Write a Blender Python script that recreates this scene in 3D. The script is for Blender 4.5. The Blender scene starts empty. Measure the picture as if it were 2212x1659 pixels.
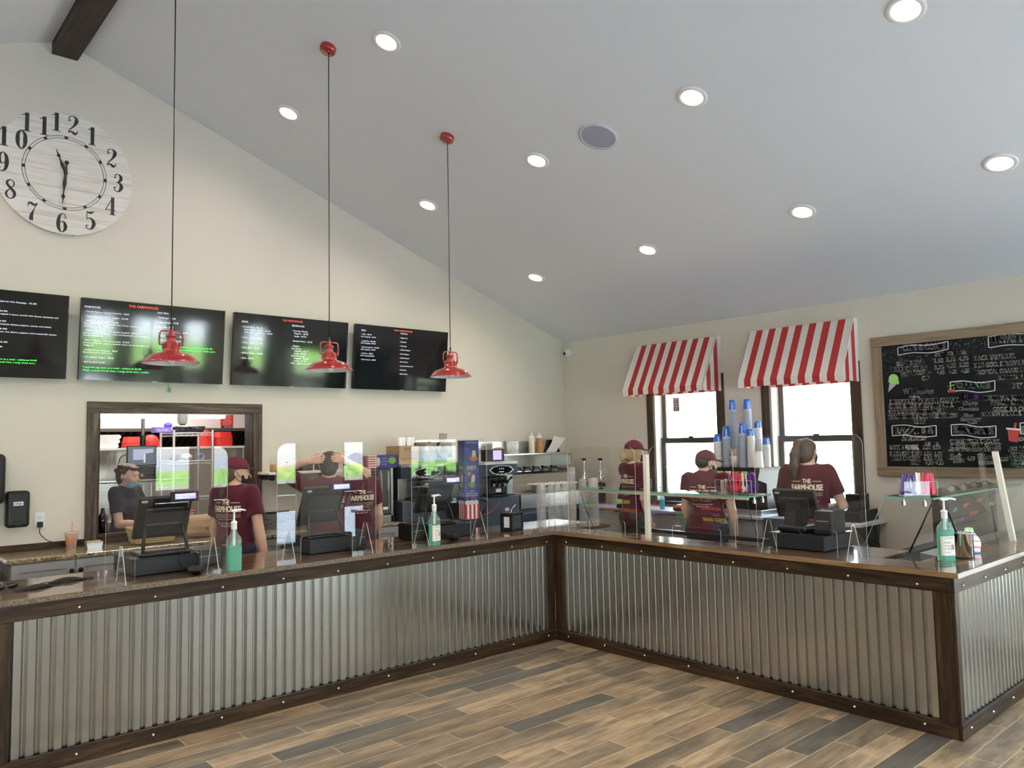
import bpy, bmesh, math, random
import numpy as np
from mathutils import Vector, Matrix
from mathutils.bvhtree import BVHTree
random.seed(7)
PI = math.pi
SC = bpy.context.scene
COL = SC.collection

# ------------------------------------------------------------------ camera
CR = Vector((0.748715, -0.662618, -0.019067)); CU = Vector((-0.033425, -0.066464, 0.997229)); CF = Vector((0.662049, 0.746003, 0.071911))
cam = bpy.data.cameras.new('camera'); cam.lens = 27.4281; cam.sensor_width = 36; cam.sensor_fit = 'HORIZONTAL'
cam.clip_start = 0.05; cam.clip_end = 200
camo = bpy.data.objects.new('camera', cam); COL.objects.link(camo)
M4 = Matrix((CR, CU, -CF)).transposed().to_4x4(); M4.translation = Vector((-4.739396, -4.837401, 1.693393))
camo.matrix_world = M4; SC.camera = camo
# ------------------------------------------------------------------ exposure, sky, sun
SC.view_settings.view_transform = 'Standard'; SC.view_settings.look = 'None'
SC.view_settings.exposure = 0.0; SC.view_settings.gamma = 1.0; SC.view_settings.use_curve_mapping = False
SKY = 11.5
W = bpy.data.worlds.new('sky'); SC.world = W; W.use_nodes = True
nt = W.node_tree; nt.nodes.clear()
wo = nt.nodes.new('ShaderNodeOutputWorld'); wb = nt.nodes.new('ShaderNodeBackground')
tc = nt.nodes.new('ShaderNodeTexCoord'); sx = nt.nodes.new('ShaderNodeSeparateXYZ'); cr = nt.nodes.new('ShaderNodeValToRGB')
nt.links.new(tc.outputs['Generated'], sx.inputs[0]); nt.links.new(sx.outputs['Z'], cr.inputs[0])
e = cr.color_ramp.elements
e[0].position = 0.0; e[0].color = (0.93, 0.97, 1, 1); e[1].position = 0.7; e[1].color = (0.55, 0.76, 1.0, 1)
nt.links.new(cr.outputs[0], wb.inputs[0]); wb.inputs[1].default_value = SKY; nt.links.new(wb.outputs[0], wo.inputs[0])
sun = bpy.data.lights.new('sun', 'SUN'); sun.energy = 200.0; sun.angle = 0.01; sun.color = (1, 0.975, 0.93)
suno = bpy.data.objects.new('sun', sun); COL.objects.link(suno)
suno.rotation_euler = Vector((0.1, -0.36, -0.93)).to_track_quat('-Z', 'Y').to_euler()

# room constants
XR, YL, HE, SL = 2.40, 2.206, 2.933, 0.3665
RX = -3.335; RZ = HE + SL * (XR - RX); XF = 2 * RX - XR; YF = -6.5
CT = 0.915
def ceil_z(x): return HE + SL * (XR - x) if x > RX else HE + SL * (x - XF)

def portal(name, loc, rot, sx_, sy_):
    l = bpy.data.lights.new(name, 'AREA'); l.shape = 'RECTANGLE'; l.size = sx_; l.size_y = sy_; l.cycles.is_portal = True
    o = bpy.data.objects.new(name, l); COL.objects.link(o); o.location = loc; o.rotation_euler = rot

# ------------------------------------------------------------------ helpers
_bev = {}
class MB:
    def __init__(s): s.v = []; s.f = []; s.m = []; s.s = []
    def add(s, vs, fs, mat=0, sm=False, M=None):
        b = len(s.v)
        if M is not None: vs = [M @ Vector(v) for v in vs]
        s.v.extend([tuple(v) for v in vs])
        for f in fs: s.f.append(tuple(b + i for i in f)); s.m.append(mat); s.s.append(sm)
        return s
    def box(s, x0, x1, y0, y1, z0, z1, mat=0, bev=0, seg=2, M=None):
        cx, cy, cz = (x0+x1)/2, (y0+y1)/2, (z0+z1)/2
        dx, dy, dz = abs(x1-x0), abs(y1-y0), abs(z1-z0)
        bev = min(bev, .49*min(dx, dy, dz))
        if bev <= 0:
            vs = [(cx+a*dx/2, cy+b*dy/2, cz+c*dz/2) for a in (-1, 1) for b in (-1, 1) for c in (-1, 1)]
            fs = [(0,1,3,2), (4,6,7,5), (0,4,5,1), (2,3,7,6), (0,2,6,4), (1,5,7,3)]
            return s.add(vs, fs, mat, False, M)
        k = (round(dx,5), round(dy,5), round(dz,5), round(bev,5), seg)
        if k not in _bev:
            bm = bmesh.new(); bmesh.ops.create_cube(bm, size=1)
            bmesh.ops.scale(bm, vec=(dx, dy, dz), verts=bm.verts)
            bmesh.ops.bevel(bm, geom=bm.edges[:], offset=bev, segments=seg, affect='EDGES', profile=.5)
            bm.verts.index_update()
            _bev[k] = ([tuple(v.co) for v in bm.verts], [tuple(v.index for v in f.verts) for f in bm.faces]); bm.free()
        vs, fs = _bev[k]
        return s.add([(v[0]+cx, v[1]+cy, v[2]+cz) for v in vs], fs, mat, False, M)
    def cyl(s, p0, p1, r0, r1=None, n=20, mat=0, caps=True, sm=True):
        r1 = r0 if r1 is None else r1
        p0, p1 = Vector(p0), Vector(p1); d = (p1-p0).normalized()
        a = d.orthogonal().normalized(); b = d.cross(a)
        vs = [p0+(a*math.cos(t)+b*math.sin(t))*r0 for t in [2*PI*i/n for i in range(n)]]
        vs += [p1+(a*math.cos(t)+b*math.sin(t))*r1 for t in [2*PI*i/n for i in range(n)]]
        s.add(vs, [(i, (i+1) % n, n+(i+1) % n, n+i) for i in range(n)], mat, sm)
        if caps:
            s.add(vs[:n], [tuple(range(n))[::-1]], mat); s.add(vs[n:], [tuple(range(n))], mat)
        return s
    def lathe(s, prof, c=(0,0,0), n=28, mat=0, sm=True, M=None):
        vs = []; fs = []
        for r, z in prof:
            for i in range(n):
                t = 2*PI*i/n; vs.append((c[0]+r*math.cos(t), c[1]+r*math.sin(t), c[2]+z))
        for j in range(len(prof)-1):
            for i in range(n):
                a = j*n+i; b = j*n+(i+1) % n; fs.append((a, b, b+n, a+n))
        return s.add(vs, fs, mat, sm, M)
    def tube(s, pts, r, n=8, mat=0, closed=False):
        pts = [Vector(p) for p in pts]; m = len(pts); vs = []
        rr = r if isinstance(r, (list, tuple)) else [r]*m
        up = None
        for i, p in enumerate(pts):
            d = (pts[(i+1) % m]-pts[i-1]) if closed else (pts[min(i+1, m-1)]-pts[max(i-1, 0)])
            d.normalize()
            if up is None: up = d.orthogonal().normalized()
            else:
                up = up - d*up.dot(d)
                up = d.orthogonal().normalized() if up.length < 1e-5 else up.normalized()
            b = d.cross(up)
            vs += [p+(up*math.cos(t)+b*math.sin(t))*rr[i] for t in [2*PI*k/n for k in range(n)]]
        fs = []
        for i in range(m if closed else m-1):
            j = (i+1) % m
            for k in range(n): fs.append((i*n+k, i*n+(k+1) % n, j*n+(k+1) % n, j*n+k))
        if not closed: fs += [tuple(range(n))[::-1], tuple((m-1)*n+k for k in range(n))]
        return s.add(vs, fs, mat, True)
    def prism(s, poly, fn, a0, a1, mat=0, cap0=None, cap1=None):
        n = len(poly)
        s.add([fn(p[0], p[1], a0) for p in poly]+[fn(p[0], p[1], a1) for p in poly],
              [(i, (i+1) % n, n+(i+1) % n, n+i) for i in range(n)], mat)
        s.add([fn(p[0], p[1], a0) for p in poly], [tuple(range(n))[::-1]], mat if cap0 is None else cap0)
        s.add([fn(p[0], p[1], a1) for p in poly], [tuple(range(n))], mat if cap1 is None else cap1)
        return s
    def sphere(s, c, r, n=16, m=10, mat=0):
        r = (r, r, r) if not isinstance(r, (tuple, list)) else r
        vs = []; fs = []
        for j in range(m+1):
            ph = -PI/2+PI*j/m
            for i in range(n):
                t = 2*PI*i/n
                vs.append((c[0]+r[0]*math.cos(ph)*math.cos(t), c[1]+r[1]*math.cos(ph)*math.sin(t), c[2]+r[2]*math.sin(ph)))
        for j in range(m):
            for i in range(n):
                a = j*n+i; b = j*n+(i+1) % n; fs.append((a, b, b+n, a+n))
        return s.add(vs, fs, mat, True)
    def obj(s, name, mats, parent=None, loc=None, rz=None, fix=True):
        me = bpy.data.meshes.new(name); me.from_pydata(s.v, [], s.f)
        for m in (mats if isinstance(mats, (list, tuple)) else [mats]): me.materials.append(m)
        me.polygons.foreach_set('material_index', s.m); me.polygons.foreach_set('use_smooth', s.s)
        if fix:
            bm = bmesh.new(); bm.from_mesh(me); bmesh.ops.recalc_face_normals(bm, faces=bm.faces); bm.to_mesh(me); bm.free()
        if me.validate(): print('INVALID MESH', name)
        me.update()
        o = bpy.data.objects.new(name, me); COL.objects.link(o)
        if parent: o.parent = parent
        if loc: o.location = loc
        if rz is not None: o.rotation_euler = (0, 0, rz)
        return o
def B(*a, **k): return MB().box(*a, **k)
def thing(name, label, cat, loc=(0,0,0), rz=0, group=None):
    o = bpy.data.objects.new(name, None); COL.objects.link(o); o.empty_display_size = .05
    o.location = loc; o.rotation_euler = (0, 0, rz); o['label'] = label; o['category'] = cat
    if group: o['group'] = group
    return o
def tag(o, label, cat, group=None):
    o['label'] = label; o['category'] = cat
    if group: o['group'] = group
    return o
def struct(o): o['kind'] = 'structure'; return o
def dup(o, label=None, loc=None, rz=None, group=None, parent=None):
    c = o.copy(); COL.objects.link(c)
    if parent: c.parent = parent
    if label: c['label'] = label
    if loc is not None: c.location = loc
    if rz is not None: c.rotation_euler = (0, 0, rz)
    if group: c['group'] = group
    for ch in list(o.children): dup(ch, parent=c)
    return c
def smooth_path(pts, n=8):
    P = [Vector(p) for p in pts]; P = [2*P[0]-P[1]]+P+[2*P[-1]-P[-2]]; out = []
    for i in range(1, len(P)-2):
        for k in range(n):
            t = k/n; a, b, c, d = P[i-1], P[i], P[i+1], P[i+2]
            out.append(.5*((2*b)+(c-a)*t+(2*a-5*b+4*c-d)*t*t+(3*b-a-3*c+d)*t**3))
    out.append(P[-2]); return out
def rrect(w, h, r, n=5, cx=0, cy=0):
    out = []
    for sx_, sy_, a0 in ((1,1,0), (-1,1,PI/2), (-1,-1,PI), (1,-1,1.5*PI)):
        for i in range(n+1):
            t = a0+PI/2*i/n; out.append((cx+sx_*(w/2-r)+r*math.cos(t), cy+sy_*(h/2-r)+r*math.sin(t)))
    return out

# ------------------------------------------------------------------ lettering (built-in font, glyphs cached as triangles)
GL = {}
def load_glyphs():
    ch = [chr(c) for c in range(33, 127)]
    cur = []
    def mk(body):
        c = bpy.data.curves.new('glyph', 'FONT'); c.body = body; c.size = 1; c.resolution_u = 2; c.fill_mode = 'FRONT'
        o = bpy.data.objects.new('glyph', c); COL.objects.link(o); cur.append(o); return o
    a = [(k, mk(k), mk(k+'I')) for k in ch]; ref = mk('I'); sp = mk('I I')
    dg = bpy.context.evaluated_depsgraph_get()
    def grab(o):
        me = o.evaluated_get(dg).to_mesh(); vs = [tuple(v.co) for v in me.vertices]; fs = [tuple(p.vertices) for p in me.polygons]
        o.evaluated_get(dg).to_mesh_clear(); return vs, fs
    rx = max(v[0] for v in grab(ref)[0])
    for k, o1, o2 in a:
        vs, fs = grab(o1); w = max(v[0] for v in grab(o2)[0])-rx
        GL[k] = (vs, fs, w)
    GL[' '] = ([], [], max(v[0] for v in grab(sp)[0])-rx-GL['I'][2])
    for o in cur:
        c = o.data; bpy.data.objects.remove(o); bpy.data.curves.remove(c)
load_glyphs()
CAP = max(v[1] for v in GL['H'][0])
def text(mb, s, fn, x0, y0, x1=None, h=.1, y1=None, mat=0, shear=0, center=False, bold=0):
    """letters on a surface: fn(u, v) -> point; baseline from (x0, y0), cap height h, squeezed to end at x1"""
    k = h/CAP; tot = sum(GL[c][2] for c in s)*k
    q = 1 if x1 is None else (x1-x0)/tot
    if center: x0 -= tot/2
    pen = 0
    for c in s:
        vs, fs, w = GL[c]
        if fs:
            for db in ((0, 0), (bold, 0), (0, bold), (bold, bold)) if bold else ((0, 0),):
                out = []
                for v in vs:
                    u = (pen+v[0]*k+shear*v[1]*k)*q+db[0]; t = u/((x1-x0) if x1 is not None else 1)
                    out.append(fn(x0+u, y0+v[1]*k+db[1]+((y1-y0)*t if y1 is not None and x1 is not None else 0)))
                mb.add(out, fs, mat)
        pen += w*k
def ribbon(mb, pts, w, fn, mat=0, n=8):
    P = smooth_path([(p[0], p[1], p[2] if len(p) > 2 else w) for p in pts], n) if n > 1 else [Vector((p[0], p[1], p[2] if len(p) > 2 else w)) for p in pts]
    vs = []; fs = []
    for i, p in enumerate(P):
        d = P[min(i+1, len(P)-1)]-P[max(i-1, 0)]; l = math.hypot(d.x, d.y) or 1
        nx, ny = -d.y/l*p.z/2, d.x/l*p.z/2
        vs += [fn(p.x+nx, p.y+ny), fn(p.x-nx, p.y-ny)]
        if i: b = 2*i; fs.append((b-2, b-1, b+1, b))
    mb.add(vs, fs, mat)
def blob(mb, pts, fn, mat=0): mb.add([fn(*p) for p in pts], [tuple(range(len(pts)))], mat)

# ------------------------------------------------------------------ materials
MAT = {}
def node(nt, t, **kw):
    n = nt.nodes.new(t)
    for k, v in kw.items(): setattr(n, k, v)
    return n
def pm(name, col=(.5,.5,.5), rough=.5, metal=0, emit=None, es=0, coat=0, sheen=0, alpha=1, spec=.5, sss=0):
    if name in MAT: return MAT[name]
    m = bpy.data.materials.new(name); m.use_nodes = True; b = m.node_tree.nodes['Principled BSDF']
    b.inputs['Base Color'].default_value = (*col, 1); b.inputs['Roughness'].default_value = rough; b.inputs['Metallic'].default_value = metal
    b.inputs['Specular IOR Level'].default_value = spec
    if emit: b.inputs['Emission Color'].default_value = (*emit, 1); b.inputs['Emission Strength'].default_value = es
    if coat: b.inputs['Coat Weight'].default_value = coat; b.inputs['Coat Roughness'].default_value = .04
    if sheen: b.inputs['Sheen Weight'].default_value = sheen
    b.inputs['Alpha'].default_value = alpha
    MAT[name] = m; return m
def bs(m): return m.node_tree.nodes['Principled BSDF']
def ramp(nt, fac, stops, interp='LINEAR'):
    r = nt.nodes.new('ShaderNodeValToRGB'); r.color_ramp.interpolation = interp; el = r.color_ramp.elements
    while len(el) < len(stops): el.new(.5)
    for e_, (p, c) in zip(el, stops): e_.position = p; e_.color = (*c, 1)
    nt.links.new(fac, r.inputs[0]); return r.outputs[0]
def mth(nt, op, a, b=None, c=None):
    n = nt.nodes.new('ShaderNodeMath'); n.operation = op
    for i, x in enumerate((a, b, c)):
        if x is None: continue
        if isinstance(x, (int, float)): n.inputs[i].default_value = x
        else: nt.links.new(x, n.inputs[i])
    return n.outputs[0]
def mixc(nt, fac, a, b, mode='MIX'):
    n = nt.nodes.new('ShaderNodeMix'); n.data_type = 'RGBA'; n.blend_type = mode
    for i, x in ((0, fac), (6, a), (7, b)):
        if isinstance(x, (int, float)): n.inputs[i].default_value = x
        elif isinstance(x, tuple): n.inputs[i].default_value = (*x, 1)
        else: nt.links.new(x, n.inputs[i])
    return n.outputs[2]
def ocoord(nt, scale=(1,1,1)):
    t = nt.nodes.new('ShaderNodeTexCoord'); m = nt.nodes.new('ShaderNodeMapping'); m.inputs['Scale'].default_value = scale
    nt.links.new(t.outputs['Object'], m.inputs[0]); return m.outputs[0]
def noise(nt, vec, scale=5, detail=4, rough=.5, dist=0):
    n = nt.nodes.new('ShaderNodeTexNoise'); n.inputs['Scale'].default_value = scale; n.inputs['Detail'].default_value = detail
    n.inputs['Roughness'].default_value = rough; n.inputs['Distortion'].default_value = dist
    nt.links.new(vec, n.inputs['Vector']); return n.outputs[0]
def bump(nt, h, st=.2, dist=.01):
    n = nt.nodes.new('ShaderNodeBump'); n.inputs['Strength'].default_value = st; n.inputs['Distance'].default_value = dist
    nt.links.new(h, n.inputs['Height']); return n.outputs[0]
def wood(name, axis, c0, c1, c2, rough=.5, coat=0, sc=1, knots=True):
    m = pm(name, c1, rough, coat=coat, spec=.3); nt = m.node_tree
    s = [9*sc]*3; s['xyz'.index(axis.lower())] = .7*sc
    v = ocoord(nt, tuple(s)); f = noise(nt, v, 3, 6, .65, .6); g = noise(nt, ocoord(nt, tuple(x*9 for x in s)), 2, 3)
    f = mth(nt, 'ADD', mth(nt, 'MULTIPLY', f, .8), mth(nt, 'MULTIPLY', g, .2))
    c = ramp(nt, f, [(.34, c0), (.5, c1), (.68, c2)])
    nt.links.new(c, bs(m).inputs['Base Color'])
    nt.links.new(bump(nt, f, .15, .004), bs(m).inputs['Normal']); return m
def metal_brushed(name, col, rough, axis='x', var=.07):
    m = pm(name, col, rough, 1); nt = m.node_tree
    s = [160]*3; s['xyz'.index(axis.lower())] = 1.5
    f = noise(nt, ocoord(nt, tuple(s)), 3, 2)
    nt.links.new(mth(nt, 'ADD', mth(nt, 'MULTIPLY', f, var), rough-var/2), bs(m).inputs['Roughness']); return m
def clear(name, tint=(1,1,1), ior=1.45, body=None, bodyw=0, rough=.0, gl=1.0):
    """thin clear sheet or shell: passes light, mirrors at grazing angles; body adds a milky share"""
    m = bpy.data.materials.new(name); m.use_nodes = True; nt = m.node_tree; nt.nodes.clear()
    out = node(nt, 'ShaderNodeOutputMaterial'); tr = node(nt, 'ShaderNodeBsdfTransparent'); gs = node(nt, 'ShaderNodeBsdfGlossy')
    tr.inputs[0].default_value = (*tint, 1); gs.inputs['Roughness'].default_value = rough
    lw = node(nt, 'ShaderNodeLayerWeight'); lw.inputs[0].default_value = .5; f0 = ((ior-1)/(ior+1))**2
    fr = node(nt, 'ShaderNodeMath'); fr.operation = 'MULTIPLY_ADD'; nt.links.new(mth(nt, 'POWER', lw.outputs['Facing'], 5), fr.inputs[0]); fr.inputs[1].default_value = 1-f0; fr.inputs[2].default_value = f0
    mx = node(nt, 'ShaderNodeMixShader'); base = tr.outputs[0]
    if body:
        df = node(nt, 'ShaderNodeBsdfDiffuse'); df.inputs[0].default_value = (*body, 1); tl = node(nt, 'ShaderNodeBsdfTranslucent'); tl.inputs[0].default_value = (*body, 1)
        ad = node(nt, 'ShaderNodeMixShader'); ad.inputs[0].default_value = .5; nt.links.new(df.outputs[0], ad.inputs[1]); nt.links.new(tl.outputs[0], ad.inputs[2])
        m2 = node(nt, 'ShaderNodeMixShader'); m2.inputs[0].default_value = bodyw
        nt.links.new(tr.outputs[0], m2.inputs[1]); nt.links.new(ad.outputs[0], m2.inputs[2]); base = m2.outputs[0]
    f = mth(nt, 'MULTIPLY', fr.outputs[0], gl)
    nt.links.new(f, mx.inputs[0]); nt.links.new(base, mx.inputs[1]); nt.links.new(gs.outputs[0], mx.inputs[2])
    nt.links.new(mx.outputs[0], out.inputs[0]); MAT[name] = m; return m
def stripes(name, axis, w, off, a, b, rough=.7):
    m = pm(name, a, rough); nt = m.node_tree; t = node(nt, 'ShaderNodeTexCoord'); s = node(nt, 'ShaderNodeSeparateXYZ')
    nt.links.new(t.outputs['Object'], s.inputs[0])
    f = mth(nt, 'LESS_THAN', mth(nt, 'FRACT', mth(nt, 'ADD', mth(nt, 'DIVIDE', s.outputs['XYZ'.index(axis.upper())], 2*w), off)), .5)
    nt.links.new(mixc(nt, f, a, b), bs(m).inputs['Base Color']); return m

def paint(name, col, amp=.03):
    m = pm(name, col, .85, spec=.25); nt = m.node_tree
    f = noise(nt, ocoord(nt), 60, 3); nt.links.new(bump(nt, f, .05, .002), bs(m).inputs['Normal']); return m
WALL = paint('wall_paint', (.70, .648, .56)); CEIL = paint('ceiling_paint', (.80, .82, .845)); WHITEWALL = paint('white_wall', (.82, .80, .78))
RAIL = {a: wood('stained_board_'+a, a, (.010,.0052,.002), (.036,.0185,.0075), (.10,.055,.023), .5) for a in 'xyz'}
BEAMW = wood('beam_wood', 'y', (.012,.008,.006), (.028,.018,.012), (.05,.034,.024), .7)
FRAMEW = {a: wood('weathered_frame_'+a, a, (.03,.024,.018), (.085,.066,.048), (.20,.165,.125), .7) for a in 'xz'}
CASE = {a: wood('dark_window_casing_'+a, a, (.016,.010,.006), (.045,.028,.016), (.10,.066,.04), .5) for a in 'yz'}
PINE = {a: wood('pine_board_'+a, a, (.15,.105,.066), (.24,.175,.115), (.33,.25,.17), .65, sc=.7) for a in 'yz'}
TOPW = wood('varnished_counter_wood', 'x', (.035,.019,.008), (.10,.055,.026), (.22,.135,.072), .3, coat=1)
TOPWY = wood('varnished_counter_wood_y', 'y', (.035,.019,.008), (.10,.055,.026), (.22,.135,.072), .3, coat=1)
def top_planks(m, across, w):
    nt = m.node_tree; b = bs(m); src = b.inputs['Base Color'].links[0].from_socket
    t = node(nt, 'ShaderNodeTexCoord'); s = node(nt, 'ShaderNodeSeparateXYZ'); nt.links.new(t.outputs['Object'], s.inputs[0])
    row = mth(nt, 'FLOOR', mth(nt, 'DIVIDE', s.outputs['XYZ'.index(across.upper())], w))
    col = mth(nt, 'FLOOR', mth(nt, 'ADD', mth(nt, 'DIVIDE', s.outputs[0 if across == 'y' else 1], .83), mth(nt, 'MULTIPLY', row, .37)))
    cb = node(nt, 'ShaderNodeCombineXYZ'); nt.links.new(row, cb.inputs[0]); nt.links.new(col, cb.inputs[1])
    wn = node(nt, 'ShaderNodeTexWhiteNoise'); wn.noise_dimensions = '2D'; nt.links.new(cb.outputs[0], wn.inputs['Vector'])
    k = mth(nt, 'ADD', mth(nt, 'MULTIPLY', wn.outputs['Value'], 1.1), .45)
    kk = node(nt, 'ShaderNodeCombineColor')
    for i in range(3): nt.links.new(k, kk.inputs[i])
    nt.links.new(mixc(nt, 1.0, src, kk.outputs[0], 'MULTIPLY'), b.inputs['Base Color'])
    b.inputs['Normal'].links and nt.links.remove(b.inputs['Normal'].links[0])
top_planks(TOPW, 'y', .115); top_planks(TOPWY, 'x', .115)
def floor_mat():
    m = pm('wood_look_floor_tile', (.3,.2,.12), .45, spec=.35); nt = m.node_tree; b = bs(m); L_, W_ = .88, .1465
    t = node(nt, 'ShaderNodeTexCoord'); s = node(nt, 'ShaderNodeSeparateXYZ'); nt.links.new(t.outputs['Object'], s.inputs[0])
    ry = mth(nt, 'DIVIDE', mth(nt, 'ADD', s.outputs['Y'], .912), W_); row = mth(nt, 'FLOOR', ry)
    ux = mth(nt, 'DIVIDE', mth(nt, 'ADD', mth(nt, 'ADD', s.outputs['X'], 2.535), mth(nt, 'MULTIPLY', row, L_/3)), L_); cel = mth(nt, 'FLOOR', ux)
    fx = mth(nt, 'MULTIPLY', mth(nt, 'PINGPONG', ux, .5), L_); fy = mth(nt, 'MULTIPLY', mth(nt, 'PINGPONG', ry, .5), W_)
    gr = mth(nt, 'LESS_THAN', mth(nt, 'MINIMUM', fx, fy), .0024)
    cb = node(nt, 'ShaderNodeCombineXYZ'); nt.links.new(row, cb.inputs[0]); nt.links.new(cel, cb.inputs[1])
    wn = node(nt, 'ShaderNodeTexWhiteNoise'); wn.noise_dimensions = '2D'; nt.links.new(cb.outputs[0], wn.inputs['Vector'])
    ad = node(nt, 'ShaderNodeVectorMath'); ad.operation = 'MULTIPLY_ADD'; nt.links.new(wn.outputs['Color'], ad.inputs[0]); ad.inputs[1].default_value = (20,20,20)
    nt.links.new(t.outputs['Object'], ad.inputs[2])
    mp = node(nt, 'ShaderNodeMapping'); mp.inputs['Scale'].default_value = (1.3, 11, 1); nt.links.new(ad.outputs[0], mp.inputs[0])
    g = noise(nt, mp.outputs[0], 3, 7, .65, .8)
    mp2 = node(nt, 'ShaderNodeMapping'); mp2.inputs['Scale'].default_value = (1.1, 3.5, 1); nt.links.new(ad.outputs[0], mp2.inputs[0])
    patch = noise(nt, mp2.outputs[0], 2, 3, .6)
    base = ramp(nt, wn.outputs['Value'], [(0, (.43,.31,.19)), (.22, (.32,.22,.13)), (.42, (.37,.265,.16)), (.60, (.26,.195,.125)), (.78, (.19,.15,.105)), (.92, (.13,.115,.095))], 'CONSTANT')
    col = mixc(nt, mth(nt, 'MULTIPLY', ramp(nt, patch, [(.42, (0,0,0)), (.62, (1,1,1))]), .65), base, (.075, .07, .056))
    col = mixc(nt, .75, col, ramp(nt, g, [(.3, (.45,.42,.38)), (.55, (1,1,1)), (.75, (1.25,1.2,1.1))]), 'MULTIPLY')
    col = mixc(nt, gr, col, (.52, .41, .26))
    nt.links.new(col, b.inputs['Base Color'])
    h = mth(nt, 'SUBTRACT', mth(nt, 'MULTIPLY', g, .2), gr); nt.links.new(bump(nt, h, .25, .003), b.inputs['Normal']); return m
FLOOR = floor_mat()
def granite():
    m = pm('speckled_granite', (.3,.25,.18), .18, coat=.5); nt = m.node_tree
    a = noise(nt, ocoord(nt), 55, 6, .7); c = noise(nt, ocoord(nt), 9, 3, .6)
    f = mth(nt, 'ADD', mth(nt, 'MULTIPLY', a, .7), mth(nt, 'MULTIPLY', c, .3))
    nt.links.new(ramp(nt, f, [(.36, (.03,.022,.015)), (.46, (.20,.14,.075)), (.54, (.42,.34,.20)), (.66, (.62,.56,.42))]), bs(m).inputs['Base Color']); return m
GRAN = granite()
def galv():
    m = pm('galvanised_steel', (.74,.76,.75), .3, 1); nt = m.node_tree
    f = noise(nt, ocoord(nt, (1,1,.4)), 1.5, 2); nt.links.new(mth(nt, 'ADD', mth(nt, 'MULTIPLY', f, .03), .20), bs(m).inputs['Roughness'])
    nt.links.new(ramp(nt, noise(nt, ocoord(nt, (1,1,.5)), 2, 2), [(.35, (.49,.50,.475)), (.65, (.54,.55,.52))]), bs(m).inputs['Base Color']); return m
GALV = galv()
STEEL = metal_brushed('stainless_steel', (.62,.61,.59), .28); STEELZ = metal_brushed('stainless_steel_upright', (.62,.62,.61), .25, 'z')
CHROME = pm('chrome', (.8,.8,.8), .08, 1); SCREW = pm('screw_head', (.92,.92,.90), .25, 1)
BLK = pm('black_plastic', (.010,.010,.011), .42, spec=.35); BLKG = pm('gloss_black', (.008,.008,.009), .08); BLKM = pm('matt_black', (.016,.016,.017), .7)
DGRY = pm('charcoal_plastic', (.020,.022,.025), .5, spec=.3); GRY = pm('grey_plastic', (.22,.22,.22), .5); LGRY = pm('light_grey', (.5,.5,.5), .5)
WHT = pm('white_plastic', (.82,.82,.80), .4); CREAM = pm('cream_paint', (.83,.77,.66), .4); PAPER = pm('white_paper', (.86,.85,.82), .8)
REDG = pm('red_enamel', (.25,.008,.008), .1, coat=1); RED = pm('red_plastic', (.75,.035,.03), .4); INNERW = pm('white_enamel', (.85,.85,.85), .25)
CAB = pm('grey_cabinet_paint', (.36,.355,.35), .5); DCAB = pm('dark_grey_steel', (.10,.12,.15), .4, .6)
ACR = clear('clear_acrylic', (.985,.99,.985), 1.49); ACRE = clear('acrylic_edge', (1,1,1), 1.49, (.95,.97,.95), .75)
GLASS = clear('clear_glass', (.96,.985,.97), 1.5); GEDGE = clear('green_glass_edge', (.7,.95,.85), 1.5, (.30,.62,.52), .8)
PANE = clear('window_pane', (.97,.985,.98), 1.5)
CLR = clear('clear_plastic_cup', (.96,.96,.96), 1.4, (.92,.90,.88), .28, .12); CLRW = clear('clear_cup_rim', (1,1,1), 1.4, (.92,.92,.92), .5, .15)
BLUE = pm('blue_print', (.015,.13,.55), .45); CARD = pm('brown_cardboard', (.42,.28,.16), .8); NAVY = pm('navy_print', (.03,.035,.17), .5)
MAROON = pm('maroon_cotton', (.082,.011,.021), .85, sheen=.15, spec=.2); SKIN = pm('skin', (.62,.37,.27), .5, spec=.3); SKIN2 = pm('fair_skin', (.70,.44,.34), .5, spec=.3)
JEAN = pm('dark_denim', (.02,.028,.06), .85); TXT = pm('cream_print', (.80,.72,.52), .7)

# ================================================================== THE SETTING
struct(B(XF-.3, 6, YF-.3, 2.30, -.1, 0).obj('floor', FLOOR))
KY = 5.6
struct(B(-6.2, .8, 2.30, KY+.1, -.1, 0).obj('floor_kitchen', pm('kitchen_floor', (.25,.2,.17), .5)))
# sloped ceiling, both sides of the ridge
mb = MB(); t_ = .12
mb.prism([(XF-.2, HE-SL*.2), (RX, RZ), (XR+.2, HE-SL*.2), (XR+.2, HE-SL*.2+t_), (RX, RZ+t_), (XF-.2, HE-SL*.2+t_)], lambda a, b, d: (a, d, b), YF-.2, YL+.15)
struct(mb.obj('ceiling', CEIL))
# menu wall with the kitchen pass-through
PX0, PX1, PZ0, PZ1 = -3.035, -1.725, 1.0, 1.985
mb = MB(); WT = .15
fy = lambda a, b, d: (a, d, b)
mb.prism([(XF, 0), (PX0, 0), (PX0, ceil_z(PX0)-.001), (RX, RZ), (XF, HE)], fy, YL, YL+WT)
mb.prism([(PX1, 0), (XR, 0), (XR, HE), (PX1, ceil_z(PX1))], fy, YL, YL+WT)
mb.prism([(PX0, 0), (PX1, 0), (PX1, PZ0), (PX0, PZ0)], fy, YL, YL+WT)
mb.prism([(PX0, PZ1), (PX1, PZ1), (PX1, ceil_z(PX1)), (PX0, ceil_z(PX0))], fy, YL, YL+WT)
struct(mb.obj('wall_left', WALL))
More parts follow.
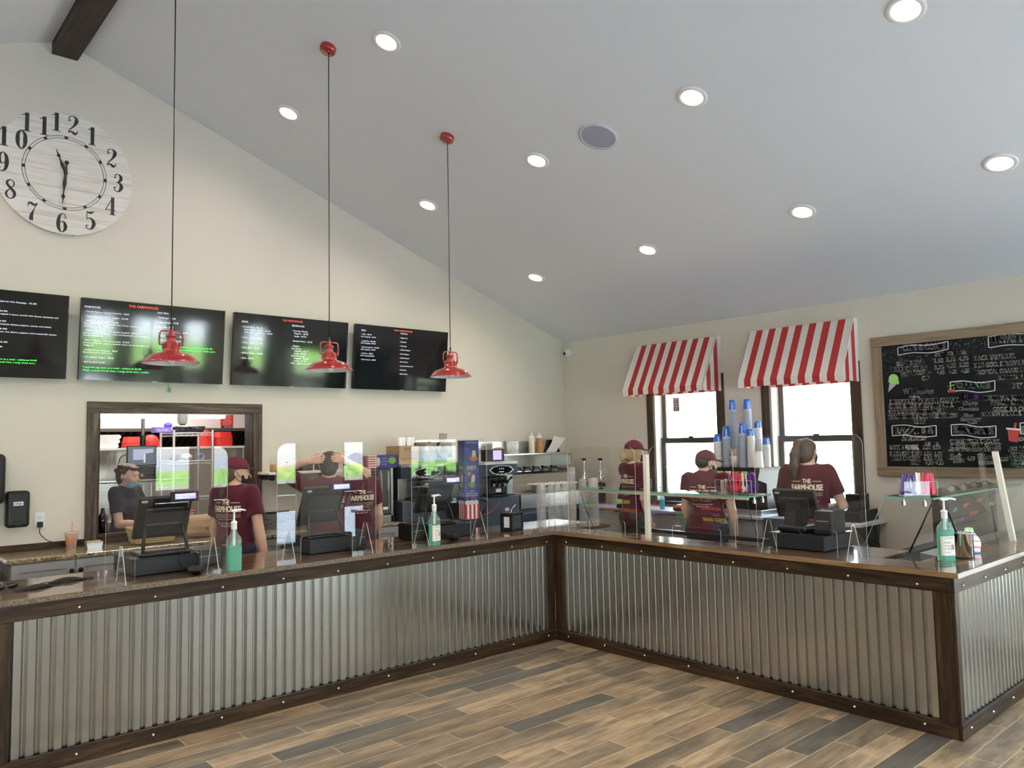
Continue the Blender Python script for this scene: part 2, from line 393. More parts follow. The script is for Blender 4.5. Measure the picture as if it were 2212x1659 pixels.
# window wall (openings: y0,y1,z0,z1)
WIN = [(-.075, .765, .985, 2.27), (-1.525, -.70, .985, 2.27), (-6.0, -4.3, .25, 2.3)]
def wall_x(x0, x1, ya, yb, z1, ops, name, m):
    mb = MB(); ys = yb
    for (a, b, c, d) in sorted(ops, key=lambda o: -o[0]):
        mb.box(x0, x1, b, ys, 0, z1); mb.box(x0, x1, a, b, 0, c); mb.box(x0, x1, a, b, d, z1); ys = a
    mb.box(x0, x1, ya, ys, 0, z1); return struct(mb.obj(name, m))
wall_x(XR, XR+.18, YF, YL, HE, WIN, 'wall_right', WALL)
# customer side: front wall with tall windows (the two leftmost invented, unseen, to add daylight) and a glass door, far gable side
FW = [(-6.8,-5.3,.6,2.5), (-4.7,-3.2,.6,2.5), (-1.25,-.68,.78,2.62), (-.44,.22,.78,2.62), (.48,.98,.1,2.62), (1.72,2.2,.1,2.62)]
mb = MB(); xs = XF
for (a, b, c, d) in FW:
    mb.prism([(xs, 0), (a, 0), (a, ceil_z(a))] + ([(RX, RZ)] if xs < RX < a else []) + [(xs, ceil_z(xs))], fy, YF-.15, YF)
    mb.prism([(a, 0), (b, 0), (b, c), (a, c)], fy, YF-.15, YF)
    mb.prism([(a, d), (b, d), (b, ceil_z(b))] + ([(RX, RZ)] if a < RX < b else []) + [(a, ceil_z(a))], fy, YF-.15, YF); xs = b
mb.prism([(xs, 0), (XR, 0), (XR, HE), (xs, ceil_z(xs))], fy, YF-.15, YF)
struct(mb.obj('wall_front', WALL))
struct(MB().box(XF-.18, XF, YF, YL, 0, HE).obj('wall_far', WALL))
for i, (a, b, c, d) in enumerate(FW):
    w = bpy.data.objects.new('window_%d' % (i+4), None); COL.objects.link(w); w['kind'] = 'structure'
    m = MB(); f_ = .05
    m.box(a, b, YF-.1, YF-.04, d-f_, d); m.box(a, b, YF-.1, YF-.04, c, c+f_); m.box(a, a+f_, YF-.1, YF-.04, c+f_, d-f_); m.box(b-f_, b, YF-.1, YF-.04, c+f_, d-f_)
    m.obj('frame', CASE['z'], w); B(a+f_, b-f_, YF-.075, YF-.07, c+f_, d-f_).obj('pane', PANE, w)
    portal('portal', ((a+b)/2, YF-.2, (c+d)/2), (-PI/2, 0, 0), b-a, d-c)
# right wall windows: casing, white return, dark sashes, panes
for i, (a, b, c, d) in enumerate(WIN):
    w = bpy.data.objects.new('window_%d' % (i+1), None); COL.objects.link(w); w['kind'] = 'structure'
    k = .092; m = MB()
    m.box(XR-.022, XR, b, b+k, c-.09, d+k, 0, .004); m.box(XR-.022, XR, a-k, a, c-.09, d+k, 0, .004); m.obj('casing', CASE['z'], w)
    m = MB(); m.box(XR-.022, XR, a, b, d, d+k, 0, .004); m.box(XR-.06, XR+.1, a, b, c-.03, c, 0, .004); m.obj('sill', CASE['y'], w)
    m = MB(); m.box(XR, XR+.1, b-.012, b, c, d-.012); m.box(XR, XR+.1, a, a+.012, c, d-.012); m.box(XR, XR+.1, a, b, d-.012, d)
    m.obj('jamb_return', pm('window_return', (.78,.76,.72), .6), w)
    m = MB(); zm = 1.655; s_ = .055
    for (x_, z0, z1) in ((XR+.125, zm-.03, d-.012), (XR+.10, c, zm+.03)):
        m.box(x_, x_+.035, a+.012, a+.012+s_, z0, z1); m.box(x_, x_+.035, b-.012-s_, b-.012, z0, z1)
        m.box(x_, x_+.035, a+.012+s_, b-.012-s_, z1-s_, z1); m.box(x_, x_+.035, a+.012+s_, b-.012-s_, z0, z0+s_)
    m.obj('sash', pm('dark_sash', (.045,.040,.033), .5), w)
    B(XR+.095, XR+.105, (a+b)/2-.03, (a+b)/2+.03, zm+.03, zm+.045, 0, .003).obj('sash_lock', BLK, w)
    m = MB(); m.box(XR+.14, XR+.143, a+.06, b-.06, zm, d-.05); m.box(XR+.115, XR+.118, a+.06, b-.06, c+.05, zm); m.obj('pane', PANE, w)
    portal('portal', (XR+.2, (a+b)/2, (c+d)/2), (0, PI/2, 0), d-c, b-a)
# pass-through frame
m = MB(); k = .085
m.box(PX0-k, PX1+k, YL-.02, YL, PZ1, PZ1+.09, 0, .003); m.obj('trim_1', FRAMEW['x'])['kind'] = 'structure'
for nm, a, b in (('trim_2', PX0-k, PX0), ('trim_3', PX1, PX1+k)):
    struct(B(a, b, YL-.02, YL, .93, PZ1, 0, .003).obj(nm, FRAMEW['z']))
m = MB(); m.box(PX0, PX0+.014, YL-.015, YL+WT, PZ0, PZ1); m.box(PX1-.014, PX1, YL-.015, YL+WT, PZ0, PZ1); struct(m.obj('trim_4', RAIL['z']))
m = MB(); m.box(PX0, PX1, YL-.03, YL+WT+.02, PZ0-.03, PZ0, 0, .004); struct(m.obj('trim_5', RAIL['x']))
# ridge beam
m = MB(); m.box(RX-.095, RX+.095, YF, YL, 4.90, RZ-.005, 0, .004); struct(m.obj('ridge_beam', BEAMW))
# kitchen shell
m = MB(); m.box(-6.1, .6, KY, KY+.1, 0, 2.6); struct(m.obj('wall_kitchen_back', WHITEWALL))
m = MB(); m.box(.6, .7, YL+WT, KY+.1, 0, 2.6); struct(m.obj('wall_kitchen_right', WHITEWALL))
m = MB(); m.box(-6.2, -6.1, YL+WT, KY+.1, 0, 2.6); struct(m.obj('wall_kitchen_left', WHITEWALL))
m = MB(); m.box(-6.2, .7, YL+WT, KY+.1, 2.6, 2.7); struct(m.obj('ceiling_kitchen', WHITEWALL))
# outdoors: paving, road, lawn seen in the reflections and through the windows
def ext(name, col, *b, r=.9):
    o = B(*b).obj(name, pm(name, col, r)); return struct(o)
ext('ground_paving', (.52,.58,.66), XF-6, XR+12, -14, YF-.15, -.12, -.02)
ext('ground_road', (.40,.43,.47), -40, 40, -29, -14, -.2, -.1)
ext('ground_lot_line', (.8,.78,.70), -40, 40, -21.3, -21, -.1, -.095)
ext('ground_kerb', (.75,.72,.66), -40, 40, -29.3, -29, -.2, .02)
ext('ground_lawn', (.13,.27,.05), -60, 60, -52, -29.3, -.2, 0)
ext('ground_far', (.46,.50,.54), -90, 90, -160, -52, -.2, -.02)
ext('ground_side', (.66,.64,.60), XR+.18, 40, -40, 40, -.2, -.1)

# outside the left side window: red wall, railing and a teal umbrella, washed out by the daylight
o = B(8.0, 8.3, 2.0, 3.95, -.1, 1.02).obj('garden_wall', pm('outdoor_red_wall', (.045,.016,.014), .9)); tag(o, 'low reddish wall outdoors behind the left window', 'wall')
t = thing('garden_railing', 'bluish railing outdoors, seen low in the left window', 'railing', (8.1, 0, -.1)); rl = pm('railing_blue', (.012,.022,.035), .6)
B(-.02, .02, 3.96, 6.2, 1.0, 1.06).obj('top_rail', pm('railing_red', (.04,.015,.018), .7), t); B(-.02, .02, 3.96, 6.2, .50, .54).obj('mid_rail', rl, t)
for k in range(7): B(-.025, .025, 4.1+.33*k, 4.15+.33*k, 0, 1.0).obj('post', rl, t)
t = thing('garden_umbrella', 'teal patio umbrella outdoors behind the left window', 'umbrella', (10.0, 4.35, -.1)); MB().cyl((0,0,0), (0,0,1.55), .025, n=10).obj('pole', rl, t); MB().lathe([(.9,1.28), (.45,1.46), (0,1.56)], n=16).obj('canopy', pm('umbrella_teal', (.008,.03,.03), .8), t)
t = thing('window_notice', 'small grey notice with white text stuck in the top of the left window', 'notice', (XR+.1375, .60, 1.985)); B(-.0008, 0, -.085, 0, 0, .155).obj('sheet', pm('notice_grey', (.10,.105,.115), .6), t)
m = MB(); f_ = lambda u, v: (-.0014, -u, v)
for i, (s_, w_) in enumerate((('DELIVERY', .032), ('NOT', .014), ('TAKEOUT OR', .036), ('COUNTER', .03), ('PICK UP', .02))): text(m, s_, f_, .0425-w_, .128-.027*i, .0425+w_, .015)
m.obj('notice_lettering', WHT, t, fix=False)

# ================================================================== SERVICE COUNTER
def corr_panel(u0, u1, z0, z1, fn, parent, pitch=.066, ph=0):
    """box-rib corrugated sheet; fn(u, depth, z)"""
    prof = [(0, 0), (.035, 0), (.0372, .0022), (.0450, .0155), (.0472, .018), (.0532, .018), (.0554, .0155), (.0632, .0022)]
    us = []; n = int((u1-u0)/pitch)+2
    for i in range(-1, n):
        for a, d in prof:
            u = u0+ph+i*pitch+a
            if u0 < u < u1: us.append((u, d))
    us = [(u0, .0)]+us+[(u1, .0)]
    mb = MB(); vs = []; fs = []
    for u, d in us: vs += [fn(u, d, z0), fn(u, d, z1)]
    for i in range(len(us)-1): fs.append((2*i, 2*i+2, 2*i+3, 2*i+1))
    mb.add(vs, fs); o = mb.obj('corrugated_panel', GALV, parent, fix=False)
    so = o.modifiers.new('thick', 'SOLIDIFY'); so.thickness = .0012; so.offset = 0; return o
def screws(parent, us, zs, fn):
    for z in zs:
        for u in us:
            mb = MB(); mb.sphere((0,0,0), (.0085, .0085, .0085), 12, 8); o = mb.obj('screw', SCREW, parent); o.location = fn(u, z)
def run(name, label, u0, u1, fn, ax, su, ph, stiles, car):
    """fn(u, d, z): d > 0 goes into the counter"""
    t = thing(name, label, 'counter')
    def bar(nm, a, b, z0, z1, d0, d1, m):
        p, q = fn(a, d0, z0), fn(b, d1, z1)
        return B(min(p[0],q[0]), max(p[0],q[0]), min(p[1],q[1]), max(p[1],q[1]), z0, z1, 0, .003).obj(nm, m, t)
    bar('top_rail', u0, u1, .796, .884, 0, .02, RAIL[ax]); bar('bottom_rail', u0, u1, 0, .087, 0, .02, RAIL[ax])
    ss = sorted(stiles)
    for a, b in ss: bar('stile', a, b, .087, .796, .001, .02, RAIL['z'])
    bar('carcass', car[0], car[1], .0, .86, .045, .12, BLKM)
    for (a, b), (c, d) in zip(ss[:-1], ss[1:]): corr_panel(b-.004, c+.004, .088, .795, fn_off(fn), t, ph=ph)
    screws(t, su, (.828, .048), lambda u, z: fn(u, -.002, z)); return t
def fn_off(fn): return lambda u, d, z: fn(u, .0215+d, z)
fl = lambda u, d, z: (u, d, z)
fr_ = lambda u, d, z: (d, -u, z)
fe = lambda u, d, z: (u, -3.16+d, z)
run('counter_base', 'long counter front of corrugated steel in dark boards, below the menu screens', -6.6, .0, fl, 'x',
    [-.09-.395*i for i in range(16)], .019, [(-6.6,-6.51), (-4.05,-3.96), (-.078, 0.0)], (-6.6, -.0))
run('counter_base', 'counter front of corrugated steel facing left, below the glass food guard', .0, 3.139, fr_, 'y',
    [.15+.402*i for i in range(8)], .010, [(.002,.09), (3.045,3.139)], (.05, 3.0))
run('counter_base', 'bluish corrugated counter end at the right edge, round the outer corner', .0, 2.395, fe, 'x',
    [.12+.36*i for i in range(7)], .02, [(.0,.058), (2.3,2.395)], (.125, 2.395))
# worktop: one continuous varnished wooden slab
t = thing('countertop', 'glossy varnished wooden worktop running along the whole L-shaped counter', 'countertop')
m = MB(); o_ = .028; zb = .885
m.box(-6.6, .70, -o_, .70, zb, CT, 0, .004); m.obj('worktop', TOPW, t)
m = MB(); m.box(-o_, .27, -3.19, -o_-.001, zb, CT, 0, .004); m.box(.271, .70, -2.66, -1.86, zb, CT, 0, .004); m.obj('worktop', TOPWY, t)
m = MB(); m.box(.272, 2.395, -3.19, -2.87, zb, CT, 0, .004); m.obj('worktop', TOPW, t)
EDGE = pm('dark_edge_band', (.16,.12,.085), .5); nt = EDGE.node_tree
nt.links.new(ramp(nt, noise(nt, ocoord(nt), 140, 4, .7), [(.4, (.07,.05,.035)), (.6, (.23,.175,.12))]), bs(EDGE).inputs['Base Color'])
m = MB(); m.box(-6.6, -o_-.002, -o_-.003, -o_, zb+.001, CT-.003); m.obj('edge_band', EDGE, t)
EDGE2 = wood('lit_edge_band', 'y', (.15,.08,.035), (.28,.17,.08), (.36,.24,.12), .5)  # orange-brown, lightened in the colour because this side catches the light
m = MB(); m.box(-o_-.003, -o_, -3.19, -o_-.003, zb+.001, CT-.003); m.obj('edge_band', EDGE2, t)
EDGE3 = wood('pale_edge_band', 'x', (.3,.27,.24), (.5,.46,.42), (.66,.62,.58), .5)  # paler than the other two edge bands
m = MB(); m.box(-o_, 2.395, -3.193, -3.19, zb+.001, CT-.003); m.obj('edge_band', EDGE3, t)

# ================================================================== CEILING LAMPS AND WALL THINGS
LENS = pm('lit_lens', (1,1,1), .5, emit=(1,.86,.66), es=14); RING = pm('lamp_ring', (.85,.83,.8), .5)
tilt = math.atan(SL)
def on_ceiling(o, x, y):
    o.location = (x, y, ceil_z(x)); o.rotation_euler = (0, tilt if x > RX else -tilt, 0)
def downlight(label):
    t = thing('recessed_downlight', label, 'ceiling light', group='recessed lights in the sloped ceiling')
    m = MB(); m.lathe([(.102, -.0005), (.102, -.006), (.094, -.011), (.076, -.011), (.070, -.004), (.070, -.0005)], n=36); m.obj('trim_ring', RING, t)
    m = MB(); m.lathe([(.0, -.0045), (.066, -.0045), (.0695, -.003)], n=32); m.obj('lens', LENS, t)
    l = bpy.data.lights.new('lamp', 'AREA'); l.shape = 'DISK'; l.size = .13; l.energy = 8.3; l.color = (1, .87, .72); l.spread = 2.6
    lo = bpy.data.objects.new('lamp', l); COL.objects.link(lo); lo.parent = t; lo.location = (0, 0, -.016); return t
pos = [(-1.86,-.34,'recessed light on the top row, just right of the middle pendant canopy'), (-1.86,1.19,'recessed light nearest the menu wall on the highest row, left of the middle pendant cord'),
       (-.43,1.19,'recessed light just left of the third pendant cord'), (-.43,-.34,'recessed light between the third pendant canopy and the round ceiling speaker'),
       (.997,1.21,'lowest recessed light, nearest the corner of the two walls'), (-.43,-1.86,'recessed light above and right of the round ceiling speaker'),
       (.997,-.32,'recessed light straight above the left striped awning'), (.997,-1.86,'recessed light straight above the right striped awning'),
       (-.43,-3.24,'largest recessed light, at the top right corner of the picture'), (.997,-3.24,'recessed light above the chalkboard at the right edge')]
d0 = None
for x, y, lb in pos:
    d0 = downlight(lb) if d0 is None else dup(d0, lb); on_ceiling(d0, x, y)
for x in (-1.86, -4.81, -6.24):
    for y in (-1.86, -3.6) if x > RX else (1.19, -.34, -1.86, -3.6): on_ceiling(dup(d0, 'recessed light out of the picture, high in the sloped ceiling'), x, y)
t = thing('ceiling_speaker', 'round grey speaker grille flush in the sloped ceiling', 'speaker')
m = MB(); m.lathe([(.150, -.0005), (.150, -.008), (.135, -.012), (.128, -.008)], n=40); m.obj('trim_ring', pm('speaker_rim', (.62,.62,.66), .6), t)
m = MB(); m.lathe([(0, -.0085), (.12, -.0085), (.129, -.007)], n=40); m.obj('grille', pm('speaker_mesh', (.36,.37,.46), .8), t); on_ceiling(t, -.422, -1.004)
# red barn pendants over the counter
def pendant(x, y, zs, label):
    t = thing('pendant_lamp', label, 'pendant lamp', (x, y, zs), group='red pendant lamps over the counter'); zc = ceil_z(x)-zs
    m = MB(); m.lathe([(0, -.042), (.05, -.042), (.058, -.036), (.058, 0.0)], n=28)
    c = m.obj('canopy', REDG, t); c.location = (0, 0, zc-.001); c.rotation_euler = (0, tilt, 0)
    MB().tube([(0, 0, .235), (.001, 0, zc*.5), (0, 0, zc-.03)], .0035, 6).obj('cord', BLK, t)
    m = MB(); m.lathe([(.165,0), (.166,.006), (.156,.014), (.144,.030), (.128,.045), (.108,.056), (.085,.064), (.060,.072), (.052,.078), (.052,.086), (.047,.096), (.046,.118), (.040,.128), (.030,.132),
                  (.026,.150), (.026,.160), (.034,.166), (.034,.170), (.018,.182), (.012,.196), (.010,.21)], n=44)
    for a in range(6):
        an = a*PI/3; m.box(-.006, .006, .040, .052, .088, .126, 0, .003, 1, Matrix.Rotation(an, 4, 'Z'))
    m.obj('shade', REDG, t)
    m = MB(); m.lathe([(.163,.001), (.154,.012), (.142,.027), (.126,.041), (.106,.052), (.083,.060), (.03,.066), (0,.066)], n=44); m.obj('shade_lining', INNERW, t)
    MB().tube([(-.052,0,.115), (-.068,0,.112), (-.070,0,.15), (-.068,0,.185), (-.058,0,.198), (-.02,0,.200), (.02,0,.200), (.058,0,.198), (.068,0,.185), (.070,0,.15), (.068,0,.112), (.052,0,.115)], .0055, 8).obj('bracket', REDG, t)
    MB().cyl((0,0,.196), (0,0,.238), .007, n=10).obj('cord_grip', BLK, t)
    MB().sphere((0,0,.026), (.026,.026,.032), 16, 10).obj('bulb', pm('frosted_bulb', (.8,.8,.78), .25), t); return t
pendant(-3.14, .115, 2.203, 'nearest red barn pendant lamp, in front of the second menu screen')
pendant(-2.064, .115, 2.208, 'middle red barn pendant lamp, in front of the third menu screen')
pendant(-.988, .125, 2.206, 'farthest red barn pendant lamp, overlapping the fourth menu screen')
# ------------------------------------------------------------------ wall clock
t = thing('wall_clock', 'large round whitewashed plank clock high on the menu wall showing half past eleven', 'clock', (-3.318, YL-.001, 3.925))
CW = wood('whitewashed_planks', 'x', (.62,.57,.50), (.76,.72,.66), (.84,.81,.76), .7); nt = CW.node_tree; b = bs(CW)
src = b.inputs['Base Color'].links[0].from_socket; tc_ = node(nt, 'ShaderNodeTexCoord'); sp = node(nt, 'ShaderNodeSeparateXYZ'); nt.links.new(tc_.outputs['Object'], sp.inputs[0])
ln = mth(nt, 'LESS_THAN', mth(nt, 'PINGPONG', mth(nt, 'DIVIDE', sp.outputs['Z'], .125), .5), .012)
nt.links.new(mixc(nt, mth(nt, 'MULTIPLY', ln, .6), src, (.22,.18,.15)), b.inputs['Base Color'])
R = .505; m = MB(); n = 80
m.add([(0, -.03, 0)]+[(R*math.cos(2*PI*i/n), -.03, R*math.sin(2*PI*i/n)) for i in range(n)], [(0, 1+i, 1+(i+1) % n) for i in range(n)])
m.add([(R*math.cos(2*PI*i/n), y_, R*math.sin(2*PI*i/n)) for y_ in (-.03, 0) for i in range(n)], [(i, (i+1) % n, n+(i+1) % n, n+i) for i in range(n)], 0, True)
m.obj('dial', CW, t)
INK = pm('clock_black', (.012,.011,.010), .6)
# numeral strokes: (x, y, width) on a unit-high digit
DG = {
 '1': [[(.05,.80,.03),(.16,.84,.03),(.27,.95,.05)], [(.31,.97,.17),(.31,.02,.17)], [(.10,.012,.03),(.52,.012,.03)]],
 '2': [[(.10,.74,.15),(.12,.70,.14)], [(.07,.72,.04),(.10,.90,.05),(.28,.97,.04),(.46,.86,.15),(.46,.68,.17),(.33,.45,.09),(.12,.22,.05),(.06,.08,.05)], [(.05,.06,.05),(.2,.13,.08),(.38,.05,.14),(.5,.08,.06),(.54,.22,.03)]],
 '3': [[(.11,.78,.15),(.12,.74,.14)], [(.08,.76,.04),(.14,.93,.05),(.28,.975,.04),(.43,.86,.14),(.42,.66,.14),(.24,.53,.03)], [(.22,.53,.03),(.42,.45,.13),(.47,.26,.18),(.36,.06,.10),(.24,.01,.04),(.1,.08,.05),(.06,.24,.05)], [(.10,.25,.15),(.11,.21,.14)]],
 '4': [[(.40,.97,.16),(.40,.02,.16)], [(.40,.96,.03),(.03,.29,.035),(.03,.27,.035)], [(.02,.27,.03),(.58,.27,.03)], [(.22,.012,.03),(.56,.012,.03)]],
 '5': [[(.10,.97,.03),(.09,.54,.03)], [(.10,.93,.05),(.28,.90,.12),(.48,.99,.03)], [(.09,.53,.03),(.22,.61,.05),(.40,.53,.12),(.48,.32,.17),(.38,.08,.11),(.24,.01,.04),(.1,.06,.05),(.05,.20,.05)], [(.10,.22,.15),(.11,.18,.14)]],
 '6': [[(.46,.80,.12),(.45,.76,.12)], [(.48,.80,.03),(.42,.94,.04),(.30,.975,.04),(.15,.82,.12),(.09,.45,.17),(.14,.15,.13),(.28,.01,.04),(.44,.14,.12),(.47,.32,.16),(.42,.50,.11),(.30,.58,.04),(.16,.46,.04)]],
 '7': [[(.06,.97,.03),(.05,.72,.03)], [(.06,.86,.05),(.18,.93,.11),(.36,.85,.12),(.52,.95,.04)], [(.53,.96,.03),(.36,.62,.04),(.24,.32,.14),(.22,.04,.18)]],
 '8': [[(.28,.975,.04),(.13,.88,.10),(.12,.72,.12),(.28,.54,.14),(.46,.36,.15),(.46,.14,.12),(.28,.01,.04),(.10,.12,.10),(.08,.30,.10),(.22,.48,.04),(.42,.68,.06),(.43,.86,.07),(.28,.975,.04)]],
 '9': [[(.10,.18,.14),(.11,.22,.14)], [(.07,.2,.03),(.14,.05,.04),(.26,.01,.04),(.41,.16,.12),(.47,.5,.17),(.42,.83,.13),(.28,.975,.04),(.12,.84,.12),(.09,.64,.16),(.14,.47,.11),(.26,.40,.04),(.40,.5,.04)]],
 '0': [[(.28,.975,.05),(.12,.80,.13),(.09,.5,.18),(.12,.2,.13),(.28,.01,.05),(.44,.2,.13),(.47,.5,.18),(.44,.8,.13),(.28,.975,.05)]]}
fc = lambda d: (lambda u, v: (u, -.0315-d, v))
for h in range(12):
    s_ = str(12 if h == 0 else h); an = PI/2-2*PI*h/12; m = MB(); H_ = .155; w_ = .15
    cx, cz = .412*math.cos(an), .412*math.sin(an); x0 = cx-w_*.75*len(s_)/2
    for i, ch in enumerate(s_):
        ox = x0+i*w_*.8
        for j, st in enumerate(DG[ch]):
            ribbon(m, [(ox+p[0]*H_*.88, cz-H_/2+p[1]*H_, max(p[2]*1.05 if ch != '8' else p[2]*.92, .04)*H_) for p in st], .01, fc(j*.0002), n=8 if len(st) > 2 else 1)
    m.obj('numeral', INK, t)
m = MB()
for rr in (.284, .304): ribbon(m, [(rr*math.cos(2*PI*i/72), rr*math.sin(2*PI*i/72)) for i in range(73)], .004, fc(0), n=1)
for h in range(12):
    a = 2*PI*h/12; ca, sa = math.cos(a), math.sin(a); ribbon(m, [(.282*ca, .282*sa), (.306*ca, .306*sa)], .026, fc(.0003), n=1)
m.obj('minute_ring', INK, t)
def hand(name, ang, L, tail, ww, y_):
    ca, sa = math.sin(ang), math.cos(ang); P = lambda l, w: (l*sa*0+l*ca+w*sa, l*sa-w*ca)
    m = MB(); out = [(-tail, .004), (0, .012), (L*.12, .010), (L*.34, ww), (L*.5, .006), (L*.66, .004), (L*.74, .014), (L*.8, .005), (L, .001)]
    pts = [P(l, w) for l, w in out]+[P(l, -w) for l, w in out[::-1]]
    m.prism(pts, lambda a, b, d: (a, d, b), y_, y_-.003)
    if tail > .06: m.cyl((*(lambda q: (q[0], y_, q[1]))(P(-tail-.01, 0)),), (*(lambda q: (q[0], y_-.003, q[1]))(P(-tail-.01, 0)),), .017, n=18)
    m.obj(name, INK, t)
hand('hour_hand', math.radians(-21), .195, .02, .015, -.036); hand('minute_hand', math.radians(184), .27, .075, .014, -.041)
MB().cyl((0,-.031,0), (0,-.048,0), .014, n=20).obj('centre_pin', INK, t)
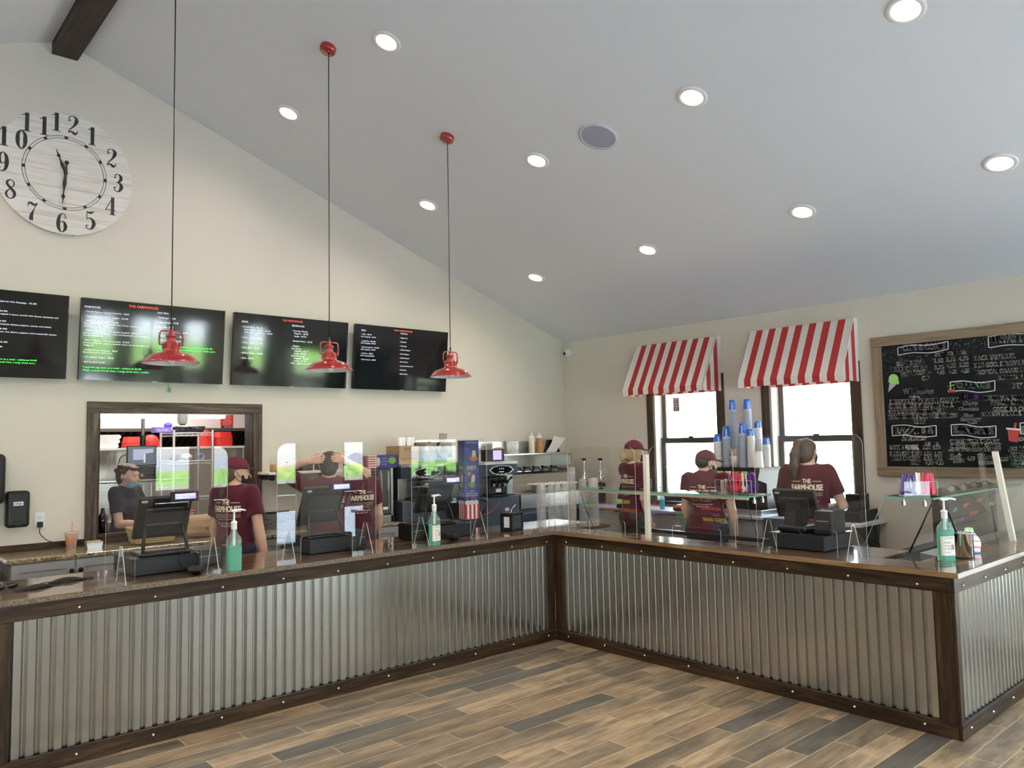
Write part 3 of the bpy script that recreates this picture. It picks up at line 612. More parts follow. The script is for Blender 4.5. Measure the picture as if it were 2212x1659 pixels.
# ------------------------------------------------------------------ menu screens
SCR = pm('dark_screen', (.006,.007,.008), .07); GTX = pm('screen_green_text', (.1,.8,.15), .5, emit=(.10,.80,.14), es=.9); WTX = pm('screen_white_text', (.8,.8,.9), .5, emit=(.72,.76,.95), es=.8)
RTX = pm('screen_red_text', (.7,.1,.06), .5, emit=(.62,.10,.06), es=.8)
MENUS={
1 :[
('w','- Add a Sabrett Hot Sausage - $1.00',0.536,0.862,0.808,0.020),
('w','- Hamburger - $4.00',0.475,0.750,0.645,0.020),
('w','- Sabrett hot dog wrapped in bacon served with lettuce, tomatoes and',0.475,0.717,0.939,0.020),
('w','- Hot Dog - $4.00',0.476,0.635,0.640,0.020),
('w','with sport relish, tomatoes, banana peppers, onions and pickles',0.477,0.601,0.900,0.020),
('w','- Sausage - $4.00',0.477,0.546,0.648,0.020),
('w','with Peppers, Onions, hot cherry peppers and mozzarella cheese',0.478,0.514,0.933,0.020),
('w','- Chili Dog - $5.00',0.479,0.395,0.653,0.020),
('w','- Corn Dog - $3.00',0.480,0.340,0.624,0.020),
('g','*Upgrade any item to a meal - additional $4.00',0.500,0.198,0.823,0.021),
('g','Meals include french fries, a large drink and a',0.501,0.165,0.815,0.021),
],
2 :[
('r','THE FARMHOUSE',0.303,0.932,0.506,0.035),
('w','SANDWICHES',0.019,0.883,0.121,0.026),
('w','- Corned Beef or Pastrami Sandwich - $8.00',0.021,0.830,0.310,0.021),
('w','- Corned Beef or Pastrami Rueben - $10.00',0.022,0.771,0.303,0.021),
('w','- Double Decker Rueben - $14.00',0.023,0.714,0.239,0.021),
('w','Corned beef and pastrami with swiss cheese, sauerkraut, russian',0.019,0.686,0.438,0.021),
('w','dressing on grilled marble rye',0.019,0.653,0.211,0.021),
('w','- Grilled or Buttermilk Fried Chicken Sandwich - $8.00',0.021,0.598,0.365,0.021),
('w','Served with lettuce, tomato, onion, and buttermilk herb dressing on a',0.019,0.566,0.459,0.021),
('w','brioche knotted roll',0.019,0.537,0.143,0.021),
('w','- Beef or Chicken Philly Cheesesteak - $10.00',0.021,0.478,0.318,0.021),
('w','Served with grilled peppers, sauteed onions and cheese sauce on a',0.020,0.448,0.458,0.021),
('w','wedge roll',0.021,0.417,0.088,0.021),
('w','- Grilled Cheese Sandwich - $6.00',0.021,0.360,0.243,0.021),
('w','Served on grilled texas toast',0.020,0.331,0.205,0.021),
('w','- 4 Pc Chicken Fingers - $8.00',0.020,0.271,0.218,0.021),
('w','- BLT Sandwich $6.00',0.021,0.212,0.163,0.021),
('g','*Upgrade any item to a meal - additional $4.00',0.022,0.147,0.406,0.024),
('g','Meals include french fries, a large drink and a cookie',0.023,0.109,0.458,0.024),
('w','KIDS MENU',0.501,0.885,0.582,0.024),
('w','- Hamburger - $4.00',0.502,0.826,0.631,0.023),
('w','- Cheeseburger - $5.00',0.503,0.768,0.653,0.023),
('w','- Hot Dog - $2.00',0.504,0.709,0.618,0.023),
('w','- Grilled Cheese Sandwich - $4.00',0.504,0.651,0.723,0.023),
('w','- 2 Pc Chicken Fingers - $4.00',0.505,0.593,0.698,0.023),
('w','- Kids French Fries - $3.00',0.506,0.534,0.675,0.023),
('g','*Upgrade any kids meal - additional $3.00',0.508,0.459,0.912,0.026),
('g','Kids meals include french fries, medium drink and a',0.509,0.423,0.935,0.026),
('g','cookie',0.509,0.387,0.555,0.023),
],
3 :[
('w','SIDES',0.058,0.869,0.111,0.026),
('r','THE FARMHOUSE',0.395,0.936,0.575,0.029),
('w','- French Fries -$4.00',0.057,0.801,0.228,0.024),
('w','With chili or cheese - $6.00',0.078,0.763,0.299,0.024),
('w','With chili and cheese - $8.00',0.079,0.728,0.316,0.024),
('w','- Nacho Fries - $8.00',0.057,0.654,0.228,0.024),
('w','- Onion Rings - $4.00',0.058,0.582,0.232,0.024),
('w','- Cole Slaw - $2.50',0.058,0.512,0.213,0.024),
('w','- Baked Beans - $4.00',0.057,0.439,0.240,0.024),
('w','- Chili - $5.00',0.057,0.367,0.167,0.024),
('w','BEVERAGES',0.482,0.872,0.593,0.027),
('w','- Fountain Drinks',0.484,0.800,0.624,0.025),
('w','Regular - $2.00',0.504,0.764,0.630,0.025),
('w','Large - $2.50',0.503,0.725,0.613,0.025),
('w','- Bottled Water - $2.25',0.485,0.654,0.669,0.025),
('w','- Shakes',0.484,0.581,0.556,0.025),
('w','Soft Serve',0.483,0.545,0.569,0.025),
('w','Regular - $5.25',0.510,0.512,0.636,0.025),
('w','Large - $6.00',0.508,0.475,0.619,0.025),
('w','Hard Ice Cream',0.484,0.439,0.612,0.025),
('w','Regular - $6.25',0.510,0.405,0.637,0.025),
('w','Large - $7.25',0.508,0.369,0.619,0.025),
('w','Malt - additional $0.75',0.484,0.332,0.671,0.025),
],
4 :[
('w','PIZZA',0.056,0.898,0.103,0.025),
('r','THE FARMHOUSE',0.390,0.940,0.592,0.030),
('w','- Slice - $2.50',0.058,0.841,0.160,0.021),
('w','Each topping - $1.00',0.056,0.804,0.205,0.021),
('w','- Large Pie - $16.00',0.057,0.738,0.203,0.021),
('w','Each topping - $2.00',0.055,0.705,0.206,0.021),
('w','- Extra Large Pie - $18.00',0.058,0.643,0.245,0.021),
('w','Each topping - $4.00',0.058,0.607,0.205,0.021),
('w','- Calzone - $8.00',0.058,0.546,0.181,0.021),
('w','Each topping $2.00',0.057,0.511,0.196,0.021),
('w','- Garlic Knots - $5.00',0.058,0.450,0.213,0.021),
('w','TOPPINGS',0.459,0.899,0.540,0.022),
('w','- Pepperoni',0.456,0.832,0.543,0.022),
('w','- Meatball',0.457,0.767,0.529,0.022),
('w','- Sausage',0.459,0.702,0.535,0.022),
('w','- Grilled Peppers',0.459,0.640,0.578,0.022),
('w','- Raw Peppers',0.459,0.574,0.565,0.022),
('w','- Grilled Onions',0.460,0.510,0.570,0.022),
('w','- Raw Onions',0.462,0.448,0.557,0.022),
('w','- Sauteed Mushrooms',0.462,0.382,0.615,0.022),
('w','- Anchovies',0.463,0.319,0.542,0.022),
('w','- Black Olives',0.463,0.254,0.557,0.022),
],
}
TVX = {1: -4.452, 2: -3.2, 3: -1.95, 4: -.698}
TVL = {1: 'menu screen at the left edge listing hot dogs and sausages', 2: 'menu screen listing sandwiches, behind the nearest pendant lamp', 3: 'menu screen listing sides and beverages', 4: 'menu screen listing pizza and toppings, nearest the corner'}
for i in (1, 2, 3, 4):
    w_, h_ = 1.163, .662; t = thing('menu_screen', TVL[i], 'television', (TVX[i], YL-.06, 2.246), group='menu screens on the wall'); t.rotation_euler = (.09, 0, 0)
    b_ = .012; m = MB(); m.box(0, w_, 0, .045, 0, h_, 0, .004); m.obj('casing', BLK, t)
    m = MB(); m.box(0, w_, -.004, 0, h_-b_, h_); m.box(0, w_, -.004, 0, 0, b_*1.3); m.box(0, b_, -.004, 0, b_*1.3, h_-b_); m.box(w_-b_, w_, -.004, 0, b_*1.3, h_-b_); m.obj('bezel', BLKG, t)
    B(b_, w_-b_, -.001, 0, b_*1.3, h_-b_).obj('screen', SCR, t)
    for k, mt, nm in (('w', WTX, 'white_lettering'), ('r', RTX, 'red_heading'), ('g', GTX, 'green_lettering')):
        m = MB()
        for kk, s_, u0, v, u1, hh in MENUS[i]:
            if kk == k: text(m, s_, lambda u, v_: (u, -.0018, v_), max(u0, -.0)*w_ if i > 1 else u0*w_, v*h_, u1*w_, hh*h_*.85, bold=.0009 if k == 'r' else (.0004 if k == 'g' else 0))
        if m.v: m.obj(nm, mt, t, fix=False)
    B(w_*.5-.02, w_*.5+.02, -.006, 0, -.004, .006, 0, .001).obj('maker_badge', LGRY, t)
    B(w_*.3, w_*.7, .045, .075, .30, .45).obj('wall_bracket', BLK, t)
t = thing('cable_tag', 'small green leaf-shaped tag hanging below the sandwich menu screen', 'tag', (-2.49, YL-.03, 2.19))
GRN = pm('green_tag', (.06,.32,.05), .5); MB().tube([(-.012,0,.07), (-.006,0,.045), (0,0,.02)], .002, 6).obj('stem', GRN, t)
m = MB(); m.sphere((.006,0,-.004), (.014,.003,.024), 12, 8); m.obj('leaf', GRN, t)
t = thing('security_camera', 'white dome security camera on the window wall near the corner', 'camera', (XR-.0005, 2.08, 2.792))
m = MB(); m.cyl((0,0,0), (-.03,0,0), .055, n=28); m.sphere((-.045,0,0), (.045,.05,.05), 24, 14); m.obj('dome', WHT, t)
m = MB(); m.sphere((-.078,.014,-.008), (.016,.027,.025), 16, 10); m.obj('lens', BLKG, t)
# ------------------------------------------------------------------ awnings
ST_Y = stripes('awning_stripes_front', 'Y', .0705, 4.22, (.78,.76,.72), (.34,.012,.012)); ST_X = stripes('awning_stripes_side', 'X', .0705, .999, (.78,.76,.72), (.34,.012,.012))
def awning(y0, y1, label):
    t = thing('striped_awning', label, 'awning', (XR-.001, (y0+y1)/2, 2.17), group='striped awnings over the windows'); h = (y1-y0)/2; D = .345; top = .585; v = .062
    m = MB(); pf = [(0, 0), (-D, 0), (-D-.004, v), (-.075, top-.004), (-.05, top), (0, top)]
    for i in (1, 2, 3, 4): a, b = pf[i], pf[i+1]; m.add([(a[0], -h, a[1]), (a[0], h, a[1]), (b[0], h, b[1]), (b[0], -h, b[1])], [(0,1,2,3)], 0)
    for s_ in (-h, h): m.add([(p[0], s_, p[1]) for p in pf], [tuple(range(6))], 1)
    m.add([(-.001, -h, 0), (-.001, h, 0), (-.001, h, top), (-.001, -h, top)], [(0,1,2,3)], 0)
    o = m.obj('canopy', [ST_Y, ST_X], t)
    for s_ in (-h, h): MB().tube([(p[0], s_, p[1]) for p in pf[1:]], .005, 6).obj('piping', pm('awning_piping', (.80,.78,.74), .7), t)
    return t
awning(-.148, .925, 'left red and white striped awning, above the window by the soda cups')
awning(-1.612, -.562, 'right red and white striped awning, above the window beside the chalkboard')
# ------------------------------------------------------------------ chalkboard
t = thing('chalkboard', 'framed chalkboard ice cream menu hanging on the window wall', 'chalkboard', (XR, -1.743, 0))
zt, zb_ = 2.553, 1.313; LW = 2.5; k = .085; fb = lambda d: (lambda u, v: (-.027-d, -u, v))
B(-.026, -.001, -LW+.02, -.02, zb_+.02, zt-.02).obj('slate', pm('chalkboard_slate', (.010,.011,.0125), .8, spec=.12), t)
for a_ in (zt-k, zb_): B(-.045, -.001, -LW, 0, a_, a_+k, 0, .004).obj('frame_rail', PINE['y'], t)
for a_ in (0, -LW+k): B(-.043, -.001, a_-k, a_, zb_+k, zt-k, 0, .004).obj('frame_stile', PINE['z'], t)
BOARD=[
('p','CUPS & CONES',0.264,2.411,0.619,2.395,0.051),
('w','SM.',0.528,2.337,0.577,2.336,0.029),
('w','MD.',0.629,2.339,0.677,2.336,0.028),
('w','LG.',0.731,2.339,0.777,2.336,0.028),
('w','SOFT SERVE',0.207,2.281,0.439,2.281,0.038),
('w','3.50',0.518,2.283,0.594,2.280,0.036),
('w','3.75',0.615,2.285,0.691,2.282,0.036),
('w','4.75',0.713,2.283,0.791,2.283,0.035),
('w','HARD ICE CREAM',0.159,2.233,0.468,2.227,0.040),
('w','3.75',0.519,2.226,0.599,2.224,0.036),
('w','4.00',0.617,2.230,0.693,2.230,0.036),
('w','5.00',0.713,2.231,0.789,2.230,0.035),
('w','WAFFLE CONE -',0.238,2.182,0.488,2.193,0.037),
('w','+.50',0.533,2.185,0.599,2.182,0.032),
('w','+.50',0.632,2.182,0.694,2.179,0.032),
('w','+.50',0.727,2.182,0.788,2.179,0.032),
('w','CUP',0.413,2.140,0.474,2.140,0.035),
('w','BLACK RASPBERRY.',0.822,2.274,1.128,2.271,0.037),
('w','BLUE GOO. STRAWBERRY.',0.821,2.214,1.244,2.212,0.037),
('w','TROPICAL ORANGE. PEACH.',0.829,2.159,1.300,2.154,0.035),
('w','BUTTER PECAN',0.993,2.103,1.267,2.100,0.032),
('g','TOPPINGS',0.645,2.060,0.937,2.040,0.051),
('w','WET',0.252,2.031,0.357,2.030,0.044),
('i','toppings',0.356,2.025,0.502,2.028,0.037),
('w','+1.00 ea.',0.299,1.994,0.391,1.993,0.019),
('w','STRAWBERRY. PINEAPPLE. CARAMEL',0.130,1.951,0.702,1.940,0.036),
('w','CHERRIES. HONEY ROASTED NUTS.',0.121,1.909,0.655,1.900,0.036),
('w','RED RASPBERRY. HOT FUDGE.',0.115,1.860,0.581,1.854,0.036),
('w','PEANUT BUTTER SAUCE. MARSHMALLOW',0.111,1.815,0.678,1.810,0.036),
('w','CREAM',0.326,1.769,0.427,1.768,0.033),
('v','DIPS',0.718,1.955,0.846,1.951,0.054),
('i','Cherry',0.718,1.913,0.835,1.912,0.030),
('i','Chocolate',0.686,1.869,0.841,1.864,0.030),
('i','Blue',0.717,1.812,0.797,1.813,0.028),
('i','Raspberry',0.696,1.781,0.853,1.782,0.030),
('w','-1.00',0.756,1.757,0.823,1.757,0.024),
('w','DRY',1.082,2.028,1.165,2.026,0.043),
('i','toppings',1.168,2.019,1.285,2.011,0.033),
('w','HEATH BAR. BUTTERFINGER',0.881,1.945,1.302,1.932,0.035),
('w','PEANUT BUTTER CUPS',0.929,1.903,1.278,1.893,0.033),
('w','COOKIES & CREAM.',0.944,1.853,1.238,1.846,0.032),
('w','RAINBOW SPRINKLES.',0.859,1.816,1.145,1.812,0.033),
('w','RAZZLES &',0.164,1.687,0.479,1.681,0.051),
('i','Shakes',0.213,1.621,0.417,1.625,0.057),
('w','REG',0.407,1.580,0.455,1.582,0.025),
('w','LG',0.485,1.580,0.518,1.581,0.025),
('w','RAZZLE:',0.109,1.546,0.233,1.547,0.036),
('w','BLEND OF ANY',0.246,1.573,0.352,1.573,0.013),
('w','SOFT SERVE &',0.245,1.557,0.351,1.557,0.013),
('w','1 DRY TOPPING',0.245,1.541,0.358,1.542,0.013),
('w','5.00',0.387,1.547,0.456,1.548,0.033),
('w','6.00',0.469,1.546,0.536,1.548,0.032),
('w','SHAKE: SOFT SERVE',0.108,1.493,0.375,1.495,0.034),
('w','5.25',0.392,1.493,0.460,1.495,0.033),
('w','6.00',0.477,1.493,0.544,1.495,0.032),
('w','HARD ICE CREAM',0.120,1.451,0.364,1.454,0.032),
('w','6.25',0.390,1.453,0.462,1.454,0.032),
('w','7.25',0.478,1.454,0.543,1.455,0.032),
('w','MALT',0.279,1.414,0.360,1.415,0.031),
('w','+.75',0.401,1.415,0.467,1.417,0.032),
('w','+.75',0.486,1.416,0.550,1.417,0.032),
('p','SUNDAES',0.641,1.683,0.940,1.666,0.054),
('w','CHOOSE YOUR ICE CREAM',0.606,1.595,0.980,1.596,0.032),
('w','CHOOSE 1 WET TOPPING',0.607,1.557,0.986,1.562,0.030),
('w','with WHIPPED CREAM & CHERRY',0.594,1.529,0.984,1.532,0.022),
('i','Soft',0.594,1.457,0.685,1.467,0.047),
('w','SERVE',0.623,1.432,0.709,1.437,0.028),
('w','4.50',0.731,1.453,0.792,1.456,0.031),
('i','Hard',0.827,1.459,0.929,1.466,0.045),
('w','ICE CREAM',0.812,1.422,0.942,1.426,0.025),
('w','5.50',0.969,1.451,1.029,1.451,0.029),
('w','FLAVOR BURST',0.970,2.408,1.358,2.378,0.060),
('g','SODAS',1.129,1.676,1.302,1.668,0.049),
('w','ROOT BEER',1.098,1.610,1.269,1.606,0.030),
('w','BOTTLED',1.045,1.535,1.205,1.533,0.030),
('w','FOUNTAIN',1.045,1.487,1.224,1.485,0.030),
('g','ICED TEA',1.070,1.456,1.215,1.455,0.023),
('g','SLUSHIES',1.069,1.429,1.214,1.429,0.023),
('g','FRUIT',1.067,1.403,1.152,1.402,0.023),
]
CH = {'w': pm('white_chalk', (.74,.73,.70), .9), 'p': pm('lavender_chalk', (.58,.48,.72), .9), 'g': pm('mint_chalk', (.42,.72,.52), .9), 'v': pm('purple_chalk', (.26,.07,.42), .9)}
ms = {k_: MB() for k_ in 'wpgv'}
for kk, s_, u0, v0, u1, v1, hh in BOARD:
    if u0 > LW-.2: continue
    sh = .28 if kk == 'i' else 0; big = hh > .045
    text(ms['w' if kk == 'i' else kk], s_, fb(0), u0, v0, u1, hh, v1, shear=sh, bold=.004 if big else (.003 if kk != 'i' else .0018))
def banner(a, b, c, d):
    for q in (a, b): pass
    (x0, z0), (x1, z1), h_ = a, b, c; w = x1-x0
    for off in (0, h_): ribbon(ms['w'], [(x0+d*(0 if off else 1), z0-off), (x0+w*.3, z0+(z1-z0)*.3+.006-off), (x0+w*.65, z0+(z1-z0)*.65-.012-off), (x1, z1-off)], .007, fb(.0005))
    ribbon(ms['w'], [(x0+d, z0), (x0, z0-h_)], .007, fb(.0005), n=1); ribbon(ms['w'], [(x1, z1), (x1-.004, z1-h_)], .007, fb(.0005), n=1)
banner((.228,2.444), (.642,2.457), .066, 0); banner((.142,1.757), (.509,1.75), .088, 0); banner((.626,1.752), (.96,1.735), .088, 0); banner((.64,2.112), (.973,2.10), .08, 0)
banner((.944,2.461), (1.42,2.47), .09, 0); banner((1.13,1.752), (1.42,1.745), .085, 0)
for i in range(260):
    u = random.uniform(.1, 1.3); v = 2.46-abs(random.gauss(0, .07))-(.0 if u > .5 else random.uniform(0, .12)); a = random.uniform(0, PI); l = .005
    if v < 2.455 and not (.22 < u < .65 and 2.37 < v): ribbon(ms['w'], [(u, v), (u+l*math.cos(a), v+l*math.sin(a))], .0025, fb(0), n=1)
for k_, nm in (('w', 'white_chalk_lettering'), ('p', 'lavender_chalk_lettering'), ('g', 'green_chalk_lettering'), ('v', 'purple_chalk_lettering')): ms[k_].obj(nm, CH[k_], t, fix=False)
m = MB(); blob(m, [(.178+.042*math.cos(a*PI/10), 2.172+.044*math.sin(a*PI/10)) for a in range(20)], fb(.0006), 0); blob(m, [(.128,2.15), (.145,2.138), (.165,2.15), (.2,2.128), (.213,2.118), (.225,2.13), (.222,2.152), (.2,2.165), (.14,2.165)], fb(.0008), 0)
blob(m, [(.142,2.142), (.208,2.128), (.125,2.055)], fb(.0004), 1); m.obj('chalk_ice_cream_cone', [pm('lime_chalk', (.34,.62,.16), .9), pm('cone_chalk', (.45,.43,.42), .9)], t, fix=False)
m = MB()
for dx in (0, .03): blob(m, [(.630+dx+.017*math.cos(a*PI/8), 2.037+.015*math.sin(a*PI/8)) for a in range(16)], fb(.0006), 0)
ribbon(m, [(.63,2.05), (.645,2.08), (.66,2.09)], .004, fb(.0006), 1); blob(m, [(.61,2.075), (.645,2.085), (.68,2.093), (.65,2.072)], fb(.0008), 1); m.obj('chalk_cherries', [pm('red_chalk', (.36,.05,.04), .9), pm('leaf_chalk', (.12,.36,.10), .9)], t, fix=False)
m = MB(); blob(m, [(1.04,1.705), (1.125,1.695), (1.105,1.60), (1.045,1.612)], fb(.0006), 0); ribbon(m, [(1.09,1.70), (1.10,1.755)], .018, fb(.0009), 0, n=1); ribbon(m, [(1.032,1.712), (1.132,1.70)], .014, fb(.0012), 1, n=1)
m.obj('chalk_drink_cup', [pm('red_drink_chalk', (.40,.05,.04), .9), CH['w']], t, fix=False)

# ================================================================== ON THE COUNTER
def shield(w, h, cut0, cut1, ch, loc, rz, label, feet=True, r=.07):
    """upright acrylic sheet, local x along its width, bottom slot cut0..cut1 of height ch"""
    t = thing('acrylic_shield', label, 'shield', loc, rz, 'acrylic shields along the counter'); e = .0025
    arc = lambda cx, cz, a0, rr: [(cx+rr*math.cos(a0-PI/2*i/6), cz+rr*math.sin(a0-PI/2*i/6)) for i in range(7)]
    P = [(0, 0)]+arc(r, h-r, PI, r)+arc(w-r, h-r, PI/2, r)+[(w, 0), (cut1, 0)]
    P += [(cut1-.02+.02*math.cos(a), ch-.02+.02*math.sin(a)) for a in (0, PI/4, PI/2)]+[(cut0+.02-.02*math.sin(a), ch-.02+.02*math.cos(a)) for a in (0, PI/4, PI/2)]+[(cut0, 0)]
    m = MB(); fn = lambda a, b, d: (a, d, b); n = len(P)
    m.add([fn(*p, -e) for p in P], [tuple(range(n))], 0); m.add([fn(*p, e) for p in P], [tuple(range(n))], 0)
    m.add([fn(*p, -e) for p in P]+[fn(*p, e) for p in P], [(i, (i+1) % n, n+(i+1) % n, n+i) for i in range(n)], 1)
    m.obj('sheet', [ACR, ACRE], t, loc=(0, 0, .0005))
    if feet:
        for fx in (.085, w-.085):
            q = [(-.10, 0), (.10, 0), (.025, .21), (-.012, .21)]; m = MB(); f2 = lambda a, b, d: (d, a, b)
            for d_ in (fx-.0025, fx+.0025): m.add([f2(*p, d_) for p in q], [(0, 1, 2, 3)], 0)
            m.add([f2(*p, fx-.0025) for p in q]+[f2(*p, fx+.0025) for p in q], [(i, (i+1) % 4, 4+(i+1) % 4, 4+i) for i in range(4)], 1)
            m.obj('foot', [ACR, ACRE], t, loc=(0, 0, .0005))
    return t
shield(.70, .775, .16, .54, .15, (-3.50, .075, CT), 0, 'clear acrylic shield at the left, in front of the kitchen opening and cash drawer')
shield(.755, .785, .17, .56, .16, (-2.465, .085, CT), 0, 'clear acrylic shield in front of the worker holding her head')
shield(.735, .795, .17, .56, .16, (-1.395, .09, CT), 0, 'clear acrylic shield just left of the napkin dispenser')
shield(.75, .78, .14, .56, .17, (.085, -1.90, CT), -PI/2, 'clear acrylic shield in front of the register on the right counter')
shield(.74, .71, .24, .62, .12, (.060, -.125, CT), -PI/2, 'clear acrylic shield left of the cream post, before the glass food guard', False)
shield(.74, .71, .20, .62, .12, (.060, -1.005, CT), -PI/2, 'clear acrylic shield right of the cream post, before the glass food guard', False)

SCRN = pm('customer_display_glow', (.3,.28,.7), .4, emit=(.40,.34,.95), es=1.1); DTX = pm('display_text', (.8,.8,1), .4, emit=(.85,.85,1), es=1)
GTOP = pm('glossy_drawer_top', (.03,.032,.035), .14, coat=1)
def cash_drawer(loc, rz, label, w=.40, d=.41, h=.105):
    t = thing('cash_drawer', label, 'cash drawer', loc, rz, 'cash drawers on the counter')
    m = MB(); m.box(-w/2, w/2, 0, d-.012, .004, h-.004, 0, .004); m.obj('body', DGRY, t)
    m = MB(); m.box(-w/2-.002, w/2+.002, -.002, d-.012, h-.004, h, 0, .0015); m.obj('top_plate', GTOP, t)
    m = MB(); m.box(-w/2+.004, w/2-.004, d-.012, d, .012, h-.012, 0, .003); m.obj('drawer_front', BLK, t)
    MB().cyl((0, d, h/2), (0, d+.006, h/2), .011, n=16).obj('lock', CHROME, t)
    for sx_ in (-1, 1):
        for yy in (.03, d-.05): MB().cyl((sx_*(w/2-.03), yy, 0), (sx_*(w/2-.03), yy, .005), .012, n=10).obj('foot', BLK, t)
    return t
def terminal(loc, rz, label, style=0, disp=True):
    t = thing('register_terminal', label, 'cash register', loc, rz, 'register terminals on the counter')
    m = MB()
    if style == 0:
        m.box(-.15, .15, .02, .26, 0, .018, 0, .006); m.box(-.13, .13, .04, .10, .018, .032, 0, .005); m.obj('base', BLK, t)
        for sx_ in (-1, 1):
            m = MB(); m.tube([(sx_*.135, .05, .02), (sx_*.125, .065, .10), (sx_*.105, .10, .185)], [.012, .011, .010], 8); m.obj('stand_arm', BLK, t)
        m = MB(); m.box(-.115, .115, .09, .115, .175, .20, 0, .006); m.obj('stand_bar', BLK, t)
        T = Matrix.Translation((0, .10, .225)) @ Matrix.Rotation(math.radians(26), 4, 'X'); hw, hh = .165, .145
    else:
        m.box(-.11, .11, .03, .25, 0, .05, 0, .03, 3); m.obj('base', BLK, t)
        m = MB(); m.prism([(-.07, .04), (.07, .04), (.05, .20), (-.05, .20)], lambda a, b, d: (a, d+.25*(b-.04)*0, b), .06, .13); m.obj('pedestal', BLKM, t)
        T = Matrix.Translation((0, .10, .19)) @ Matrix.Rotation(math.radians(20), 4, 'X'); hw, hh = .155, .105
    m = MB(); m.box(-hw, hw, .0, .032, -hh, hh, 0, .008, 2, T); m.obj('monitor', BLK, t)
    m = MB(); m.box(-hw*.72, hw*.72, -.022, .0, -hh*.8, hh*.55, 0, .012, 2, T); m.obj('rear_cover', DGRY, t)
    m = MB(); m.box(-hw+.012, hw-.012, .032, .0335, -hh+.012, hh-.012, M=T); m.obj('touchscreen', BLKG, t)
    m = MB(); m.box(-hw+.02, -hw+.055, -.0035, 0, hh-.03, hh-.015, M=T); m.obj('sticker', LGRY, t)
    if disp:
        m = MB(); D = T @ Matrix.Translation((.10, -.01, hh+.0)) @ Matrix.Rotation(math.radians(-32), 4, 'X')
        m.box(-.085, .085, -.035, .0, -.028, .036, 0, .006, 2, D); c = m.obj('customer_display', BLK, t)
        m = MB(); m.box(-.064, .064, -.0365, -.035, -.012, .022, M=D); m.obj('lit_panel', SCRN, c)
        m = MB(); f_ = lambda u, v: tuple(D @ Vector((u, -.0372, v)))
        text(m, 'PLEASE WAIT HERE', f_, -.058, .007, .058, .010); text(m, 'THANK YOU', f_, -.058, -.008, .02, .010); m.obj('lettering', DTX, c, fix=False)
    pts = smooth_path([(.05, .03, .02), (.10, -.03, .015), (.13, -.05, .006), (.16, .0, .004)], 5)
    MB().tube(pts, .003, 6).obj('cable', BLK, t)
    return t
def printer(loc, rz, label, w=.145, d=.2, h=.15):
    t = thing('receipt_printer', label, 'printer', loc, rz, 'receipt printers on the counter')
    m = MB(); m.box(-w/2, w/2, 0, d, 0, h, 0, .012, 3); m.obj('case', BLK, t)
    m = MB(); m.box(-w/2+.012, w/2-.012, d*.35, d-.02, h, h+.004, 0, .002); m.obj('lid', GTOP, t)
    B(-w/2+.02, w/2-.02, -.001, .002, h*.55, h*.60).obj('seam', GRY, t); return t
def reader(loc, rz, label, cable=None):
    t = thing('card_reader', label, 'card reader', loc, rz, 'card readers on the counter')
    T = Matrix.Translation((0,0,.0085)) @ Matrix.Rotation(math.radians(-7), 4, 'X')
    m = MB(); m.box(-.04, .04, -.085, .085, .004, .040, 0, .010, 3, T); m.obj('body', BLK, t)
    m = MB(); m.box(-.031, .031, .02, .07, .040, .0412, M=T); m.obj('screen', BLKG, t)
    m = MB()
    for i in range(3):
        for j in range(4): m.box(-.03+i*.021, -.03+i*.021+.016, -.07+j*.02, -.07+j*.02+.013, .040, .043, 0, .001, 1, T)
    m.obj('keypad', DGRY, t)
    if cable: MB().tube(smooth_path(cable, 7), .0035, 7).obj('cable', BLK, t)
    return t
D1, D2, D3 = (-3.105, .25, CT), (-1.93, .28, CT), (-.835, .275, CT)
cash_drawer(D1, 0, 'black cash drawer behind the leftmost acrylic shield')
terminal((-3.09, .28, CT+.1055), 0, 'black touchscreen terminal seen from behind, in front of the kitchen opening')
printer((-2.80, .37, CT), 0, 'low black receipt printer right of the leftmost cash drawer', .17, .22, .105)
coil = [(.045+.055*math.cos(a)*(1+.1*math.sin(3*a))-.06, .10+.0*a, .06+.055*math.sin(a)) for a in [i*.55 for i in range(1, 25)]]
reader((-2.985, .085, CT), -.5, 'black card reader with a looped cable, below the leftmost cash drawer', [(0, .08, .02)]+[(c[0]-.05, .115+.0006*i, c[2]+.012) for i, c in enumerate(coil)]+[(-.02, .125, .09)])
cash_drawer(D2, 0, 'black cash drawer in front of the worker holding her head')
terminal((-1.97, .30, CT+.1055), 0, 'black touchscreen terminal hiding the back of the worker holding her head')
printer((-1.66, .40, CT), 0, 'black receipt printer right of the middle cash drawer', .13, .2, .12)
reader((-1.83, .165, CT), -.9, 'black card reader lying in front of the middle cash drawer', [(-.03, .06, .02), (-.05, .085, .025), (-.045, .095, .06)])
cash_drawer(D3, 0, 'black cash drawer left of the napkin dispenser')
terminal((-.95, .30, CT+.1055), 0, 'black touchscreen terminal in front of the blue popcorn tower')
printer((-1.150, .36, CT), 0, 'black receipt printer behind the labelled sanitizer bottle', .13, .2, .13)
reader((-.95, .175, CT), -.9, 'black card reader lying in front of the cash drawer near the napkin dispenser', [(-.03, .06, .02), (-.045, .08, .025), (-.04, .088, .05)])
cash_drawer((.25, -2.09, CT), -PI/2, 'black cash drawer on the right counter below the ponytailed worker', .40, .43)
terminal((.27, -2.03, CT+.1055), -PI/2, 'black terminal on a pedestal below the ponytailed worker', 1, False)
printer((.31, -2.255, CT+.1055), -PI/2, 'black cube receipt printer on top of the right counter cash drawer', .125, .2, .16)

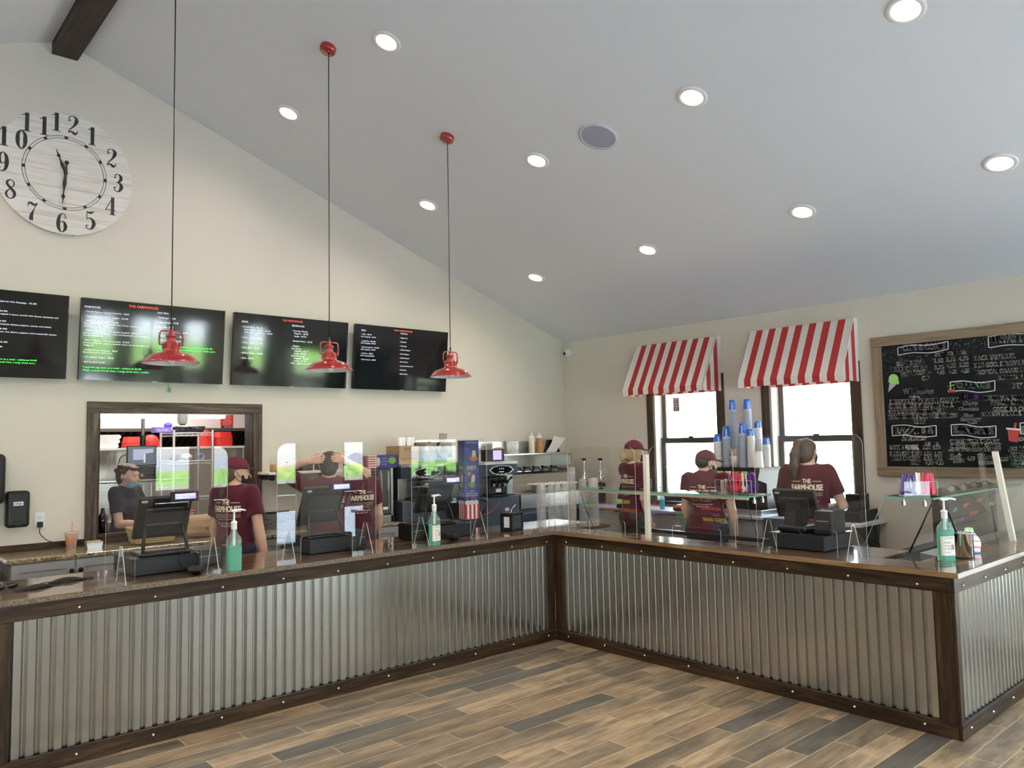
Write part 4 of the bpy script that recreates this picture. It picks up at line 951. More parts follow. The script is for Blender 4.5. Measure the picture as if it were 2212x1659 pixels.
SAN = pm('green_sanitizer_gel', (.27,.72,.55), .08); bs(SAN).inputs['Transmission Weight'].default_value = .55; bs(SAN).inputs['IOR'].default_value = 1.2
SANW = clear('clear_bottle_top', (.85,.97,.93), 1.4, (.7,.92,.85), .2); SANB = pm('blue_sanitizer_gel', (.25,.62,.78), .1); bs(SANB).inputs['Transmission Weight'].default_value = .5; bs(SANB).inputs['IOR'].default_value = 1.2
LAB = pm('cream_label', (.82,.79,.70), .6); INKD = pm('label_ink', (.06,.06,.10), .7); INKR = pm('label_red', (.6,.06,.05), .7)
def sanitizer(loc, rz, label, gel=SAN, lab=True, sc=1, fill=.155):
    t = thing('sanitizer_bottle', label, 'sanitizer bottle', loc, rz, 'pump bottles of sanitizer'); w = .043*sc
    m = MB(); oct_ = rrect(2*w, 2*w*.72, .016*sc, 3)
    zz = lambda k: [(x*k, y*k) for x, y in oct_]
    def loft(levels, mb):
        n = len(oct_); vs = []
        for k, z in levels: vs += [(x, y, z) for x, y in zz(k)]
        mb.add(vs, [(j*n+i, j*n+(i+1) % n, (j+1)*n+(i+1) % n, (j+1)*n+i) for j in range(len(levels)-1) for i in range(n)], 0, True)
        mb.add(vs[:n], [tuple(range(n))[::-1]], 0); mb.add(vs[-n:], [tuple(range(n))], 0)
    loft([(.95, .0005), (1, .006), (1, fill)], m); m.obj('gel', gel, t)
    m = MB(); loft([(1, fill+.0005), (1, .19*sc), (.86, .205*sc), (.42, .232*sc), (.36, .262*sc)], m); m.obj('bottle_top', SANW, t)
    m = MB(); m.cyl((0,0,fill+.004), (0,0,.262*sc), .009*sc, n=12); m.cyl((0,0,.255*sc), (0,0,.29*sc), .0175*sc, n=20); m.sphere((0,0,.295*sc), (.020*sc,.020*sc,.014*sc), 18, 10)
    m.cyl((0,0,.30*sc), (0,0,.365*sc), .0065*sc, n=12); m.box(-.02*sc, .02*sc, -.012*sc, .012*sc, .362*sc, .378*sc, 0, .004); m.tube([(.01*sc,0,.370*sc), (.05*sc,0,.373*sc), (.078*sc,0,.366*sc)], [.008*sc, .0065*sc, .005*sc], 10)
    m.obj('pump', WHT, t)
    if lab:
        z0, z1 = .035*sc, .15*sc; m = MB(); m.add([(x*1.012, y*1.012, z) for z in (z0, z1) for x, y in oct_[8:16]], [(i, i+1, 8+i+1, 8+i) for i in range(7)]); m.obj('label', LAB, t, fix=False)
        yb = -.72*w*1.02; f_ = lambda u, v: (u, yb, v); m = MB()
        text(m, 'HAND SANITIZER', f_, -.028*sc, .134*sc, .028*sc, .008*sc); text(m, 'Refreshing Gel', f_, -.03*sc, .108*sc, .012*sc, .011*sc); text(m, '70% alcohol', f_, -.03*sc, .09*sc, .012*sc, .008*sc)
        text(m, 'KILLS GERMS', f_, -.03*sc, .072*sc, .012*sc, .007*sc); text(m, '67.6 FL OZ', f_, -.03*sc, .05*sc, .004*sc, .007*sc)
        for i in range(9): m.box(.014*sc+i*.0019, .014*sc+i*.0019+(.0011 if i % 3 else .0006), yb, yb, .07*sc, .10*sc)
        m.obj('label_print', INKD, t, fix=False)
    return t
sanitizer((-2.772, .035, CT), .1, 'green sanitizer pump bottle without a label, beside the leftmost shield', lab=False, fill=.15)
sanitizer((-1.240, .020, CT), .25, 'green sanitizer pump bottle with a white label, in front of the blue popcorn tower')
sanitizer((.40, -2.985, CT), -.65, 'green sanitizer pump bottle beside the steel pail', fill=.185)

t = thing('napkin_dispenser', 'black box napkin dispenser with glass sides and a napkin sticking out', 'napkin dispenser', (-.213, .30, CT), .26)
m = MB(); w, d, h = .18, .125, .155
m.box(-w/2, w/2, -d/2, d/2, 0, .02, 0, .006); m.box(-w/2, w/2, -d/2, d/2, h-.022, h, 0, .006)
for sx_ in (-1, 1):
    for sy_ in (-1, 1): m.box(sx_*w/2-(.022 if sx_ > 0 else 0), sx_*w/2+(.022 if sx_ < 0 else 0), sy_*d/2-(.022 if sy_ > 0 else 0), sy_*d/2+(.022 if sy_ < 0 else 0), .018, h-.02, 0, .005)
m.obj('case', BLK, t); B(-w/2+.012, w/2-.012, -d/2+.01, d/2-.01, .02, h-.022).obj('window', pm('smoked_window', (.05,.065,.065), .08), t)
m = MB(); m.box(-w/2+.0105, -w/2+.0118, -d/2+.035, d/2-.035, .03, h-.035); m.obj('napkins', PAPER, t)
m = MB(); vs = []
for i in range(9):
    a = i/8; vs += [(-.07+.06*a*a, -.035, h-.004+.07*a-.018*a*a), (.055+.07*a*a, .035, h-.004+.078*a-.016*a*a)]
m.add(vs, [(2*i, 2*i+1, 2*i+3, 2*i+2) for i in range(8)], 0, True); o = m.obj('napkin', PAPER, t, fix=False); s_ = o.modifiers.new('thick', 'SOLIDIFY'); s_.thickness = .002

# stacks of clear cups and lids at the corner
def cup_stack(loc, r, h, label, cat='stack of cups', pitch=.011, group=None):
    t = thing('clear_cup_stack', label, cat, loc, 0, group)
    prof = [(r*.80, .0005)]; z = .0
    while z < h: prof += [(r, z+.002), (r, z+.004), (r*.86, z+.0055), (r*.86, z+pitch-.001)]; z += pitch
    prof += [(r*.82, z+.03), (r*.70, z+.055), (0, z+.056)]
    MB().lathe(prof, n=20).obj('cups', CLR, t); return t
ls = [(.225,.40), (.19,.33), (.235,.265), (.255,.20), (.28,.13), (.30,.06)]
for i, (x, y) in enumerate(ls):
    cup_stack((x, y, CT), .034, (.33, .33, .34, .335, .34, .27)[i], ('leftmost tall stack of clear lids at the inner corner of the counter', 'second stack of clear lids at the counter corner', 'third stack of clear lids at the counter corner',
              'fourth stack of clear lids at the counter corner', 'bluish fifth stack of clear lids at the counter corner', 'shortest stack of clear lids at the counter corner, nearest the glass guard')[i], pitch=.009, group='stacks of clear lids at the corner')
for x, y, h, lb in ((.46,.22,.46,'tallest stack of clear cups, rising behind the left end of the glass shelf'), (.46,.08,.36,'stack of clear cups seen through the left end of the glass guard'), (.50,-.02,.37,'stack of clear dome lids poking above the glass shelf'), (.60,.10,.36,'stack of clear cups behind the other clear stacks at the glass guard')):
    cup_stack((x, y, CT), .042, h, lb, pitch=.012, group='stacks of clear cups behind the guard')
# ------------------------------------------------------------------ glass food guards
TG = {'g': (.12,.85,.18), 'y': (.72,.85,.08), 'o': (.98,.25,.05), 'p': (.42,.12,.70), 'r': (.98,.10,.12), 'b': (.15,.40,.95)}
def marker(k): return pm('marker_'+k, TG[k], .6, emit=TG[k], es=.0)
t = thing('food_guard', 'glass food guard with a cream post and glass shelf over the ice cream tubs', 'food guard', (0, 0, CT))
m = MB(); m.box(.075, .36, -1.85, -.245, .352, .362); m.obj('shelf', [GLASS], t)
m = MB(); m.box(.0715, .075, -1.85, -.245, .351, .363); m.box(.075, .36, -1.854, -1.85, .351, .363); m.box(.075, .36, -.245, -.241, .351, .363); m.obj('shelf_edge', GEDGE, t)
m = MB(); m.box(.078, .098, -1.84, -.25, .334, .351, 0, .002); m.obj('rail', pm('cream_rail', (.62,.52,.38), .4), t)
m = MB(); vs = []
for i in range(11):
    a = i/10; z = .348*(1-a)+.002*a; x = .086+.16*(a**1.4); vs += [(x, -1.83, z), (x, -.25, z)]
m.add(vs, [(2*i, 2*i+1, 2*i+3, 2*i+2) for i in range(10)], 0, True); m.obj('front_glass', GLASS, t, fix=False)
for y_ in (-1.83, -.25):
    MB().tube([(vs[2*i][0], y_, vs[2*i][2]) for i in range(11)], .003, 6).obj('glass_edge', pm('dark_glass_edge', (.04,.07,.06), .2), t)
for y_ in (-1.845, -.255):
    m = MB(); m.add([(.10, y_, .345), (.355, y_, .345), (.27, y_, .003), (.245, y_, .003)], [(0,1,2,3)]); m.obj('end_glass', GLASS, t, fix=False)
m = MB(); m.box(.04, .075, -.995, -.96, .0005, .648, 0, .002); m.obj('post', CREAM, t)
for y_, x_ in ((-1.835,.17), (-1.835,.28)):
    m = MB(); m.cyl((x_, y_, .351), (x_, y_, .33), .006, n=10); m.cyl((x_, y_, .332), (x_, y_, .305), .013, n=16); m.obj('clamp', CHROME, t)
fg = lambda u, v: (.086+.16*(max(0, (.348-v)/.346)**1.4)-.002, -u, v)
FL = [('g','COOKIE DOUGH',.23,.21,.36,.026), ('p','BLACK RASPBERRY',.42,.24,.58,.026), ('o','MINT CHIP',.44,.17,.57,.026), ('y','MAINE BLUEBERRY',.62,.255,.77,.03), ('o','FLY FISHING FUDGE',.64,.185,.80,.03),
      ('r','STRAWBERRY',.94,.245,1.06,.026), ('p','BLACK CHERRY',.94,.185,1.08,.026), ('o','CHOCOLATE',1.17,.245,1.28,.028), ('g','VANILLA',1.18,.17,1.27,.028), ('r','CINNAMON BUN',1.43,.245,1.60,.03), ('p','TARO',1.50,.20,1.58,.026), ('y','BANANA CREAM PIE',1.42,.16,1.62,.032)]
for k in 'gpoyr':
    m = MB()
    for kk, s_, u0, v, u1, h_ in FL:
        if kk == k: text(m, s_, fg, u0, v, u1, h_*.9)
    m.obj('marker_lettering', marker(k), t, fix=False)
t = thing('food_guard', 'glass food guard with a leaning cream post at the right edge of the picture', 'food guard', (0, 0, CT))
m = MB(); m.box(.55, 2.33, -2.87, -2.56, .352, .362); m.obj('shelf', GLASS, t)
m = MB(); m.box(.55, 2.33, -2.874, -2.87, .351, .363); m.box(.546, .55, -2.874, -2.56, .351, .363); m.obj('shelf_edge', GEDGE, t)
m = MB(); m.add([(.57, -2.868, .35), (2.33, -2.868, .35), (2.33, -2.70, .002), (.57, -2.70, .002)], [(0,1,2,3)]); m.obj('front_glass', GLASS, t, fix=False)
m = MB(); m.add([(.57, -2.868, .35), (.57, -2.56, .35), (.57, -2.40, .002), (.57, -2.70, .002)], [(0,1,2,3)]); m.obj('end_glass', GLASS, t, fix=False)
MB().tube([(.57, -2.868, .35), (.57, -2.70, .004)], .005, 6).obj('glass_edge', BLK, t)
MB().tube([(.57, -2.56, .35), (.57, -2.40, .004)], .002, 6).obj('glass_edge', GEDGE, t)
m = MB(); m.add([(.62, -2.93, .002), (2.33, -2.93, .002), (2.33, -2.86, .66), (.62, -2.86, .66)], [(0,1,2,3)]); m.obj('upper_glass', GLASS, t, fix=False)
m = MB(); m.prism([(1.605,-3.008), (1.64,-3.008), (1.64,-2.973), (1.605,-2.973)], lambda a, b, d: (a, b+d*.125, d), .0005, .63); m.obj('post', CREAM, t)
for y_, x_ in ((-2.80,.60), (-2.67,.60)):
    m = MB(); m.cyl((x_, y_, .351), (x_, y_, .33), .006, n=10); m.cyl((x_, y_, .332), (x_, y_, .305), .013, n=16); m.obj('clamp', CHROME, t)
f2 = lambda u, v: (u, -2.868+.168*(.35-v)/.348-.003, v)
for k, s_, u0, v, u1, h_ in (('b','OREO',1.02,.235,1.08,.03), ('r','M&M',1.18,.255,1.28,.03), ('o','NUTS',1.42,.275,1.52,.03), ('g','MINTS',1.06,.14,1.17,.026), ('p','CHIPS',1.22,.15,1.34,.028), ('r','GUMMIES',1.40,.18,1.56,.03), ('y','SPRINKLES',1.72,.23,1.86,.028), ('p','HEATH',1.70,.31,1.82,.03)):
    m = MB(); text(m, s_, f2, u0, v, u1, h_); m.obj('marker_lettering', marker(k), t, fix=False)
# utensil holders with plastic spoons
SPC = {'pink': pm('pink_spoon', (.75,.03,.09), .4), 'white': pm('ivory_spoon', (.80,.76,.68), .4), 'purple': pm('purple_spoon', (.10,.015,.26), .4)}
def spoon_mesh():
    m = MB(); vs = []; prof = [(-.002,.0045,0), (.03,.0042,0), (.06,.004,.001), (.085,.0055,.002), (.098,.012,.001), (.112,.0165,-.001), (.126,.013,.0), (.134,.004,.002)]
    for z, w, d in prof: vs += [(-w, d-.001, -z), (w, d-.001, -z), (w, d+.0012, -z), (-w, d+.0012, -z)]
    for i in range(len(prof)-1):
        for k in range(4): m.add(vs, [(4*i+k, 4*i+(k+1) % 4, 4*i+4+(k+1) % 4, 4*i+4+k)], 0, False)
    m.add(vs[:4], [(0,1,2,3)]); m.add(vs[-4:], [(3,2,1,0)]); return m
SPM = {}
for k in SPC:
    o = spoon_mesh().obj('spoon', SPC[k]); SPM[k] = o.data; bpy.data.objects.remove(o)
def spoons(kind, n, x0, x1, y0, y1, zb, fn, where):
    for i in range(n):
        o = bpy.data.objects.new('plastic_spoon', SPM[kind]); COL.objects.link(o); a = (i+.5)/n
        p = fn(x0+(x1-x0)*a, y0+(y1-y0)*random.random(), zb+.136+random.uniform(0, .012)); o.location = p
        o.rotation_euler = (random.uniform(-.05, .05), random.uniform(-.05, .05), random.uniform(-.35, .35)+where[1]); tag(o, kind.replace('white', 'ivory')+' plastic spoon standing in the '+where[0], 'spoon', kind+' spoons in the '+where[0])
def holder(loc, rz, label, w, d, h):
    t = thing('utensil_holder', label, 'utensil holder', loc, rz); m = MB(); e = .002
    m.box(-w/2, w/2, -d/2, d/2, 0, e); m.box(-w/2, w/2, -d/2, -d/2+e, e, h); m.box(-w/2, w/2, d/2-e, d/2, e, h*1.1)
    for x_ in (-w/2, -w/6, w/6, w/2-e): m.box(x_, x_+e, -d/2+e, d/2-e, e, h)
    m.obj('box', ACR, t); m = MB(); m.box(-w/2, w/2, -d/2-.0005, -d/2+e, h, h+.002)
    for x_ in (-w/2, w/2-e): m.box(x_-.0005, x_+e, -d/2-.0006, -d/2, .001, h)
    m.obj('edge', ACRE, t)
h1 = (.21, -1.675, CT+.363); holder(h1, -PI/2, 'clear three-part utensil holder on the long glass shelf', .30, .10, .10)
tr1 = lambda u, v, z: (h1[0]+v, h1[1]-u, z)
WN = 'holder on the long glass shelf'; spoons('white', 9, -.13, -.06, -.03, .03, h1[2]-.045, tr1, (WN, -PI/2)); spoons('pink', 14, -.045, .045, -.035, .035, h1[2]+.006, tr1, (WN, -PI/2)); spoons('white', 3, .055, .08, -.03, .03, h1[2]+.006, tr1, (WN, -PI/2)); spoons('purple', 7, .085, .14, -.03, .03, h1[2]+.004, tr1, (WN, -PI/2))
h2 = (.66, -2.74, CT+.363); holder(h2, -PI/4, 'clear utensil holder on the glass shelf below the chalkboard', .21, .09, .095)
tr2 = lambda u, v, z: (h2[0]+(u+v)*.7071, h2[1]+(v-u)*.7071, z); WN = 'holder below the chalkboard'
spoons('purple', 9, -.095, -.03, -.03, .03, h2[2]+.003, tr2, (WN, -PI/4)); spoons('white', 5, -.022, .022, -.035, .02, h2[2]+.010, tr2, (WN, -PI/4)); spoons('pink', 11, .028, .095, -.03, .03, h2[2]+.003, tr2, (WN, -PI/4))
# steel pail with a folded cloth, pen and towels at the right end
t = thing('steel_pail', 'shiny steel cylinder pail at the outer corner of the counter', 'pail', (.58, -3.02, CT))
m = MB(); m.lathe([(0,.0005), (.055,.0005), (.0575,.004), (.058,.148), (.061,.152), (.061,.156), (.056,.156), (.055,.010), (0,.008)], n=40); m.obj('body', pm('polished_steel', (.78,.76,.73), .07, 1), t)
MB().lathe([(.0595,0), (.0595,.010), (.058,.010)], n=40).obj('base_ring', BLK, t)
t = thing('scoop_handle', 'black handled scoop leaning out of the steel pail', 'scoop', (.58, -3.02, CT)); MB().tube([(.0,.0,.012), (-.045,.03,.20), (-.078,.05,.285)], .0065, 10).obj('handle', BLK, t)
t = thing('folded_towel', 'white towel with rainbow stripes hanging beside the steel pail', 'towel', (.745, -2.98, CT))
m = MB(); nu, nv = 14, 16; vs = []
for j in range(nv+1):
    v = j/nv
    for i in range(nu+1):
        u = i/nu; wd = .03+.10*math.sin(min(1, v*1.2)*PI*.6); vs.append(((u-.35)*2*wd*.8, -.02+.02*math.sin(u*9+v*3)-.03*v*0, .002+.165*(1-v)+.008*math.sin(u*7)*v*(1-v)))
m.add(vs, [(j*(nu+1)+i, j*(nu+1)+i+1, (j+1)*(nu+1)+i+1, (j+1)*(nu+1)+i) for j in range(nv) for i in range(nu)], 0, True)
TW = pm('rainbow_stripe_towel', (.85,.85,.85), .9); nt = TW.node_tree; tc_ = node(nt, 'ShaderNodeTexCoord'); sp = node(nt, 'ShaderNodeSeparateXYZ'); nt.links.new(tc_.outputs['Object'], sp.inputs[0])
nt.links.new(ramp(nt, mth(nt, 'ADD', mth(nt, 'DIVIDE', sp.outputs['Z'], .17), mth(nt, 'MULTIPLY', sp.outputs['X'], .8)), [(0,(.25,.45,.85)),(.14,(.8,.8,.85)),(.26,(.75,.2,.3)),(.33,(.85,.85,.85)),(.5,(.8,.3,.25)),(.55,(.85,.85,.85)),(.7,(.5,.5,.75)),(.78,(.85,.85,.85)),(.9,(.5,.75,.4)),(1,(.85,.85,.85))], 'CONSTANT'), bs(TW).inputs['Base Color'])
o = m.obj('cloth', TW, t, fix=False); s_ = o.modifiers.new('thick', 'SOLIDIFY'); s_.thickness = .004
# face masks and glasses at the left end
def mask(loc, rz, label, sc):
    t = thing('face_mask', label, 'face mask', loc, rz); m = MB(); nu, nv = 14, 8; vs = []
    for j in range(nv+1):
        v = j/nv-.5
        for i in range(nu+1):
            u = i/nu-.5; z = .004+.022*(1-4*u*u)*(1-4*v*v*.8)*sc; vs.append((u*.19*sc, v*.085*(1-.5*abs(u)*1.2), z))
    m.add(vs, [(j*(nu+1)+i, j*(nu+1)+i+1, (j+1)*(nu+1)+i+1, (j+1)*(nu+1)+i) for j in range(nv) for i in range(nu)], 0, True)
    o = m.obj('cloth', pm('black_cloth', (.012,.011,.013), .9), t, fix=False); s_ = o.modifiers.new('thick', 'SOLIDIFY'); s_.thickness = .0025
    for s in (-1, 1): MB().tube(smooth_path([(s*.09*sc, .02, .006), (s*.125*sc, .03, .004), (s*.14*sc, -.002, .004), (s*.12*sc, -.03, .004), (s*.09*sc, -.02, .006)], 5), .0022, 6).obj('ear_loop', pm('black_cloth', (0,0,0)), t)
mask((-3.62, .40, CT), .05, 'black cloth face mask lying farther back on the counter', 1.0); mask((-3.795, .28, CT), .35, 'black cloth face mask at the front edge of the counter on the far left', .9)
t = thing('eyeglasses', 'dark sunglasses lying at the left edge of the counter', 'glasses', (-3.93, .36, CT), .3); m = MB()
for s in (-1, 1): m.sphere((s*.034, 0, .016), (.028,.004,.016), 14, 8)
m.obj('lenses', BLKG, t)
for s in (-1, 1): MB().tube([(s*.064, 0, .02), (s*.066, .09, .016), (s*.06, .13, .006)], .003, 6).obj('temple', BLK, t)

# ================================================================== BACK BAR ALONG THE MENU WALL
def shaker(t, x0, x1, z0, z1, y, knob=None, nm='door'):
    m = MB(); k = .055; m.box(x0, x1, y-.018, y, z0, z1, 0, .002)
    d = m.obj(nm, CAB, t); m = MB()
    m.box(x0, x0+k, y-.026, y-.018, z0, z1); m.box(x1-k, x1, y-.026, y-.018, z0, z1); m.box(x0+k, x1-k, y-.026, y-.018, z1-k, z1); m.box(x0+k, x1-k, y-.026, y-.018, z0, z0+k); m.obj('door_frame', CAB, d)
    if knob:
        m = MB(); m.cyl((knob[0], y-.026, knob[1]), (knob[0], y-.04, knob[1]), .007, n=12); m.sphere((knob[0], y-.046, knob[1]), (.018,.012,.018), 16, 10); m.obj('knob', BLK, d)
def base_cab(x0, x1, y, label, grp='grey base cabinets under the granite'):
    t = thing('base_cabinet', label, 'cabinet', (0,0,0), 0, grp); B(x0+.001, x1-.001, y, YL-.002, .1, .884).obj('body', CAB, t); B(x0+.001, x1-.001, y+.06, YL-.01, 0, .1).obj('plinth', BLKM, t)
    xm = (x0+x1)/2; shaker(t, x0+.004, xm-.002, .11, .875, y-.001, (xm-.03, .80)); shaker(t, xm+.002, x1-.004, .11, .875, y-.001, (xm+.03, .80)); return t
base_cab(-3.70, -2.88, 1.72, 'grey double-door base cabinet below the iced drink, left of the kitchen opening'); base_cab(-2.88, -2.06, 1.72, 'grey base cabinet under the kitchen opening, hidden by the leftmost shield'); base_cab(-2.06, -1.24, 1.72, 'grey base cabinet under the steel container'); base_cab(-1.24, -.46, 1.72, 'pale grey cabinet ending beside the tall display case')
t = thing('granite_countertop', 'speckled brown granite top along the menu wall below the kitchen opening', 'countertop'); B(-3.73, -.44, 1.685, YL-.001, .885, CT, 0, .006).obj('slab', GRAN, t)
B(-3.73, -.46, YL-.018, YL-.0005, CT+.0005, .968, 0, .002).obj('backsplash', RAIL['x'], t)
t = thing('hand_sink', 'steel hand sink at the left edge beyond the granite top', 'sink', (-4.0, 1.95, 0))
m = MB(); m.box(-.24, .24, -.26, .245, .70, .87, 0, .01); m.obj('basin', STEEL, t); B(-.24, .24, .20, .245, .87, 1.12, 0, .004).obj('splashback', STEEL, t)
B(-.20, .20, -.2, .2, 0, .70).obj('pedestal', DGRY, t)
# small things on the granite and wall
t = thing('iced_drink_cup', 'clear plastic iced drink cup with orange letters and a straw on the granite', 'cup', (-3.24, 2.08, CT))
m = MB(); m.lathe([(0,.0005), (.033,.0005), (.045,.105)], n=24); m.obj('drink', pm('iced_coffee', (.62,.42,.26), .3), t)
m = MB(); m.lathe([(.034,.0), (.0475,.115), (.0475,.119), (.049,.121), (.049,.126), (.040,.131), (0,.132)], n=24); m.obj('cup', CLR, t)
MB().tube([(.003,0,.05), (.004,0,.205)], .0035, 8).obj('straw', pm('orange_straw', (.8,.2,.03), .4), t)
m = MB(); fcup = lambda z_: 0.0345+.0125*z_/.115+.0012
def cyl_fn(r0, r1, h, a0):
    return lambda u, v: ((r0+(r1-r0)*v/h+.0009)*math.sin(u/(r0)+a0), -(r0+(r1-r0)*v/h+.0009)*math.cos(u/r0+a0), v)
fcu = cyl_fn(.0345, .0475, .115, -.45)
text(m, 'DN', fcu, -.022, .062, .018, .026, bold=.002); text(m, 'KN', fcu, -.018, .032, .016, .026, bold=.002); m.obj('orange_lettering', pm('orange_print', (.85,.18,.03), .5), t, fix=False)
t = thing('foil_tray', 'small foil tray on the granite by the kitchen opening', 'tray', (-3.10, 2.0, CT)); m = MB()
m.prism([(-.05,.0005), (.05,.0005), (.06,.045), (-.06,.045)], lambda a, b, d: (a, d, b), -.04, .04); m.obj('tray', pm('foil', (.6,.6,.58), .3, .9), t); B(-.052, .052, -.036, .036, .045, .052, 0, .003).obj('contents', pm('tan_crumbs', (.45,.33,.18), .9), t)
t = thing('wall_outlet', 'white wall outlet left of the kitchen opening', 'outlet', (-3.437, YL-.0005, 1.142))
B(-.035, .035, -.006, 0, -.058, .058, 0, .002).obj('plate', WHT, t); m = MB()
for z_ in (.02, -.02): m.box(-.016, .016, -.0075, -.006, z_-.014, z_+.014, 0, .001)
m.obj('socket', pm('socket_white', (.7,.7,.68), .4), t)
t = thing('charger_cable', 'black charger plugged into the outlet, its cord trailing to the counter', 'charger', (-3.437, YL-.0085, 1.12)); B(-.018, .018, -.04, 0, -.03, .012, 0, .004).obj('plug', BLK, t)
MB().tube(smooth_path([(0,-.02,-.03), (.0,-.03,-.08), (.05,-.05,-.135), (.12,-.06,-.16), (.18,-.06,-.195), (.235,-.07,-.199)], 6), .003, 6).obj('cord', BLK, t)
t = thing('soap_dispenser', 'black wall soap dispenser with a small white label at the left', 'soap dispenser', (-3.595, YL-.0005, 1.105))
m = MB(); m.box(-.078, .078, -.095, 0, 0, .275, 0, .026, 4); m.obj('case', BLK, t); m = MB(); m.sphere((0,-.078,.03), (.045,.03,.026), 20, 10); m.obj('push_bar', DGRY, t)
B(-.033, .033, -.0965, -.095, .165, .195, 0, .001).obj('label', WHT, t); m = MB(); text(m, 'Kleege', lambda u, v: (u, -.0968, v), -.022, .174, .022, .012, bold=.001); m.obj('label_print', INKD, t, fix=False)
t = thing('towel_dispenser', 'black paper towel dispenser cut off by the left edge of the picture', 'towel dispenser', (-3.865, YL-.0005, 1.295)); m = MB(); m.box(-.17, .17, -.21, 0, 0, .37, 0, .04, 4); m.obj('case', BLK, t); B(-.12, .12, -.2, -.03, -.004, 0).obj('outlet_slot', DGRY, t)
t = thing('steel_container', 'open stainless steel container on the granite right of the kitchen opening', 'container', (-1.63, 2.0, CT))
m = MB(); e = .004; w, d, h = .17, .14, .155
m.box(-w, w, -d, d, .0005, e); m.box(-w, w, -d, -d+e, e, h); m.box(-w, w, d-e, d, e, h); m.box(-w, -w+e, -d+e, d-e, e, h); m.box(w-e, w, -d+e, d-e, e, h); m.box(-w-.008, w+.008, -d-.008, -d, h-.006, h); m.box(-w-.008, -w, -d, d, h-.006, h); m.obj('pan', STEEL, t)
MB().tube([(-w+.01, 0, h+.008), (w*.2, -.02, h+.006), (w, .01, h+.008)], .009, 8).obj('tongs', BLK, t)
t = thing('wall_shelf', 'short cream shelf with black brackets right of the kitchen opening', 'shelf', (-1.31, 2.07, 1.42)); B(-.375, .375, -.13, .135, 0, .024, 0, .003).obj('board', CREAM, t)
for x_ in (-.33, .28):
    m = MB(); m.cyl((x_,-.10,-.026), (x_,.13,-.026), .022, n=16); m.sphere((x_,-.10,-.028), (.03,.012,.026), 16, 10); m.obj('bracket', BLK, t)
t = thing('snack_jar', 'glass jar of tan snacks on the short cream shelf', 'jar', (-1.60, 2.02, 1.444)); m = MB(); m.lathe([(0,.0005), (.036,.0005), (.038,.07), (.0,.072)], n=20); m.obj('snacks', pm('tan_snacks', (.5,.28,.12), .8), t); MB().lathe([(.04,0), (.041,.11), (.034,.125), (.034,.14)], n=20).obj('glass', GLASS, t)
for i, (x_, w_, s_) in enumerate(((-1.40,.10,'MEN'), (-1.27,.11,'OPEN'), (-1.10,.12,'HERE'))):
    t = thing('lettered_box', ('small dark lettered box on the cream shelf beside the jar', 'dark lettered box on the cream shelf behind the raised arm', 'dark lettered box on the cream shelf behind the worker with raised hands')[i], 'box', (x_, 2.05, 1.444))
    B(-w_/2, w_/2, -.04, .04, .0005, .085, 0, .002).obj('carton', DGRY, t); m = MB(); text(m, s_, lambda u, v: (u, -.0406, v), -w_*.42, .02, w_*.42, .045, bold=.002); m.obj('lettering', TXT, t, fix=False)
# display case with louvred side
t = thing('display_case', 'tall stainless display case with louvred side left of the soft serve machines', 'display case', (-.645, 1.86, 0))
m = MB()
for sx_ in (-1, 1):
    for y_ in (-.13, .3): B(sx_*.125-.012, sx_*.125+.012, y_-.012, y_+.012, .9155, 1.445).obj('upright', STEELZ, t)
B(-.137, .137, -.142, .312, .9165, .99, 0, .004).obj('base', STEEL, t); m = MB()
for i in range(14): m.box(-.118, -.03, -.138, -.1185, 1.03+i*.029, 1.045+i*.029)
m.obj('louvre', BLKM, t); B(-.118, .118, -.117, .287, 1.0, 1.44).obj('interior', pm('case_inside', (.10,.095,.085), .6), t); B(-.02, .113, -.14, -.137, 1.02, 1.44).obj('glass_door', GLASS, t)
m = MB(); m.box(.0, .012, -.147, -.141, 1.05, 1.42); m.box(.085, .095, -.147, -.141, 1.05, 1.42); m.obj('door_rail', CHROME, t); B(.02, .075, -.1435, -.141, 1.045, 1.07).obj('label', PAPER, t)
